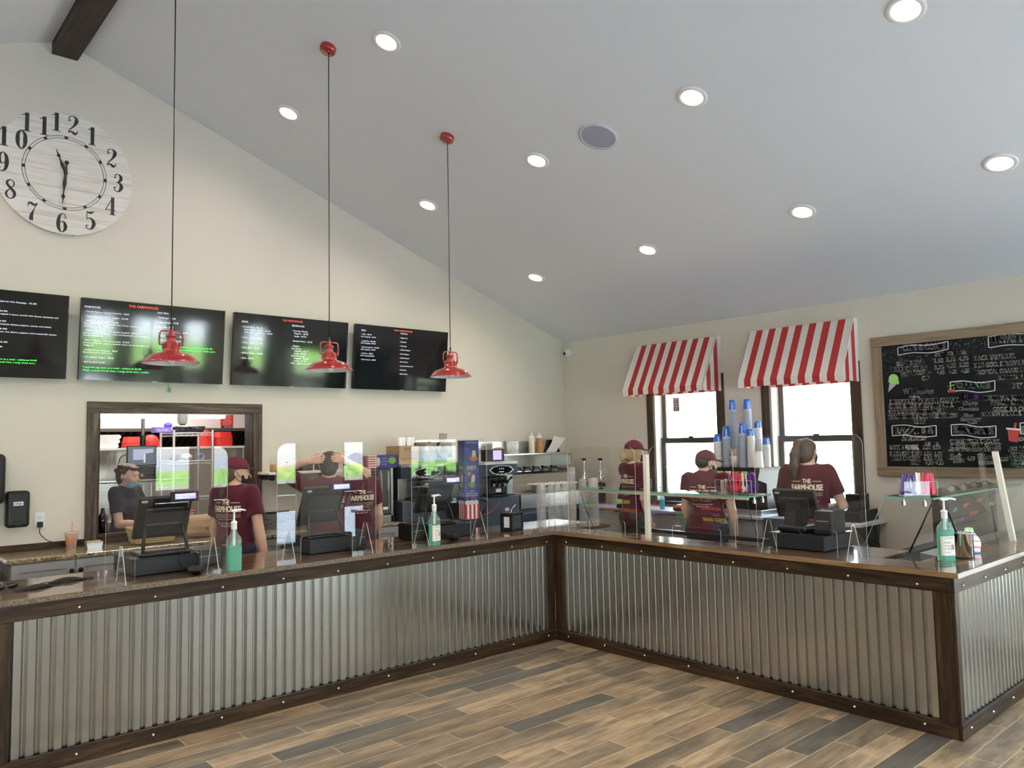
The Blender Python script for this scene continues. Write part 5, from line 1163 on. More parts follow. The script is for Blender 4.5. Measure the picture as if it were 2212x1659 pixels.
# soft serve machines
def soft_serve(x0, x1, y0, y1, label, crown, monitor):
    w = x1-x0; t = thing('soft_serve_machine', label, 'soft serve machine', ((x0+x1)/2, y0, 0), 0, 'soft serve machines on the back bar'); h = w/2; d = y1-y0
    B(-h, h, 0, d, .06, 1.115, 0, .012).obj('lower_cabinet', DCAB, t); m = MB()
    for a in (-h+.06, h-.06):
        for b_ in (.06, d-.06): m.cyl((a, b_, 0), (a, b_, .06), .025, n=12)
    m.obj('caster', BLK, t)
    B(-h+.01, h-.01, .10, d, 1.116, 1.335, 0, .006).obj('steel_body', metal_brushed('bright_steel', (.72,.74,.70), .18), t)
    m = MB(); q = [(-h, d), (-h, .03), (-h+.06, -.03), (h-.06, -.03), (h, .03), (h, d)]
    m.prism(q, lambda a, b, c: (a, b, c), 1.336, 1.445); m.obj('head', pm('dark_blue_head', (.025,.04,.06), .25), t)
    m = MB(); q2 = [(a*1.01, b-.004 if b < .5 else b) for a, b in q]; m.prism(q2, lambda a, b, c: (a, b, c), 1.4455, 1.472); m.obj('top_band', STEEL, t)
    E = lambda rx_, rz_: [(rx_*math.cos(i*PI/16), rz_*math.sin(i*PI/16)) for i in range(32)]; m = MB()
    m.prism(E(.155, .046), lambda a, b, c: (a, c, 1.385+b), -.034, -.0305); p = m.obj('display_plate', BLKG, t); m = MB()
    m.tube([(a*1.0, -.036, 1.385+b) for a, b in E(.155, .046)], .0045, 6, closed=True)
    for i in range(0, 32, 2): a, b = E(.148+.012*(i % 4 == 0), .043)[i]; m.sphere((a, -.037, 1.385+b), (.010,.003,.008), 8, 6)
    m.obj('ornate_rim', pm('silver_trim', (.6,.6,.58), .3, .8), p); m = MB(); f_ = lambda u, v: (u, -.0362, v)
    text(m, '8 8 8', f_, -.035, 1.392, .035, .016); m.obj('digits', pm('teal_digits', (.1,.5,.45), .4, emit=(.2,.9,.8), es=.4), p, fix=False); m = MB(); m.box(-.035, .035, -.0362, -.0355, 1.362, 1.372); m.obj('badge', LGRY, p)
    B(-.13, .13, .02, .12, 1.13, 1.32, 0, .012).obj('dispensing_head', BLK, t)
    for i in (-1, 0, 1):
        m = MB(); m.cyl((i*.075, .02, 1.27), (i*.075, -.045, 1.255), .016, n=14); m.tube([(i*.075, -.04, 1.262), (i*.075+.01, -.085, 1.30)], [.008,.010], 8); m.sphere((i*.075+.011, -.09, 1.305), .015, 12, 8); m.obj('draw_handle', BLK, t)
        MB().cyl((i*.075, .005, 1.21), (i*.075, .005, 1.245), .014, .018, n=14).obj('nozzle', CHROME, t)
    B(-.16, .16, -.06, .06, 1.116, 1.128, 0, .003).obj('drip_tray', BLK, t)
    if crown:
        m = MB(); P = [(-.035,0), (.035,0), (.035,.042), (.021,.022), (.0115,.046), (0,.022), (-.0115,.046), (-.021,.022), (-.035,.042)]
        m.add([(a, .0185, 1.155+b) for a, b in P], [(0,1,2,3), (0,3,5), (3,4,5), (5,6,7), (0,5,7,8)]); m.obj('crown_emblem', WHT, t, fix=False)
    if monitor:
        m = MB(); m.box(-.17, .095, .02, .10, 1.478, 1.60, 0, .008); c = m.obj('control_box', BLK, t); B(-.065, .05, .018, .02, 1.492, 1.590).obj('lit_screen', pm('violet_screen', (.3,.25,.8), .4, emit=(.36,.30,1.0), es=1.2), c)
        m = MB(); m.tube(smooth_path([(-h-.02, .03, 1.53), (-h-.06, .02, 1.40), (-h-.05, .0, 1.2), (-h-.01, -.02, 1.1), (-h+.08, -.04, 1.06), (-h+.02, -.05, .97)], 6), .010, 8); m.obj('hose', BLK, t)
        m = MB(); m.tube(smooth_path([(-h+.12, -.01, 1.30), (-h+.03, -.03, 1.24), (-h+.01, -.03, 1.12), (-h+.10, -.03, 1.07)], 6), .005, 8); m.obj('tube', BLK, t)
        m = MB(); m.tube(smooth_path([(-h-.02, -.02, .92), (-h+.12, -.05, .96), (-h+.24, -.05, 1.06)], 6), .012, 8); m.obj('hose', pm('brown_hose', (.12,.05,.03), .5), t)
    B(h*.25, h*.25+.055, -.0015, 0, .95, .985).obj('sticker', pm('pink_sticker', (.7,.5,.5), .7), t); return t
soft_serve(-.435, .105, 1.66, 2.19, 'soft serve machine on the left, below the open cardboard boxes', False, False)
soft_serve(.33, .895, 1.42, 2.18, 'soft serve machine on the right, with a violet lit screen on top', True, True)
# cartons on top of the left machine
BOXR = stripes('carton_stripes', 'Z', .011, .2, (.7,.68,.64), (.45,.03,.03))
t = thing('popcorn_carton', 'flat carton half red striped and half navy, lying on the display case', 'box', (-.605, 1.74, 1.4465)); m = MB(); m.box(-.165, -.07, 0, .2, .0005, .125, 0); m.obj('striped_end', BOXR, t)
m = MB(); m.box(-.0695, .165, 0, .2, .0005, .125, 0); m.obj('navy_end', NAVY, t); m = MB(); m.sphere((.10, -.0005, .07), (.045,.002,.035), 14, 8); m.obj('green_emblem', pm('olive_print', (.16,.28,.06), .7), t)
m = MB(); m.sphere((-.055, -.0005, .062), (.022,.002,.045), 14, 8); m.obj('white_emblem', LGRY, t); m = MB(); f_ = lambda u, v: (u, -.0008, v)
for i in range(3): text(m, ('CRAFT', 'ARTISAN', 'POP')[i], f_, -.02, .085-.028*i, .045, .014); 
m.obj('carton_print', LGRY, t, fix=False)
t = thing('brown_carton', 'brown cardboard carton holding white paper cups, behind the register shield', 'box', (-.315, 1.72, 1.473)); B(-.118, .118, 0, .24, .0005, .185, 0, .002).obj('carton', CARD, t)
m = MB(); f_ = lambda u, v: (u, -.0012, v); text(m, 'FFY', f_, -.06, .13, .02, .035); text(m, 'EAT WELL', f_, -.10, .045, .10, .02); m.obj('carton_print', pm('brown_ink', (.14,.08,.04), .8), t, fix=False)
for i in range(4):
    o = MB().lathe([(.026,0), (.027,.003), (.024,.006), (.033,.085), (.0,.085)], n=18).obj('paper_cup', WHT); o.location = (-.385+.052*i, 1.78+.02*(i % 2), 1.6585); tag(o, 'upturned white paper cup on the brown carton', 'cup', 'white cups on the brown carton')
t = thing('open_carton', 'open cardboard box lying on its side with a clear plastic bag spilling out', 'box', (.03, 1.70, 1.473)); m = MB(); e = .004; R_ = Matrix.Rotation(-.12, 4, 'Z')
m.box(-.15, .08, 0, .2, .05, .05+e, M=R_); m.box(-.15, .08, 0, .2, .21, .21+e, M=R_); m.box(-.15, .08, .2-e, .2, .05+e, .21, M=R_); m.box(-.15, -.15+e, 0, .2, .05+e, .21, M=R_); m.box(.08-e, .08, 0, .2, .05+e, .21, M=R_)
m.box(-.15, -.02, -.01, 0, .05, .21, M=R_); m.box(.08, .15, -.02, -.016, .06, .20, M=R_); m.prism([(-.02,.215), (.08,.215), (.10,.30), (.0,.31)], lambda a, b, d: (a, d, b), -.03, -.026); m.obj('carton', pm('grey_cardboard', (.36,.30,.23), .85), t)
m = MB(); nu = 22; rings = [(.058, -.005, 1), (.075, -.05, 1.1), (.085, -.075, 1.05), (.068, -.085, .95), (.05, -.03, .9), (.03, .12, .8)]; vs = []
for r_, y_, k_ in rings:
    for i in range(nu): a = 2*PI*i/nu; rr = r_*(1+.13*math.sin(5*a+y_*40)); vs.append((.03+rr*math.cos(a), y_, .135+rr*math.sin(a)*1.05))
m.add(vs, [(j*nu+i, j*nu+(i+1) % nu, (j+1)*nu+(i+1) % nu, (j+1)*nu+i) for j in range(5) for i in range(nu)], 0, True); m.obj('plastic_bag', clear('plastic_bag', (1,1,1), 1.4, (.85,.85,.85), .5, .2), t, fix=False)
B(-.12, .12, .01, .19, .0005, .048, 0, .003).obj('lower_carton', BLKM, t)
t = thing('navy_carton', 'navy printed carton standing behind the open cardboard box', 'box', (.0, 1.93, 1.473)); B(-.14, .12, 0, .16, .0005, .22, 0, .002).obj('carton', NAVY, t); m = MB(); text(m, 'KETTLE CORN', lambda u, v: (u, -.0008, v), -.10, .17, .06, .02); m.obj('carton_print', LGRY, t, fix=False)
t = thing('plastic_film', 'crumpled clear plastic film hanging over the left machine top', 'film', (-.165, 1.665, 1.473)); m = MB(); vs = []; nu = 10
for j in range(nu+1):
    for i in range(nu+1): u, v = i/nu, j/nu; vs.append((-.02+.13*u, -.025+.012*math.sin(9*u+4*v), .004+.17*v+.01*math.sin(7*u)*v-.03*u*v))
m.add(vs, [(j*(nu+1)+i, j*(nu+1)+i+1, (j+1)*(nu+1)+i+1, (j+1)*(nu+1)+i) for j in range(nu) for i in range(nu)], 0, True); m.obj('film', MAT['plastic_bag'], t, fix=False)
# blue popcorn tower
t = thing('promo_tower', 'tall navy popcorn promotion tower with red striped foot', 'display tower', (.105, 1.30, 0)); R_ = Matrix.Rotation(-.22, 4, 'Z'); a = .078
B(-a-.02, a+.02, -a-.02, a+.02, 0, .93, M=R_).obj('stand', BLKM, t)
m = MB(); m.box(-a, a, -a, a, 1.115, 1.70, M=R_); m.obj('tower', NAVY, t); m = MB()
for i in range(7):
    c0 = -a+2*a*i/7; m.box(c0, c0+2*a/7, -a, a, .931, 1.08, i % 2, M=R_)
    m.box(-a-.0006, a+.0006, c0 if i else c0+.001, c0+2*a/7-(.001 if i == 6 else 0), .931, 1.08, i % 2, M=R_)
m.obj('striped_foot', [pm('foot_red', (.45,.03,.03), .6), WHT], t)
m = MB(); m.box(-a, a, -a, a, 1.0805, 1.1145, M=R_); m.obj('collar', NAVY, t)
ft = lambda u, v: tuple(R_ @ Vector((u, -a-.001, v))); fl2 = lambda u, v: tuple(R_ @ Vector((-a-.001, -u, v)))
m = MB()
for f_ in (ft, fl2):
    text(m, 'S4JO', f_, -.05, 1.415, .05, .036, bold=.002); text(m, 'EAT', f_, -.022, 1.195, .022, .014); text(m, 'POPPED CORN', f_, -.06, 1.172, .06, .012); text(m, 'KETTLE COOKED', f_, -.065, 1.152, .065, .012)
    for i in range(3): blob(m, [(-.05+.045*i+.028*math.cos(k*PI/8), 1.09+.024*math.sin(k*PI/8)) for k in range(16)], f_)
text(m, 'GOOD SNACKS', ft, -.06, 1.672, .06, .012); m.obj('tower_print', pm('pale_print', (.62,.60,.62), .7), t, fix=False)
m = MB()
for f_ in (ft, fl2):
    blob(m, [(.0+.034*math.cos(k*PI/8), 1.265+.03*math.sin(k*PI/8)) for k in range(16)], f_, 0); blob(m, [(-.012,1.28), (.03,1.29), (.035,1.35), (.015,1.37), (-.005,1.34)], f_, 1); blob(m, [(-.03+.018*math.cos(k*PI/6), 1.372+.02*math.sin(k*PI/6)) for k in range(12)], f_, 2)
    text(m, '100', f_, -.022, 1.13, .022, .016, mat=2)
blob(m, [(.02+.05*math.cos(k*PI/8), 1.52+.022*math.sin(k*PI/8)) for k in range(16)], ft, 2); blob(m, [(.0,1.53), (.05,1.53), (.04,1.60), (.01,1.60)], ft, 1)
m.obj('tower_pictures', [pm('green_print', (.14,.26,.05), .7), pm('tan_print', (.55,.45,.3), .7), pm('orange_print2', (.42,.14,.05), .7)], t, fix=False)
# prep table, shelf, bottles
t = thing('prep_table', 'stainless prep refrigerator with a row of black syrup pumps at the corner', 'prep table', (0, 0, 0)); x0, x1 = .945, 2.05
m = MB(); m.prism([(1.46,.95), (1.46,1.10), (1.47,1.105), (1.74,1.105), (1.74,.95)], lambda a, b, d: (d, a, b), x0, x1); m.obj('worktop', STEEL, t); B(x0, x1, 1.50, YL-.02, .08, .949).obj('cabinet', DCAB, t)
for i in range(3):
    a = x0+.01+i*.368; B(a, a+.355, 1.475, 1.499, .13, .90, 0, .004).obj('door', pm('blue_grey_door', (.055,.075,.11), .35, .5), t)
m = MB(); m.prism([(1.745,1.0), (1.66,1.106), (1.80,1.30), (2.16,1.34), (2.16,1.0)], lambda a, b, d: (d, a, b), x0+.02, x1); m.obj('topping_rail', STEEL, t)
for i in range(6):
    x_ = x0+.2+i*.145; MB().cyl((x_, 1.93, 1.315), (x_, 1.93, 1.37), .012, n=12).obj('pump', BLK, t); m = MB(); m.box(x_-.06, x_+.06, 1.86, 2.05, 1.326, 1.338, 0, .003); m.obj('well_lid', metal_brushed('lid_steel', (.55,.56,.58), .2), t)
    m = MB(); m.tube([(x_, 1.93, 1.365), (x_-.0, 1.85, 1.375), (x_, 1.80, 1.335)], .007, 8); m.sphere((x_, 1.93, 1.375), (.022,.022,.012), 14, 8); m.obj('pump_spout', BLK, t)
m = MB(); m.tube([(x0+.06,1.84,1.30), (x0+.08,1.83,1.40), (x0+.10,1.82,1.41)], .006, 8); m.obj('ladle', CHROME, t)
t = thing('steel_shelf', 'stainless wall shelf above the prep table carrying squeeze bottles', 'shelf', (0,0,0)); m = MB(); m.box(1.02, 2.15, 1.84, YL-.002, 1.52, 1.54, 0, .004); m.box(.70, 2.15, YL-.012, YL-.002, 1.541, 1.68); m.obj('board', STEEL, t)
m = MB(); m.box(2.14, 2.15, 1.86, YL-.002, 1.31, 1.519); m.obj('bracket', STEELZ, t); B(1.09, 1.16, 2.185, 2.195, 1.345, 1.519).obj('bracket', STEELZ, t); B(1.2, 2.139, YL-.012, YL-.002, 1.345, 1.519).obj('back_panel', metal_brushed('panel_steel', (.42,.40,.36), .35), t)
def squeeze(x, col, label):
    t = thing('squeeze_bottle', label, 'squeeze bottle', (x, 1.92, 1.5405)); MB().lathe([(0,0), (.034,0), (.036,.004), (.036,.165), (.034,.172), (0,.173)], n=24).obj('bottle', pm('sauce_'+str(int(x*100)), col, .3), t)
    MB().lathe([(.0365,.173), (.0365,.19), (.026,.198), (.009,.205), (.005,.238), (0,.239)], n=24).obj('cap', WHT, t)
squeeze(1.55, (.74,.68,.50), 'cream coloured squeeze bottle on the steel shelf'); squeeze(1.675, (.42,.20,.07), 'caramel brown squeeze bottle on the steel shelf')
t = thing('tub', 'white tub with printed label on the steel shelf', 'tub', (1.275, 1.95, 1.5405)); MB().lathe([(0,0), (.068,0), (.072,.13), (0,.13)], n=28).obj('tub', WHT, t); MB().lathe([(.0745,.125), (.0745,.138), (.07,.140), (0,.140)], n=28).obj('lid', WHT, t)
m = MB(); fq = cyl_fn(.069, .072, .13, -.3)
for i in range(4): text(m, ('NET WT', 'VANILLA', 'ICING', '5 LB')[i], fq, -.05, .095-.024*i, .01, .013)
for i in range(8): ribbon(m, [(.035+.0035*i, .02), (.035+.0035*i, .05)], .0015, fq, n=1)
m.obj('tub_print', INKD, t, fix=False)
t = thing('paper_sign', 'curled paper notice propped on a black stand at the end of the steel shelf', 'notice', (1.93, 1.92, 1.5405)); m = MB(); m.prism([(-.12,0), (.13,0), (.07,.15), (-.06,.15)], lambda a, b, d: (a, d, b), .04, .08); m.obj('stand', BLK, t)
m = MB(); vs = []
for i in range(10):
    a = i/9; vs += [(-.13+.11*a+.03*a*a, .02-.05*a*0-.03*math.sin(a*PI), .002+.235*a-.04*a*a), (.04+.11*a+.06*a*a, .02-.03*math.sin(a*PI), .002+.225*a-.06*a*a)]
m.add(vs, [(2*i, 2*i+1, 2*i+3, 2*i+2) for i in range(9)], 0, True); m.obj('sheet', PAPER, t, fix=False)
t = thing('wrapped_roll', 'brown wrapped food roll on the steel shelf left of the tub', 'food', (1.08, 1.98, 1.5405)); m = MB(); m.sphere((0,0,.038), (.10,.04,.037), 18, 10); m.obj('wrap', pm('kraft_wrap', (.28,.19,.12), .8), t)
t = thing('foam_tray', 'white foam lid resting on a speckled brown food tray on the prep table', 'tray', (1.49, 1.55, 1.1055)); m = MB(); m.prism([(-.20,.0), (.20,.0), (.245,.085), (-.245,.085)], lambda a, b, d: (a, d, b), -.06, .08); o = m.obj('tray', pm('speckled_tray', (.25,.19,.14), .7), t)
nt = MAT['speckled_tray'].node_tree; nt.links.new(ramp(nt, noise(nt, ocoord(nt), 90, 2), [(.4,(.10,.07,.05)), (.6,(.42,.36,.3))]), bs(MAT['speckled_tray']).inputs['Base Color'])
m = MB(); m.box(-.27, .33, -.11, .11, .0855, .098, 0, .006); m.obj('lid', pm('pinkish_foam', (.80,.72,.68), .6), t)
for x_, y_, lb in ((2.12,1.62,'steel syrup pump dispenser in front of the window wall'), (2.25,1.98,'steel syrup pump dispenser in the corner by the prep table'), (2.22,1.45,'steel syrup pump dispenser nearest the blonde worker')):
    t = thing('syrup_dispenser', lb, 'dispenser', (x_, y_, .932)); MB().lathe([(0,.0005), (.055,.0005), (.055,.22), (.05,.24), (.02,.245)], n=24).obj('canister', pm('dark_canister', (.06,.05,.04), .35), t)
    m = MB(); m.lathe([(.022,.2455), (.026,.30), (.018,.34), (.024,.38), (.010,.40), (.010,.50)], n=20); m.tube([(0,-.02,.33), (-.03,-.06,.345), (-.03,-.075,.28)], .008, 8); m.obj('pump', CHROME, t); MB().lathe([(.012,.50), (.028,.52), (.028,.528), (0,.529)], n=18).obj('knob', BLK, t)

# ================================================================== BAR ALONG THE WINDOW WALL
t = thing('window_counter', 'grey counter with black knobs running below the windows', 'counter', (0,0,0)); B(1.86, XR-.002, -.86, YL-.75, .905, .93, 0, .004).obj('worktop', pm('grey_laminate', (.42,.42,.42), .4), t)
B(1.90, XR-.002, -.85, 1.40, .1, .904).obj('body', CAB, t); B(1.96, XR-.01, -.85, 1.40, 0, .1).obj('plinth', BLKM, t)
B(2.06, XR-.01, 1.457, YL-.03, .905, .931, 0, .003).obj('corner_top', MAT['grey_laminate'], t); B(2.07, XR-.02, 1.5, YL-.04, .0, .904).obj('corner_body', CAB, t)
ys = [-.80, -.37, .06, .47, .88, 1.36]
for i in range(5):
    a, b = ys[i], ys[i+1]; d = B(1.882, 1.899, a+.003, b-.003, .12, .885, 0, .002).obj('door', CAB, t); kn = b-.035 if i % 2 == 0 else a+.035
    m = MB(); m.cyl((1.882, kn, .83), (1.868, kn, .83), .007, n=12); m.sphere((1.862, kn, .83), (.012,.017,.017), 16, 10); m.obj('knob', BLK, d)
# soda fountain
t = thing('soda_fountain', 'black soda fountain with a strip of seven drink tiles, stacked with cups', 'soda fountain', (1.98, -.47, .9305)); hw = .325
B(.0, .40, -hw, hw, .42, .455, 0, .006).obj('top', DGRY, t); m = MB(); m.prism([(-.03,.34), (.005,.425), (.40,.425), (.40,.05), (.12,.05), (.12,.30)], lambda a, b, d: (a, d, b), -hw, hw); m.obj('body', BLK, t)
B(.0, .40, -hw, hw, 0, .05, 0, .004).obj('drip_base', STEEL, t)
TC = [('bark', (.10,.055,.04)), ('orange', (.62,.16,.05)), ('yellow', (.62,.48,.08)), ('ivory', (.62,.55,.42)), ('green', (.10,.22,.06)), ('lime', (.30,.42,.10)), ('blue', (.02,.035,.14))]; nx, nz = .085, -.035
for i, (nm, c) in enumerate(TC):
    y_ = hw-.035-i*.091; f_ = lambda u, v: (-.03+.035*(v/.085)-.003, y_-u, .34+v); m = MB()
    m.add([f_(-.036,.006), f_(.036,.006), f_(.036,.079), f_(-.036,.079)], [(0,1,2,3)]); tl = m.obj('drink_tile', pm('tile_'+nm, c, .3), t, fix=False)
    g = lambda u, v: (f_(u, v)[0]-.001, f_(u, v)[1], f_(u, v)[2]); g2 = lambda u, v: (f_(u, v)[0]-.0018, f_(u, v)[1], f_(u, v)[2])
    if i == 6:
        m = MB(); C_ = [(.022*math.cos(k*PI/12), .05+.022*math.sin(k*PI/12)) for k in range(24)]
        blob(m, C_, g, 0); blob(m, [p for p in C_ if p[1] > .053]+[(-.01,.056), (.01,.062)], g2, 1); blob(m, [p for p in C_ if p[1] < .047], g2, 2); text(m, 'pepsi', g2, -.02, .013, .02, .009, mat=0); m.obj('round_emblem', [WHT, pm('emblem_red', (.6,.04,.05), .5), pm('emblem_blue', (.03,.10,.45), .5)], tl, fix=False)
    else:
        m = MB(); s_ = ('ROOT', 'CRUSH', 'LEMON', 'TEA', 'DEW', 'LIME')[i]; blob(m, [(.026*math.cos(k*PI/8), .045+.017*math.sin(k*PI/8)) for k in range(16)], g, 0)
        text(m, s_, g2, -.02, .04, .02, .011, mat=1, bold=.001); m.obj('tile_print', [pm('tile_patch_'+nm, tuple(min(1, x*.5+.06) for x in c), .4), LGRY], tl, fix=False)
    m = MB(); m.cyl((.06, y_, .30), (.06, y_, .255), .018, .014, n=14); m.obj('nozzle', BLK, t)
# paper cups: every nested cup is its own object
def cup_mesh(rt, rb, h, bands):
    m = MB(); z1 = h; P = [(rt+.002, 0), (rt+.003, .002), (rt+.002, .004), (rt, .005)]+[(rt+(rb-rt)*k/6, .005+(h-.005)*k/6) for k in range(1, 7)]
    m.lathe([(rt-.0002, .002)]+P+[(rb-.002, h), (rb-.003, h-.006), (0, h-.006)], n=20); n = 20
    for k, f in enumerate(m.f): m.m[k] = 1 if k < n*bands else 0
    return m
CM = {}
for nm, rt, rb, h in (('L', .040, .028, .125), ('S', .038, .028, .082)):
    o = cup_mesh(rt, rb, h, 5).obj('paper_cup', [BLUE, pm('cup_rim_'+nm, (.40,.44,.54) if nm == 'L' else (.74,.72,.70), .6)]); me = o.data; bpy.data.objects.remove(o); CM[nm] = (me, rt, rb, h)
def logo(parent, rt, rb, h, a0, s_):
    m = MB(); f_ = lambda u, v: ((lambda r_: (r_*math.cos(a0+u/.034), r_*math.sin(a0+u/.034), v))(rt+(rb-rt)*v/h+.0006))
    text(m, 'pepsi', lambda u, v: f_(.012-v, u), h*.18, -.004, h*.82, .018, bold=.0012); m.obj('cup_print', WHT, parent, fix=False)
ST = [(1551, -.20, 2.20, 'S', 19, 1.720, 'far left short'), (1569, -.29, 2.24, 'L', 24, 1.798, 'half hidden'), (1577, -.375, 2.09, 'L', 24, 1.790, 'left front'), (1562, -.293, 2.05, 'S', 20, 1.705, 'short front'), (1581, -.385, 2.20, 'L', 45, 2.058, 'left tallest'),
      (1614, -.555, 2.20, 'L', 45, 2.058, 'right tallest'), (1609, -.56, 2.09, 'L', 26, 1.818, 'middle front'), (1627, -.65, 2.09, 'S', 24, 1.757, 'right front'), (1638, -.665, 2.20, 'S', 32, 1.833, 'right back'), (1655, -.755, 2.19, 'S', 20, 1.669, 'rightmost')]
for px, y, x, k, n, zt, nm in ST:
    me, rt, rb, h = CM[k]; zb = 1.3861; pit = (zt-h-zb)/max(1, n-1)
    for i in range(n):
        o = bpy.data.objects.new('paper_cup', me); COL.objects.link(o); o.location = (x, y, zb+i*pit); o.rotation_euler = (0, 0, random.uniform(0, 6))
        if i == n-1:
            tag(o, 'blue upturned top cup of the %s stack on the soda fountain' % nm, 'cup'); logo(o, rt, rb, h, PI+.5-o.rotation_euler.z+random.uniform(-.5, .3), 'pepsi')
        else: tag(o, 'nested paper cup in the %s stack on the soda fountain' % nm, 'cup', 'nested cups of the %s stack' % nm)
o = MB().lathe([(.045,0), (.046,.003), (.044,.006), (.034,.14), (0,.14)], n=22).obj('foam_cup', WHT); o.location = (2.10, -.21, 1.3861); tag(o, 'white foam cup behind the cap of the capped worker', 'cup')
o = MB().lathe([(.044,0), (.045,.003), (.043,.006), (.035,.155), (0,.155)], n=22).obj('foam_cup', WHT); o.location = (2.03, -.765, 1.3861); tag(o, 'plain white upturned cup at the right front of the soda fountain', 'cup')
t = thing('straw_cup', 'bundle of pale wooden stirrers in a cup between the blue cup stacks', 'stirrers', (2.06, -.475, 1.3861)); m = MB()
for i in range(26):
    a = random.uniform(0, 6.28); r_ = .03*math.sqrt(random.random()); m.box(r_*math.cos(a)-.003, r_*math.cos(a)+.003, r_*math.sin(a)-.003, r_*math.sin(a)+.003, .003, .175+random.uniform(-.01, .012))
m.obj('stirrers', pm('pale_wood', (.62,.54,.40), .7), t)['kind'] = 'stuff'; MB().lathe([(0,.0005), (.034,.0005), (.038,.11)], n=20).obj('cup', CREAM, t)
# register terminal and sanitizer at the left window
terminal((2.03, .74, .9305), PI/2, 'black register terminal on the window counter behind the cream post', 1, False)
sanitizer((2.02, .40, .9305), 1.2, 'blue sanitizer bottle in front of the left window', SANB, False, .62, .10)
t = thing('folded_apron', 'maroon folded cloth with white towel on the window counter', 'cloth', (2.02, .06, .9305)); m = MB(); m.box(-.11, .11, -.13, .13, .0005, .045, 0, .02, 3); m.obj('cloth', MAROON, t); m = MB(); m.box(-.10, .10, -.14, .09, .0455, .07, 0, .012, 3); m.obj('towel', WHT, t)
# wall shelf with register by the ponytailed worker
t = thing('register_shelf', 'white wall shelf carrying the register beside the ponytailed worker', 'shelf', (0,0,0)); B(1.88, XR-.002, -1.78, -1.20, .895, .925, 0, .003).obj('board', WHT, t)
for y_ in (-1.70, -1.28):
    m = MB(); m.prism([(XR-.003,.894), (2.02,.894), (2.02,.875), (XR-.025,.62), (XR-.003,.62)], lambda a, b, d: (a, d, b), y_, y_+.02); m.obj('bracket', BLK, t)
cash_drawer((2.36, -1.55, .9255), PI/2, 'black cash drawer on the white wall shelf', .36, .38, .10); printer((2.30, -1.62, 1.0260), PI/2, 'black receipt printer on the shelf cash drawer by the chalkboard', .135, .19, .135)
terminal((2.16, -1.36, 1.0260), PI/2, 'black touchscreen in front of the ponytailed worker', 1, False)
t = thing('cable_bundle', 'tangled black cables hanging under the white wall shelf', 'cables', (2.28, -1.74, .62))
for i in range(5):
    MB().tube(smooth_path([(.02*i-.05, .02*math.sin(i), .27), (.03*math.sin(i*2)-.03, -.02, .16), (.05*math.cos(i*3), .0, .08), (.02*i-.03, -.03, -.02-.03*i), (.03*i-.05, -.02, .0-.08*(i % 3))], 5), .005, 6).obj('cable', BLK, t)
t = thing('lidded_tub', 'clear tub with a red lid on the counter beside the ponytailed worker', 'tub', (2.05, -1.03, .9255)); MB().lathe([(0,.0005), (.06,.0005), (.066,.14)], n=22).obj('tub', CLR, t); MB().lathe([(.069,.14), (.069,.158), (0,.16)], n=22).obj('lid', RED, t)
B(1.9, XR-.002, -1.19, -.87, .0, .925).obj('low_cabinet', DCAB); tag(bpy.data.objects['low_cabinet'], 'dark steel cabinet between the soda fountain and the wall shelf', 'cabinet')
# dipping cabinets behind the food guards
t = thing('dipping_cabinet', 'white ice cream dipping cabinet sunk behind the long glass guard', 'freezer', (.30, -1.78, 0)); m = MB(); w, d = .60, 1.60; e = .03
m.box(0, w, 0, d, 0, .58); m.box(0, e, 0, d, .58, .80); m.box(w-e, w, 0, d, .58, .80); m.box(e, w-e, 0, e, .58, .80); m.box(e, w-e, d-e, d, .58, .80); m.obj('body', pm('freezer_white', (.62,.64,.66), .35), t)
FLV = [(.62,.55,.42), (.30,.18,.10), (.60,.28,.34), (.30,.42,.28), (.55,.45,.20), (.24,.13,.08), (.60,.50,.52), (.35,.3,.5)]
for i in range(8):
    x_ = .165+.27*(i % 2); y_ = .22+.385*(i//2); MB().lathe([(0,.581), (.115,.581), (.12,.76), (.112,.76), (.11,.70), (0,.705)], n=28).obj('ice_cream_tub', pm('flavour_%d' % i, FLV[i], .8), t, loc=(x_, y_, 0))
B(.62, .68, .02, 1.58, .84, .87).obj('rail', BLK, t)
t = thing('topping_case', 'dark topping case with steel lidded wells behind the right end guard', 'topping case', (.72, -2.86, 0)); B(0, 1.6, 0, .55, 0, .82, 0, .01).obj('body', DGRY, t); B(.60, 1.6, .17, .29, .821, 1.245, 0, .01).obj('riser', pm('dark_case', (.07,.065,.06), .4), t)
for i in range(4): MB().lathe([(0,.06), (.012,.058), (.02,.045), (.06,.03), (.075,.0)], c=(.84+.24*i, .23, 1.2455), n=24).obj('dome_lid', STEEL, t)
m = MB(); m.prism([(.02,.821), (.16,.821), (.16,.90), (.06,.885)], lambda a, b, d: (d, a, b), .02, 1.58); m.obj('well_cover', pm('grey_cover', (.33,.33,.35), .5), t)

# ================================================================== KITCHEN BEHIND THE PASS-THROUGH
TUBE = pm('lit_tube', (1,1,1), .5, emit=(1,.97,.93), es=6)
t = thing('strip_light', 'long lit fluorescent strip inside the kitchen opening', 'ceiling light', (-2.21, 3.2, 1.985)); B(-.62, .62, -.05, .05, .022, .05, 0, .005).obj('housing', WHT, t)
for y_ in (-.028, .028):
    MB().cyl((-.60, y_, .004), (.60, y_, .004), .016, n=14).obj('tube', TUBE, t)
for x_ in (-.4, .4): MB().cyl((x_, 0, .05), (x_, 0, 2.6-1.986), .006, n=8).obj('hanger', LGRY, t)
for yk in (3.2, 4.2):
    l = bpy.data.lights.new('kitchen_lamp', 'AREA'); l.shape = 'RECTANGLE'; l.size = 1.3; l.size_y = .2; l.energy = 15; l.color = (1, .95, .9); lo = bpy.data.objects.new('kitchen_lamp', l); COL.objects.link(lo); lo.location = (-2.2, yk-.3, 2.55)
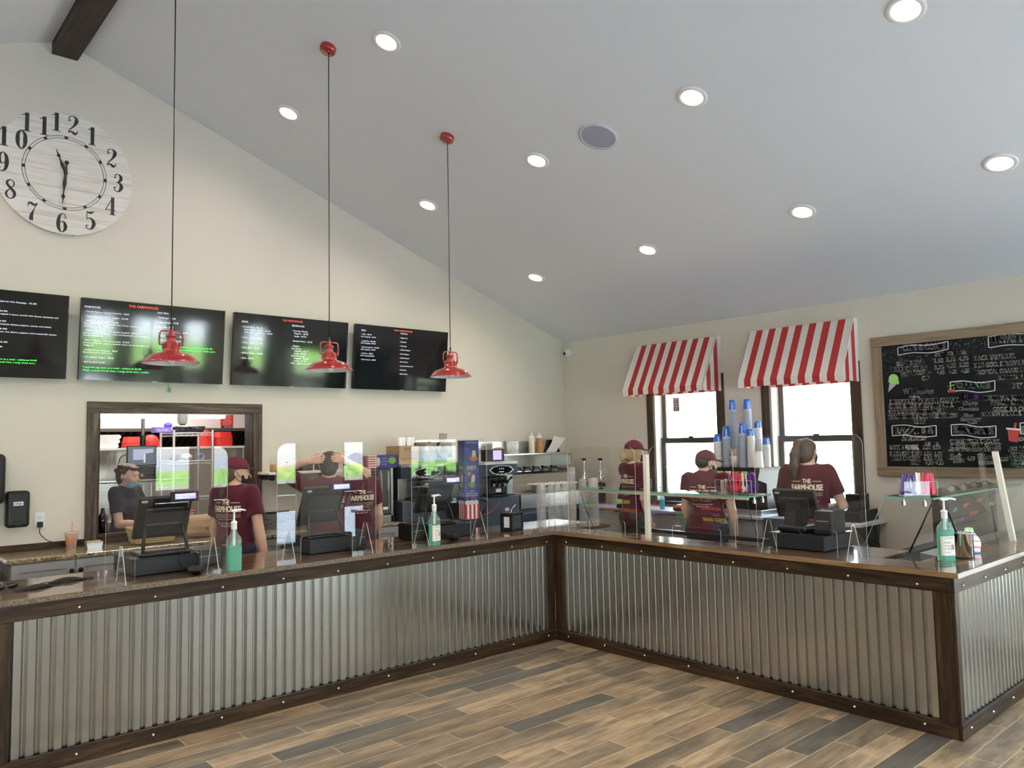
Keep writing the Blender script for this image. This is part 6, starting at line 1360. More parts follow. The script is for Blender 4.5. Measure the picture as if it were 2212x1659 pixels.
t = thing('kitchen_camera', 'white dome camera in front of the kitchen strip light', 'camera', (-2.222, 2.62, 2.6)); MB().cyl((0,0,0), (0,0,-.60), .012, n=10).obj('stem', WHT, t); m = MB(); m.lathe([(.048,-.60), (.048,-.64), (.038,-.69), (.03,-.70), (0,-.70)], n=24); m.obj('dome', WHT, t); MB().lathe([(.028,-.7005), (.02,-.708), (0,-.709)], n=20).obj('lens', DGRY, t)
# hood with filters, pass shelf, steel line
t = thing('exhaust_hood', 'white kitchen exhaust hood with dark slanted filters', 'hood', (0,0,0)); x0, x1 = -3.4, -.2
B(x0, x1, 4.25, 4.29, 1.90, 2.599).obj('fascia', pm('hood_white', (.80,.74,.71), .4), t); B(x0, x1, 4.291, 5.5, 2.3, 2.599).obj('top', STEEL, t); B(x0, x1, 4.24, 4.30, 1.865, 1.8995).obj('lip', pm('dark_lip', (.09,.08,.06), .4), t)
m = MB(); m.add([(x0, 4.35, 1.90), (x1, 4.35, 1.90), (x1, 4.75, 1.72), (x0, 4.75, 1.72)], [(0,1,2,3)]); m.obj('filter_panel', pm('filter_dark', (.022,.018,.013), .5), t, fix=False); m = MB()
for i in range(40): a = x0+.05+i*.078; m.prism([(4.34,1.893), (4.74,1.713), (4.74,1.70), (4.34,1.88)], lambda p, q, d: (d, p, q), a, a+.022)
m.obj('baffles', pm('baffle_bronze', (.17,.135,.09), .35, .7), t)
B(x0, x1, 5.0, 5.04, 1.0, 1.9).obj('back_panel', pm('olive_steel', (.12,.10,.065), .5, .5), t)
t = thing('no_entry_notice', 'red notice with white text on the white hood, upper right of the opening', 'notice', (-1.165, 4.2485, 1.985)); B(-.075, .075, -.001, .0, -.06, .07).obj('sheet', RED, t); B(-.07, .07, -.001, 0, -.085, -.0605).obj('footer', NAVY, t)
m = MB(); f_ = lambda u, v: (u, -.0015, v)
for i, (s_, w_) in enumerate((('WARNING', .04), ('KEEP FILTERS', .055), ('CLEAN', .035), ('IN CASE OF FIRE', .06), ('PULL PIN', .05), ('CALL 911', .045))): text(m, s_, f_, -w_, .05-.02*i, w_, .011)
text(m, 'KIDDE', f_, -.03, -.08, .055, .014); m.obj('notice_print', WHT, t, fix=False)
t = thing('pass_shelf', 'white kitchen shelf carrying red baskets and foam boxes', 'shelf', (0,0,0)); B(-3.3, -.3, 3.72, 4.12, 1.665, 1.69, 0, .004).obj('board', pm('shelf_white', (.74,.72,.70), .4), t)
for x_ in (-2.9, -1.02):
    B(x_-.012, x_+.012, 4.08, 4.10, 0, 1.664).obj('upright', STEELZ, t)
t = thing('cook_line', 'stainless cooking line with a high counter in the kitchen', 'cooking line', (0,0,0)); B(-3.3, -1.78, 3.75, 4.05, .08, 1.345, 0, .008).obj('body', STEEL, t); B(-3.3, -1.76, 3.70, 4.06, 1.346, 1.366, 0, .004).obj('worktop', metal_brushed('worktop_steel', (.70,.68,.66), .22), t); B(-3.3, -.4, 4.2, 4.22, .5, 1.66).obj('splashback', metal_brushed('splash_steel', (.66,.63,.60), .3, 'z'), t); B(-3.3, -1.78, 3.66, 3.749, .7, .98, 0, .02).obj('drawer_front', metal_brushed('dull_steel', (.5,.48,.46), .3), t)
def stack_basket(loc, n, label, kind, s=1):
    for i in range(n):
        z_ = loc[2]+i*.022; m = MB()
        if kind == 'round': m.lathe([(.090*s,0), (.094*s,.004), (.085*s,.03), (.066*s,.07), (.03*s,.09), (0,.093)], n=24)
        else:
            R_ = rrect(.20*s, .14*s, .04, 4); n_ = len(R_); L_ = [(1.0, 0), (1.05, .003), (.98, .02), (.85, .07)]
            vs = [(x*k, y*k, z) for k, z in L_ for x, y in R_]; m.add(vs, [(j*n_+q, j*n_+(q+1) % n_, (j+1)*n_+(q+1) % n_, (j+1)*n_+q) for j in range(3) for q in range(n_)], 0, True); m.add(vs[-n_:], [tuple(range(n_))])
        o = m.obj('food_basket', pm('red_basket', (.80,.035,.025), .45)); o.location = (loc[0], loc[1], z_); tag(o, label, 'basket', label+' group')
zb = 1.6905
stack_basket((-2.29, 3.9, zb-.0), 3, 'red oblong food basket in the left stack on the kitchen shelf', 'rect', 1.0); stack_basket((-2.10, 3.95, zb), 3, 'red round food basket in the stack behind the monitor pole', 'round', .95)
stack_basket((-1.545, 3.9, zb), 5, 'red round food basket in the stack behind the wire rack post', 'round', .9); stack_basket((-1.345, 3.9, zb), 5, 'red oblong food basket in the rightmost stack on the kitchen shelf', 'rect', .95)
for i in range(3):
    m = MB(); m.prism([(-.15,0), (.15,0), (.165,.022), (.15,.045), (-.15,.045), (-.165,.022)], lambda a, b, d: (a, d, b), -.10, .10); o = m.obj('foam_box', pm('white_foam', (.86,.84,.82), .7)); o.location = (-2.62+.008*i, 3.88, zb+.0455*i+.0); o.rotation_euler = (0, 0, .06*i); tag(o, 'white foam takeout box in the stack at the left of the kitchen shelf', 'box', 'foam boxes on the kitchen shelf')
t = thing('order_monitor', 'small black kitchen monitor hanging from a pole', 'monitor', (-2.345, 3.42, 1.51)); MB().cyl((.02,.03,.19), (.02,.03,1.088), .016, n=14).obj('pole', pm('pole_grey', (.13,.13,.13), .4, .5), t); m = MB(); m.cyl((.02,.03,.19), (.02,.03,.30), .028, n=14); m.obj('mount', BLK, t)
B(-.135, .145, -.01, .02, 0, .20, 0, .004).obj('casing', BLK, t); m = MB(); f_ = lambda u, v: (u, -.0112, v); m.box(-.125, .135, -.011, -.01, .010, .19); s_ = m.obj('screen', pm('grey_screen', (.05,.06,.08), .3, emit=(.10,.12,.16), es=.8), t)
m = MB(); blob(m, [(-.08,.06), (.02,.06), (.02,.165), (-.08,.165)], f_, 0); blob(m, [(.02,.03), (.035,.03), (.035,.12), (.02,.12)], lambda u, v: (u, -.0115, v), 1); blob(m, [(.02,.12), (.11,.13), (.11,.17), (.02,.165)], f_, 0); m.obj('picture', [pm('pale_picture', (.3,.33,.45), .4, emit=(.35,.38,.55), es=.7), pm('light_picture', (.6,.6,.7), .4, emit=(.5,.5,.65), es=.7)], s_, fix=False)
MB().tube(smooth_path([(-.13,.015,.12), (-.19,.02,.08), (-.19,.03,-.03), (-.10,.05,-.09)], 6), .005, 6).obj('cable', BLK, t)
t = thing('label_printer', 'black rounded kitchen printer on the steel counter below the monitor', 'printer', (-2.175, 3.86, 1.3665)); m = MB(); m.prism([(-.115,0), (.115,0), (.115,.10), (.085,.125), (-.07,.13), (-.105,.10)], lambda a, b, d: (a, d, b), -.1, .1); m.obj('case', pm('printer_grey', (.055,.06,.062), .45), t); B(-.03, .07, -.1015, -.1, .03, .045).obj('slot', BLK, t); B(-.075, -.05, -.1015, -.1, .025, .055).obj('sticker', LGRY, t)
# wire rack
t = thing('wire_rack', 'chrome wire shelving rack seen through the kitchen opening', 'shelving', (0,0,0)); WR = pm('rack_wire', (.75,.73,.71), .3, .6); xa, xb, ya, yb = -2.10, -1.715, 3.22, 3.62
for x_ in (xa, xb):
    for y_ in (ya, yb): MB().cyl((x_, y_, 0), (x_, y_, 1.86), .0125, n=12).obj('post', WR, t)
for z_ in (1.18, 1.545, 1.83):
    m = MB()
    for y_ in (ya, yb):
        m.tube([(xa, y_, z_), (xb, y_, z_)], .0045, 6); m.tube([(xa, y_, z_-.028), (xb, y_, z_-.028)], .0045, 6)
        m.tube([(xa+(xb-xa)*k/16, y_, z_-.028*(k % 2)) for k in range(17)], .0025, 5)
    for x_ in (xa, xb): m.tube([(x_, ya, z_), (x_, yb, z_)], .0045, 6); m.tube([(x_, ya, z_-.028), (x_, yb, z_-.028)], .0045, 6)
    for k in range(1, 16): m.tube([(xa+(xb-xa)*k/16, ya, z_+.003), (xa+(xb-xa)*k/16, yb, z_+.003)], .002, 4)
    m.obj('wire_shelf', WR, t)
t = thing('wire_rack', 'low chrome wire rack holding red packets behind the steel counter', 'shelving', (0,0,0)); xa2, xb2, ya2, yb2 = -2.14, -1.80, 3.3, 3.55
t['label'] = 'second chrome wire rack beside the first, loaded with red packets'
xa2, xb2, ya2, yb2 = -2.62, -2.2, 3.26, 3.58
for x_ in (xa2+.25, xb2):
    for y_ in (ya2, yb2): MB().cyl((x_, y_, 0), (x_, y_, 1.335), .0125, n=12).obj('post', WR, t)
for z_ in (.95, 1.19):
    m = MB()
    for y_ in (ya2, yb2): m.tube([(xa2+.25, y_, z_), (xb2, y_, z_)], .0045, 6); m.tube([(xa2+.25, y_, z_-.028), (xb2, y_, z_-.028)], .0045, 6); m.tube([(xa2+.25+(xb2-xa2-.25)*k/10, y_, z_-.028*(k % 2)) for k in range(11)], .0025, 5)
    for k in range(11): m.tube([(xa2+.25+(xb2-xa2-.25)*k/10, ya2, z_+.003), (xa2+.25+(xb2-xa2-.25)*k/10, yb2, z_+.003)], .002, 4)
    m.obj('wire_shelf', WR, t)
zt = 1.8355
t = thing('cable_heap', 'heap of black cables and adapters on top of the wire rack', 'cables', (-1.88, 3.42, zt)); 
for i in range(6):
    P = [(random.uniform(-.16,.14), random.uniform(-.1,.1), .012+random.uniform(0,.05)) for k in range(6)]; MB().tube(smooth_path(P, 5), .006, 6).obj('cable', BLK, t)
B(-.15, .12, -.08, .08, .0, .035, 0, .008).obj('adapter', DGRY, t); MB().tube(smooth_path([(-.05,-.05,.04), (-.08,-.05,.12), (-.05,-.05,.15), (-.02,-.05,.09), (.05,-.06,.05), (.08,-.06,.02)], 6), .005, 6).obj('white_cable', WHT, t)
t = thing('glove_box', 'purple box of gloves at the left end of the wire rack top', 'box', (-2.14, 3.38, zt)); B(-.11, .05, -.06, .06, .0005, .055, 0, .002).obj('carton', pm('purple_carton', (.22,.14,.55), .5), t); m = MB(); m.sphere((.03,-.01,.075), (.04,.04,.03), 14, 8); m.obj('glove', pm('violet_nitrile', (.12,.07,.55), .4), t); m = MB(); text(m, 'GLOVES', lambda u, v: (u, -.0605, v), -.09, .015, .02, .02); m.obj('carton_print', WHT, t, fix=False)
zm = 1.5505
t = thing('paper_pile', 'pale folded papers beside the purple glove box on the rack', 'papers', (-2.0, 3.575, zt)); m = MB(); R_ = Matrix.Rotation(-.35, 4, 'Y'); m.box(-.06, .06, -.03, .03, .025, .029, M=R_); m.box(-.05, .055, -.03, .03, .034, .038, M=Matrix.Rotation(-.55, 4, 'Y')); m.obj('sheets', PAPER, t)
for nm, x_, lb, col in (('cap', -2.045, 'maroon cap lying on the middle shelf of the wire rack', (.16,.02,.03)), ('bowl', -1.925, 'white bowl on the middle shelf of the wire rack', (.78,.76,.74))):
    m = MB(); m.sphere((0,0,.037), (.055,.06,.035), 18, 10); o = m.obj(nm, pm('k_'+nm, col, .7)); o.location = (x_, 3.36, zm+.0); tag(o, lb, nm)
t = thing('tape_roll', 'blue tape roll on the middle shelf of the wire rack', 'tape', (-1.80, 3.30, zm)); m = MB(); m.tube([(.028*math.cos(i*PI/8), 0, .036+.028*math.sin(i*PI/8)) for i in range(16)], .008, 6, closed=True); m.obj('roll', pm('blue_tape', (.25,.4,.75), .5), t)
zl = 1.1855
for i in range(3):
    o = B(-.05, .05, -.05, .05, .0005, .035+.01*i, 0, .004).obj('packet', pm('red_packet', (.25,.03,.03), .6)); o.location = (-2.30+.0*i, 3.42-.0*i, .955+.0); o.location.z = .955+.05*i if i else .955; o.location.x = -2.31; tag(o, 'dark red packet on the second wire rack', 'packet', 'red packets on the wire rack')
t = thing('plastic_tub', 'clear tub with a red rim beside the masked kitchen worker', 'tub', (-2.20, 2.80, .98)); m = MB(); m.box(-.12, .12, -.1, .1, 0, .10, 0, .01); m.obj('tub', CLR, t); m = MB(); m.tube([(-.13,-.11,.105), (.13,-.11,.105), (.13,.11,.105), (-.13,.11,.105)], .008, 6, closed=True); m.obj('rim', RED, t)
t = thing('kitchen_table', 'stainless worktable in front of the masked kitchen worker', 'table', (0,0,0)); B(-2.36, -1.0, 2.60, 3.0, .94, .979, 0, .005).obj('worktop', STEEL, t)
for x_ in (-2.32, -1.05):
    for y_ in (2.64, 2.96): MB().cyl((x_, y_, 0), (x_, y_, .939), .02, n=12).obj('leg', STEELZ, t)
t = thing('black_bottle', 'dark bottle standing on the pass-through ledge at the left', 'bottle', (-2.975, 2.25, PZ0)); MB().lathe([(0,.0005), (.036,.0005), (.036,.13), (.015,.165), (.013,.20), (0,.202)], n=20).obj('bottle', BLKG, t)
# wicker basket and paper bag on the granite
t = thing('wicker_basket', 'woven tan basket on the granite below the kitchen opening', 'basket', (-2.68, 1.95, CT+.009)); m = MB()
for j in range(8):
    z_ = .008+j*.016; k = 1+.03*j; m.tube([(k*.15*math.copysign(abs(math.cos(a))**.5, math.cos(a))+.004*math.cos(9*a+j*PI), k*.095*math.copysign(abs(math.sin(a))**.5, math.sin(a)), z_) for a in [i*PI/24+.01 for i in range(48)]], .010, 6, closed=True)
m.obj('weave', pm('wicker', (.46,.33,.17), .75), t); B(-.13, .13, -.08, .08, .001, .02, 0, .01).obj('bottom', MAT['wicker'], t)
t = thing('paper_bag', 'crumpled brown paper bag lying on the granite in the opening', 'bag', (-2.20, 2.02, CT)); m = MB(); vs = []; nu = 16
for j, (x_, ky, kz) in enumerate([(-.19,.02,.07), (-.18,.06,.085), (-.08,.085,.09), (.03,.09,.095), (.10,.09,.09), (.13,.088,.075), (.132,.02,.02)]):
    for i in range(nu): a = 2*PI*i/nu; sg = lambda q, p: math.copysign(abs(q)**p, q); vs.append((x_+.012*math.sin(3*a+j), ky*sg(math.cos(a), .6)*(1+.05*math.sin(5*a+j*2)), max(.002, .098+kz*sg(math.sin(a), .6)*(1+.06*math.sin(4*a+j)))))
m.add(vs, [(j*nu+i, j*nu+(i+1) % nu, (j+1)*nu+(i+1) % nu, (j+1)*nu+i) for j in range(6) for i in range(nu)], 0, False); m.add(vs[:nu], [tuple(range(nu))]); m.add(vs[-nu:], [tuple(range(nu))]); m.obj('bag', CARD, t)
m = MB(); text(m, 'BAKERY', lambda u, v: (u, -.103, v), -.06, .07, .06, .022, bold=.001); m.obj('bag_print', pm('brown_ink', (.1,.05,.02), .8), t, fix=False)

# ================================================================== PEOPLE (one smooth surface per body, grown from a distance field)
class Field:
    def __init__(s, lo, hi, h):
        s.h = h; s.lo = np.array(lo, float); n = np.ceil((np.array(hi)-s.lo)/h).astype(int)+1
        s.ax = [s.lo[i]+h*np.arange(n[i]) for i in range(3)]; s.F = np.full(n, 9., np.float32)
    def win(s, lo, hi):
        sl = []; g = []
        for i in range(3):
            a = int(max(0, math.floor((lo[i]-s.lo[i])/s.h))); b = int(min(len(s.ax[i]), math.ceil((hi[i]-s.lo[i])/s.h)+1)); b = max(b, a)
            sl.append(slice(a, b)); g.append(s.ax[i][a:b])
        return tuple(sl), np.meshgrid(*g, indexing='ij', sparse=True)
    def put(s, fn, lo, hi, k=0, sub=False):
        pad = k+3*s.h; sl, (X, Y, Z) = s.win(np.array(lo)-pad, np.array(hi)+pad)
        if 0 in s.F[sl].shape: return
        d = fn(X, Y, Z); c = s.F[sl]
        if sub: s.F[sl] = np.maximum(c, -d); return
        if k > 0:
            q = np.maximum(k-np.abs(c-d), 0)/k; s.F[sl] = np.minimum(c, d)-q*q*k*.25
        else: s.F[sl] = np.minimum(c, d)
    def cone(s, a, b, ra, rb, k=.02, sc=(1,1,1), cap=None, sub=False):
        a = np.array(a, float); b = np.array(b, float); sc = np.array(sc, float); m = max(ra, rb)*sc
        def fn(X, Y, Z):
            px, py, pz = (X-a[0])/sc[0], (Y-a[1])/sc[1], (Z-a[2])/sc[2]; d = (b-a)/sc; L = d@d+1e-9
            t = np.clip((px*d[0]+py*d[1]+pz*d[2])/L, 0, 1)
            r = np.sqrt((px-t*d[0])**2+(py-t*d[1])**2+(pz-t*d[2])**2)-(ra+t*(rb-ra)); r = r*sc.min()
            if cap is not None:
                w = (b-a)/np.linalg.norm(b-a); r = np.maximum(r, (X-b[0])*w[0]+(Y-b[1])*w[1]+(Z-b[2])*w[2])
            return r
        s.put(fn, np.minimum(a, b)-m, np.maximum(a, b)+m, k, sub)
    def ell(s, c, r, R=None, k=.02, cut=(), sub=False):
        c = np.array(c, float); r = np.array(r, float); mr = r.max()
        def fn(X, Y, Z):
            x, y, z = X-c[0], Y-c[1], Z-c[2]
            if R is not None: x, y, z = R[0][0]*x+R[1][0]*y+R[2][0]*z, R[0][1]*x+R[1][1]*y+R[2][1]*z, R[0][2]*x+R[1][2]*y+R[2][2]*z
            k0 = np.sqrt((x/r[0])**2+(y/r[1])**2+(z/r[2])**2)+1e-9; k1 = np.sqrt((x/r[0]**2)**2+(y/r[1]**2)**2+(z/r[2]**2)**2)+1e-9
            d = k0*(k0-1)/k1
            for n, o in cut: d = np.maximum(d, n[0]*x+n[1]*y+n[2]*z-o)
            return d
        s.put(fn, c-mr, c+mr, k, sub)
    def clip(s, n, o):
        X, Y, Z = np.meshgrid(*s.ax, indexing='ij', sparse=True); s.F = np.maximum(s.F, n[0]*X+n[1]*Y+n[2]*Z-o)
    def ripple(s, f):
        X, Y, Z = np.meshgrid(*s.ax, indexing='ij', sparse=True); s.F = s.F+f(X, Y, Z).astype(np.float32)
    def mesh(s):
        F = s.F; sh = np.array(F.shape)-1; S = F < 0
        off = [(i, j, k) for i in (0,1) for j in (0,1) for k in (0,1)]; cs = lambda A, o: A[o[0]:o[0]+sh[0], o[1]:o[1]+sh[1], o[2]:o[2]+sh[2]]
        cnt = sum(cs(S, o).astype(np.int8) for o in off); M = (cnt > 0) & (cnt < 8); idx = np.full(tuple(sh), -1, np.int64); ijk = np.argwhere(M); idx[M] = np.arange(len(ijk))
        P = np.zeros((len(ijk), 3)); N = np.zeros(len(ijk)); val = {o: cs(F, o)[M] for o in off}
        for a in off:
            for ax in range(3):
                if a[ax]: continue
                b = list(a); b[ax] = 1; b = tuple(b); fa, fb = val[a], val[b]; cr_ = (fa < 0) != (fb < 0); t = np.where(cr_, fa/np.where(cr_, fa-fb, 1), 0)
                q = np.array(a, float)[None]+np.zeros((len(ijk), 3)); q[:, ax] = t; P += q*cr_[:, None]; N += cr_
        V = s.lo+s.h*(ijk+P/N[:, None]); Q = []
        for ax in range(3):
            u, v = (ax+1) % 3, (ax+2) % 3; n0 = [slice(None)]*3; n1 = [slice(None)]*3; n0[ax] = slice(0, -1); n1[ax] = slice(1, None)
            A, B_ = S[tuple(n0)], S[tuple(n1)]; e_ = np.argwhere(A != B_); e_ = e_[(e_[:, u] > 0) & (e_[:, v] > 0) & (e_[:, u] < sh[u]) & (e_[:, v] < sh[v])]
            if not len(e_): continue
            ins = A[e_[:,0], e_[:,1], e_[:,2]]
            def cell(du, dv): c = e_.copy(); c[:, u] += du; c[:, v] += dv; return idx[c[:,0], c[:,1], c[:,2]]
            q = np.stack([cell(-1,-1), cell(0,-1), cell(0,0), cell(-1,0)], 1); q[~ins] = q[~ins][:, ::-1]; Q.append(q)
        return V, np.concatenate(Q)
def relax(V, Q, n):
    """soften the grid marks"""
    for _ in range(n):
        A = np.zeros_like(V); C_ = np.zeros(len(V))
        for a, b in ((0,1), (1,2), (2,3), (3,0)):
            np.add.at(A, Q[:, a], V[Q[:, b]]); np.add.at(C_, Q[:, a], 1); np.add.at(A, Q[:, b], V[Q[:, a]]); np.add.at(C_, Q[:, b], 1)
        V = .5*V+.5*A/np.maximum(C_, 1)[:, None]
    return V
def np_mesh(name, F, mat, parent, sc, sm=2):
    V, Q = F.mesh(); V = relax(V, Q, sm); me = bpy.data.meshes.new(name); me.vertices.add(len(V)); me.vertices.foreach_set('co', (V*sc).astype(np.float32).ravel())
    me.loops.add(len(Q)*4); me.loops.foreach_set('vertex_index', Q.astype(np.int32).ravel()); me.polygons.add(len(Q)); me.polygons.foreach_set('loop_start', np.arange(0, len(Q)*4, 4, dtype=np.int32))
    me.polygons.foreach_set('use_smooth', np.ones(len(Q), bool)); me.materials.append(mat); me.update(calc_edges=True)
    o = bpy.data.objects.new(name, me); COL.objects.link(o); o.parent = parent; return o, V, Q
nrm = lambda v: np.array(v, float)/np.linalg.norm(v)
def rotz(a): c, s = math.cos(a), math.sin(a); return np.array([[c,-s,0],[s,c,0],[0,0,1]])
def rotx(a): c, s = math.cos(a), math.sin(a); return np.array([[1,0,0],[0,c,-s],[0,s,c]])
def roty(a): c, s = math.cos(a), math.sin(a); return np.array([[c,0,s],[0,1,0],[-s,0,c]])
def hand_sdf(F, W_, d, n, side, curl=.35, spread=.05, glove=0):
    """palm, five fingers and a thumb from the wrist W_ along d; n points out of the palm; side = which way the thumb lies along d x n"""
    d = nrm(d); n = nrm(n-np.dot(n, d)*d); t = np.cross(d, n)*side; g = glove
    kn = [(.030,.083), (.010,.090), (-.010,.086), (-.028,.076)]
    for a, L in kn: F.cone(W_+d*.004+t*a*.35, W_+d*L+t*a, .0135+g, .0105+g, .012)
    for (a, L), ln, r in zip(kn, (.070,.078,.072,.056), (.0088,.009,.0086,.0076)):
        p = W_+d*L+t*a; an = curl*.6; dd = nrm(d+t*a*spread*20)
        for f, rr in ((.45, r), (.30, r*.93), (.25, r*.82)):
            q = p+(dd*math.cos(an)+n*math.sin(an))*ln*f; F.cone(p, q, rr+g, rr*.95+g, .004); p = q; an += curl
    p = W_+d*.022+t*.018; q = p+(d*.55+t*.75+n*.25)*.042; F.cone(p, q, .013+g, .0105+g, .010); r_ = q+(d*.85+t*.25+n*.35)*.030; F.cone(q, r_, .0103+g, .0092+g, .004); F.cone(r_, r_+(d*.9+n*.35)*.022, .0092+g, .0075+g, .004)
def person(label, loc, ang, H, skin, hair, arms, lean=0., tilt=0., hyaw=0., hpitch=0., female=True, w=1.0, cap=None, style='bun', mask=None, shirt=MAROON, pants=JEAN, text_on=True, mask_low=False, gloves=False, chin=0.):
    """local frame: faces +y, right hand at +x; nominal height 1.70; ang = heading in degrees from +x"""
    sc = H/1.70; t = thing('person', label, 'person', loc, math.radians(ang-90)); Z0 = .96
    RU = roty(tilt) @ rotx(-lean); U = lambda p: RU @ (np.array(p, float)-[0,0,Z0])+[0,0,Z0]
    sh = {s: U((.172*w*s, -.005, 1.395)) for s in (1, -1)}; AR = {}
    for s in (1, -1):
        e_, f_ = arms[s][:2]; tg = arms[s][6] if len(arms[s]) > 6 else 0
        el = U(e_) if tg else sh[s]+nrm(e_)*.285; wr = U(f_) if tg else el+nrm(f_)*.245; AR[s] = (el, wr)
    nb = U((0, -.018, 1.425)); hc = nb+RU @ np.array((0, .028+chin, .150)); RH = rotz(hyaw) @ rotx(hpitch) @ RU if True else RU
    HP = lambda p: hc+RH @ np.array(p, float); RHt = RH.tolist()
    allp = [np.array((-.32*w,-.25,0)), np.array((.32*w,.25,1.0)), hc+.2, hc-.2]+[v for s in AR for v in AR[s]]+[AR[s][1]+nrm(AR[s][1]-AR[s][0])*.2 for s in AR]
    lo = np.min(allp, 0)-.06; hi = np.max(allp, 0)+.06; lo[2] = -.01
    def trunk(F, g=0., k=.03, legs=True, neck=True):
        F.cone(U((0,.005,1.10)), U((0,-.005,1.30)), .128*w+g, .150*w+g, k, (1,.74,1)); F.cone(U((0,.0,1.30)), U((0,-.012,1.375)), .150*w+g, .115*w+g, k, (1.05,.70,1))
        F.cone(U((-.115*w,-.012,1.392)), U((.115*w,-.012,1.392)), .058+g, .058+g, k); F.cone(U((0,.005,1.10)), (0,0,.95), .128*w+g, .158*w+g, k, (1,.76,1))
        if female:
            for s in (1, -1): F.ell(U((.072*s*w, .088, 1.262)), np.array((.066,.058,.064))*w+g, None, .035)
        F.ell((0,-.045,.93), np.array((.155*w,.095,.10))+g, None, .03)
        if neck: F.cone(nb-RU @ np.array((0,0,.03)), HP((0,-.022,-.06)), .060, .053, .03); F.cone(U((-.09,-.02,1.41)), nb+RU @ np.array((0,0,.03)), .035, .045, .03); F.cone(U((.09,-.02,1.41)), nb+RU @ np.array((0,0,.03)), .035, .045, .03)
    # ---- body
    F = Field(lo, hi, .005); trunk(F)
    for s in (1, -1):
        F.cone((.088*w*s, 0, .92), (.095*s, .012, .50), .088*w, .056, .03); F.cone((.095*s, .012, .50), (.10*s, -.01, .09), .056, .036, .02); F.cone((.10*s,-.03,.05), (.105*s,.13,.032), .038, .03, .02)
        el, wr = AR[s]; F.cone(sh[s], el, .052*w**.5, .040*w**.5, .025); F.cone(el, el+(wr-el)*.35, .041*w**.5, .0385*w**.5, .01); F.cone(el+(wr-el)*.35, wr, .0385*w**.5, .0255, .012)
        hd = arms[s][2] if len(arms[s]) > 2 else arms[s][1]; pn = arms[s][3] if len(arms[s]) > 3 else (-s, 0, 0); hand_sdf(F, wr, np.array(hd, float), np.array(pn, float), arms[s][4] if len(arms[s]) > 4 else s*1, arms[s][5] if len(arms[s]) > 5 else .35)
    F.ell(HP((0,-.012,.03)), (.074,.093,.082), RHt, .02); F.ell(HP((0,.028,-.035)), (.058,.064,.080), RHt, .035); F.ell(HP((0,.066,-.090)), (.026,.020,.018), RHt, .03)
    for s in (1, -1): F.ell(HP((.036*s,.070,-.03)), (.024,.02,.022), RHt, .03); F.ell(HP((.031*s,.098,.006)), (.015,.012,.011), RHt, 0, sub=True)
    F.cone(HP((0,.088,.010)), HP((0,.109,-.024)), .008, .0115, .014); F.ell(HP((0,.098,-.030)), (.016,.012,.009), RHt, .010); F.ell(HP((0,.083,.030)), (.05,.014,.011), RHt, .02)
    F.ell(HP((0,.090,-.052)), (.023,.010,.006), RHt, .006); F.ell(HP((0,.088,-.062)), (.020,.010,.006), RHt, .006)
    for s in (1, -1):
        RE = RH @ rotz(.35*s*1.0); F.ell(HP((.077*s,-.008,-.004)), (.0085,.020,.031), RE.tolist(), .008); F.ell(HP((.086*s,-.004,.000)), (.006,.010,.017), RE.tolist(), 0, sub=True)
    body, V, Q = np_mesh('body', F, skin, t, sc, 1)
    for s in (1, -1):
        m = MB(); m.sphere((0,0,0), .0112*sc, 14, 10, 0); o = m.obj('eye', [pm('eye_white', (.5,.46,.42), .3)], t); o.location = HP((.031*s,.0815,.006))*sc
        m = MB(); m.sphere((0,0,0), .0066*sc, 10, 8); i_ = m.obj('iris', pm('dark_iris', (.05,.03,.02), .1), o); i_.location = RH @ np.array((0,.0062,0))*sc
    # ---- trousers and shoes
    if pants:
        F = Field((-.28*w,-.25,.05), (.28*w,.25,1.08), .008)
        F.cone((0,0,1.02), (0,0,.93), .150*w, .172*w, .02, (1,.78,1)); F.ell((0,-.045,.93), (.17*w,.11,.11), None, .03)
        for s in (1, -1): F.cone((.088*w*s, 0, .92), (.097*s, .010, .50), .104*w, .074, .03); F.cone((.097*s,.010,.50), (.10*s,-.012,.07), .074, .062, .02)
        F.clip((0,0,1), 1.04); F.clip((0,0,-1), -.07); F.ripple(lambda X, Y, Z: .004*np.sin(60*Z+9*X+5*np.sin(14*Y))*np.exp(-((Z-.48)/.10)**2)+.003*np.sin(50*Z+20*Y)*np.exp(-((Z-.13)/.08)**2)); np_mesh('trousers', F, pants, t, sc)
    F = Field((-.2,-.14,-.005), (.2,.24,.14), .007)
    for s in (1, -1): F.cone((.10*s,-.035,.055), (.107*s,.13,.042), .05, .043, .02, (1,1,.9)); F.ell((.10*s,-.01,.10), (.045,.055,.045), None, .02)
    F.clip((0,0,-1), -.003); np_mesh('shoes', F, BLKM, t, sc)
    # ---- shirt: loose torso plus open sleeves
    F = Field((lo[0], lo[1], .70), (hi[0], hi[1], hi[2]), .006); trunk(F, .014, .035, neck=False)
    F.cone((0,0,1.02), (0,-.005,.86), .152*w, .176*w, .03, (1,.80,1)); F.cone(U((-.08,-.018,1.412)), U((.08,-.018,1.412)), .052, .052, .03); F.clip((0,0,-1), -.845)
    for s in (1, -1):
        el, wr = AR[s]; dr = el-sh[s]; F.cone(sh[s]-nrm(dr)*.02, sh[s]+dr*.62, .064*w**.5, .066*w**.5, .03, cap=1)
    n_ = RU @ np.array((0,-.18,1.)); F.ell(nb+RU @ np.array((0,.02,.055)), (.072,.075,.045), RU.tolist(), 0, sub=True)
    F.ripple(lambda X, Y, Z: .0045*np.sin(34*X+22*Z+6*np.sin(9*Y))*np.exp(-((Z-1.0)/.16)**2)+.0035*np.sin(46*Z-38*np.abs(X))*np.exp(-((np.abs(X)-.17)/.06)**2)+.002*np.sin(26*X+40*Y+18*Z)); so, SV, SQ = np_mesh('shirt', F, shirt, t, sc, 3)
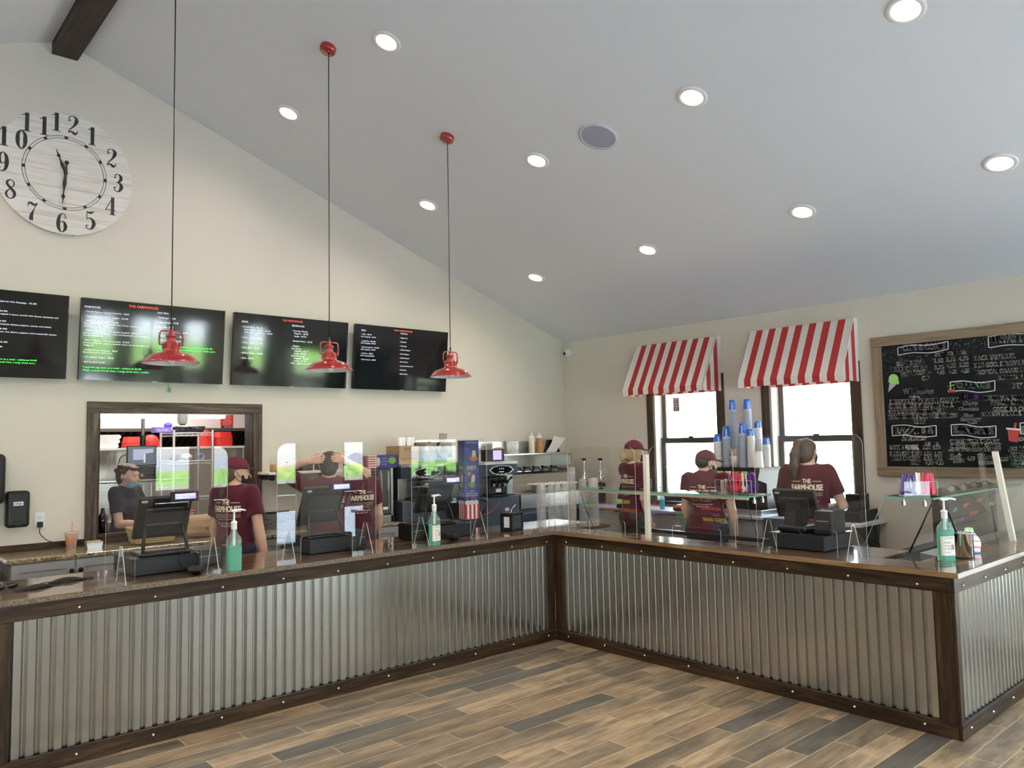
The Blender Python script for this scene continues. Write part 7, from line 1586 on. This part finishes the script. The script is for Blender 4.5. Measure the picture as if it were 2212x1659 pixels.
    if text_on:
        bv = BVHTree.FromPolygons([tuple(v) for v in SV], [tuple(q) for q in SQ.tolist()]); RUm = RU
        def fs(u, v):
            p = U((u*w, -.6, v)); r_ = bv.ray_cast(Vector(p), Vector(RU @ np.array((0,1.,0)))); q = np.array(r_[0]) if r_[0] else U((u*w, -.12, v))
            return tuple((q+RU @ np.array((0,-.003,0)))*sc)
        m = MB(); text(m, 'THE', fs, -.034, 1.318, .034, .034, bold=.003)
        for a, b in ((-.115,-.046), (.046,.115)): ribbon(m, [(a+(b-a)*i/6, 1.334) for i in range(7)], .0045, fs, n=1)
        text(m, 'FARMHOUSE', fs, -.124, 1.258, .124, .046, bold=.0045)
        for a, b in ((-.12,.12),): ribbon(m, [(a+(b-a)*i/12, 1.236) for i in range(13)], .003, fs, n=1)
        for i, (s_, w_) in enumerate((('Burgers * Hot Dogs * Cheesesteaks', .118), ('Pizza * Ice Cream', .075), ('Route 22, Patterson NY', .09), ('845-200-1107', .055))): text(m, s_, fs, -w_, (1.216, 1.196, 1.160, 1.138)[i], w_, .011 if i < 2 else .014)
        m.obj('shirt_print', TXT, t, fix=False)
    # ---- hair
    L = np.array(HP((-.28,-.28,-.5))); F = Field(hc-np.array((.30,.30,.42)), hc+np.array((.30,.30,.22)), .006)
    front = ((0, .84, -.54), .020) if style != 'short' else ((0, .90, -.43), .030)
    F.ell(HP((0,-.018,.030)), (.083,.101,.092), RHt, .01, cut=(front,))
    F.ell(HP((0,-.045,-.02 if style != 'nape' else .0)), (.074,.068,.090 if style != 'nape' else .068), RHt, .02, cut=(((0, .97, -.25), .035),))
    if style == 'bun':
        F.cone(HP((0,-.075,-.03)), HP((0,-.135,-.060)), .050, .030, .03)
        for q in range(7): F.ell(HP((.024*math.cos(q*.9), -.142+.016*math.sin(q*1.7), -.066+.024*math.sin(q*.9))), (.018,.015,.017), RHt, .008)
        F.cone(HP((0,-.15,-.07)), HP((.01,-.165,-.115)), .014, .004, .01)
        for s in (1, -1): F.cone(HP((.068*s,.022,.02)), HP((.060*s,-.02,-.085)), .020, .012, .03)
    if style == 'pony':
        P = [(0,-.085,.075), (-.005,-.135,.06), (-.02,-.150,-.03), (-.03,-.148,-.13), (-.035,-.135,-.22)]; R_ = [.030,.036,.042,.040,.020]
        for i in range(4): F.cone(HP(P[i]), HP(P[i+1]), R_[i], R_[i+1], .015, (1,1,1))
    if style == 'short':
        for i in range(26):
            a = random.uniform(2.4, 7.0); z_ = random.uniform(.02, .10); r_ = math.sqrt(max(0, 1-((z_-.03)/.095)**2)); F.ell(HP((.08*r_*math.cos(a), -.02+.095*r_*math.sin(a), z_)), (.022,.022,.018), RHt, .012)
        F.ell(HP((.02,.062,.075)), (.045,.03,.022), RHt, .015); F.ell(HP((-.03,.058,.078)), (.035,.03,.02), RHt, .015)
    if style == 'topbun': F.ell(HP((.02,-.085,.075)), (.038,.036,.034), RHt, .012); F.cone(HP((.0,-.06,.05)), HP((.02,-.085,.075)), .035, .028, .02)
    if style == 'long':
        for s in (1, -1): F.cone(HP((.05*s,-.08,.0)), HP((.055*s,-.10,-.20)), .035, .02, .02)
        F.cone(HP((0,-.09,.0)), HP((0,-.10,-.24)), .05, .025, .02)
    if cap: F.clip(tuple(RH @ np.array((0,-.12,1.))), float((RH @ np.array((0,-.12,1.))) @ HP((0,0,.062))))
    F.ripple(lambda X, Y, Z: .0016*np.sin(230*X+60*Y+30*Z)+.0012*np.sin(170*Y-190*X+20*Z)); np_mesh('hair', F, hair, t, sc, 1)
    # ---- cap
    if cap:
        RC = RH @ (rotz(PI) if cap == 'back' else np.eye(3)) @ rotx(.05); F = Field(hc-.26, hc+.26, .006); c0 = HP((0,-.014,.044)); up = RC @ np.array((0,0,1.))
        F.ell(c0, (.089,.107,.088), RC.tolist(), .004, cut=(((0,0,-1.), .012),)); F.ell(c0+up*.09, (.008,.008,.006), RC.tolist(), .004)
        b0 = c0+RC @ np.array((0,.118,-.008)); F.ell(b0, (.076,.082,.105), (RC @ rotx(-.10)).tolist(), .006, cut=(((0,0,1.), .004), ((0,0,-1.), .004)) )
        np_mesh('cap', F, pm('maroon_cap', (.10,.010,.022), .8), t, sc, 1)
        m = MB(); f_ = lambda u, v: tuple((HP((u*.5,0,0))*0+c0+RC @ np.array((u, -.1075+.9*u*u*0-.0, .018+v)))*sc); ribbon(m, [(-.03,.012), (-.015,.02), (.015,.02), (.03,.012)], .004, f_); m.obj('cap_strap', pm('cap_strap', (.16,.03,.045), .7), t, fix=False)
    # ---- mask with ear loops
    if mask:
        F = Field(hc-.2, hc+.2, .0055); o_ = -.035 if mask_low else 0
        F.ell(HP((0,.032,-.042+o_*.6)), (.068,.080 if not mask_low else .074,.082 if not mask_low else .075), RHt, .0, cut=(((0,-1.,0), -.006), ((0,.1,1.), .036 if not mask_low else .004), ((0,.2,-1.), .050))); np_mesh('mask', F, mask, t, sc, 1)
        for s in (1, -1): MB().tube([HP(p)*sc for p in ((.062*s,.05,-.045+o_), (.078*s,.01,-.015+o_*.5), (.086*s,-.02,.012), (.084*s,-.03,-.01), (.076*s,.0,-.05+o_*.5), (.062*s,.045,-.078+o_))], .0022*sc, 6).obj('ear_loop', mask, t)
    if gloves:
        F = Field(lo, hi, .006)
        for s in (1, -1):
            el, wr = AR[s]; hand_sdf(F, wr, np.array(arms[s][2], float), np.array(arms[s][3], float), arms[s][4], arms[s][5], glove=.003); F.cone(wr-nrm(wr-el)*.04, wr, .031, .029, .01)
        np_mesh('gloves', F, pm('blue_nitrile', (.16,.17,.62), .4), t, sc, 1)
    return t
DARKH = pm('dark_brown_hair', (.030,.018,.012), .45); BLOND = pm('blonde_hair', (.40,.27,.12), .45); BRWN = pm('brown_hair', (.075,.045,.028), .45); BLKMASK = pm('black_mask', (.02,.016,.022), .8); BLUM = pm('blue_surgical_mask', (.16,.42,.62), .7)
hang = lambda s, out=.14, fw=-.05: ((out*s, fw, -1), (.04*s, .22, -1), (.0, .25, -1), (-s, .1, 0), s)
person('blonde worker in a maroon cap and shirt holding her mask, by the left window', (1.44, .30, 0), -14, 1.665, SKIN2, BLOND,
       {1: ((.10,-.10,-1), (.03,.28,-1), (.0,.3,-1), (-1,.1,0), 1, .3), -1: ((-.05,.55,-.85), (.30,.25,1), (.25,.15,1), (.6,-.8,0), -1, .75)}, lean=.03, hyaw=-.10, hpitch=-.08, cap='fwd', style='bun', mask=BLKMASK, pants=pm('olive_trousers', (.045,.05,.045), .85), w=.93)
person('broad worker in a maroon cap and shirt turning his head to the right', (1.38, -.60, 0), 14, 1.565, SKIN2, DARKH,
       {1: ((.20,-.02,-1), (.05,.22,-1), (.0,.25,-1), (-1,.1,0), 1, .4), -1: ((-.16,.1,-1), (.1,.5,-1), (.1,.5,-1), (1,.1,0), -1, .4)}, lean=.06, hyaw=-.75, hpitch=-.10, female=False, w=1.14, cap='fwd', style='nape', mask=BLKMASK)
person('ponytailed worker in a maroon shirt with THE FARMHOUSE on her back', (1.45, -1.56, 0), 22, 1.665, SKIN2, BRWN,
       {1: ((.34,.18,-1), (-.28,.95,-.12), (-.3,1,0), (0,0,-1), 1, .35), -1: ((-.2,.35,-1), (.2,1,-.05), (.2,1,0), (0,0,-1), -1, .35)}, lean=.03, hyaw=-.42, hpitch=-.10, style='pony', mask=BLKMASK, w=1.0)
person('worker in a maroon shirt holding both hands on the back of her head', (-1.55, 1.08, 0), 60, 1.63, SKIN, DARKH,
       {1: ((.32,.16,1.50), (.145,-.085,1.615), (-.93,-.12,.25), (-.1,.95,-.2), -1, .45, 1), -1: ((-.41,.02,1.55), (-.165,-.085,1.615), (.95,-.12,.18), (.1,.95,-.2), 1, .45, 1)}, lean=.02, hpitch=-.22, hyaw=.0, style='topbun', w=1.05)
person('capped worker in maroon facing the menu wall, behind the worker holding her head', (-1.13, 1.34, 0), 84, 1.60, SKIN, BRWN, {1: hang(1), -1: hang(-1)}, lean=.04, hpitch=-.12, female=False, cap='fwd', style='nape', w=1.05)
person('worker in a maroon cap with one arm hanging, right of the kitchen opening', (-2.30, 1.19, 0), 30, 1.60, SKIN, BRWN,
       {1: ((.30,-.10,-1), (.28,-.02,-1), (.25,.1,-1), (-1,.1,0), 1, .6), -1: ((-.16,.05,-1), (-.0,.25,-1), (0,.2,-1), (1,.1,0), -1, .4)}, lean=.02, hyaw=-.85, hpitch=-.10, cap='fwd', style='long', mask=BLKMASK, w=1.0)
K = person('short haired kitchen worker with a blue mask under the chin, wearing a dark shirt', (-2.66, 2.80, 0), -50, 1.555, SKIN2, BRWN,
       {1: ((.12,.25,-1), (-.15,1,.02), (-.1,1,.05), (-.6,0,-.7), 1, .5), -1: ((-.10,.32,-1), (.12,1,.10), (.1,1,.05), (.6,0,-.7), -1, .5)}, lean=.04, hyaw=.05, hpitch=-.06, style='short', mask=BLUM, mask_low=True, shirt=pm('dark_navy_shirt', (.012,.014,.03), .8), text_on=False, gloves=True, w=.95)
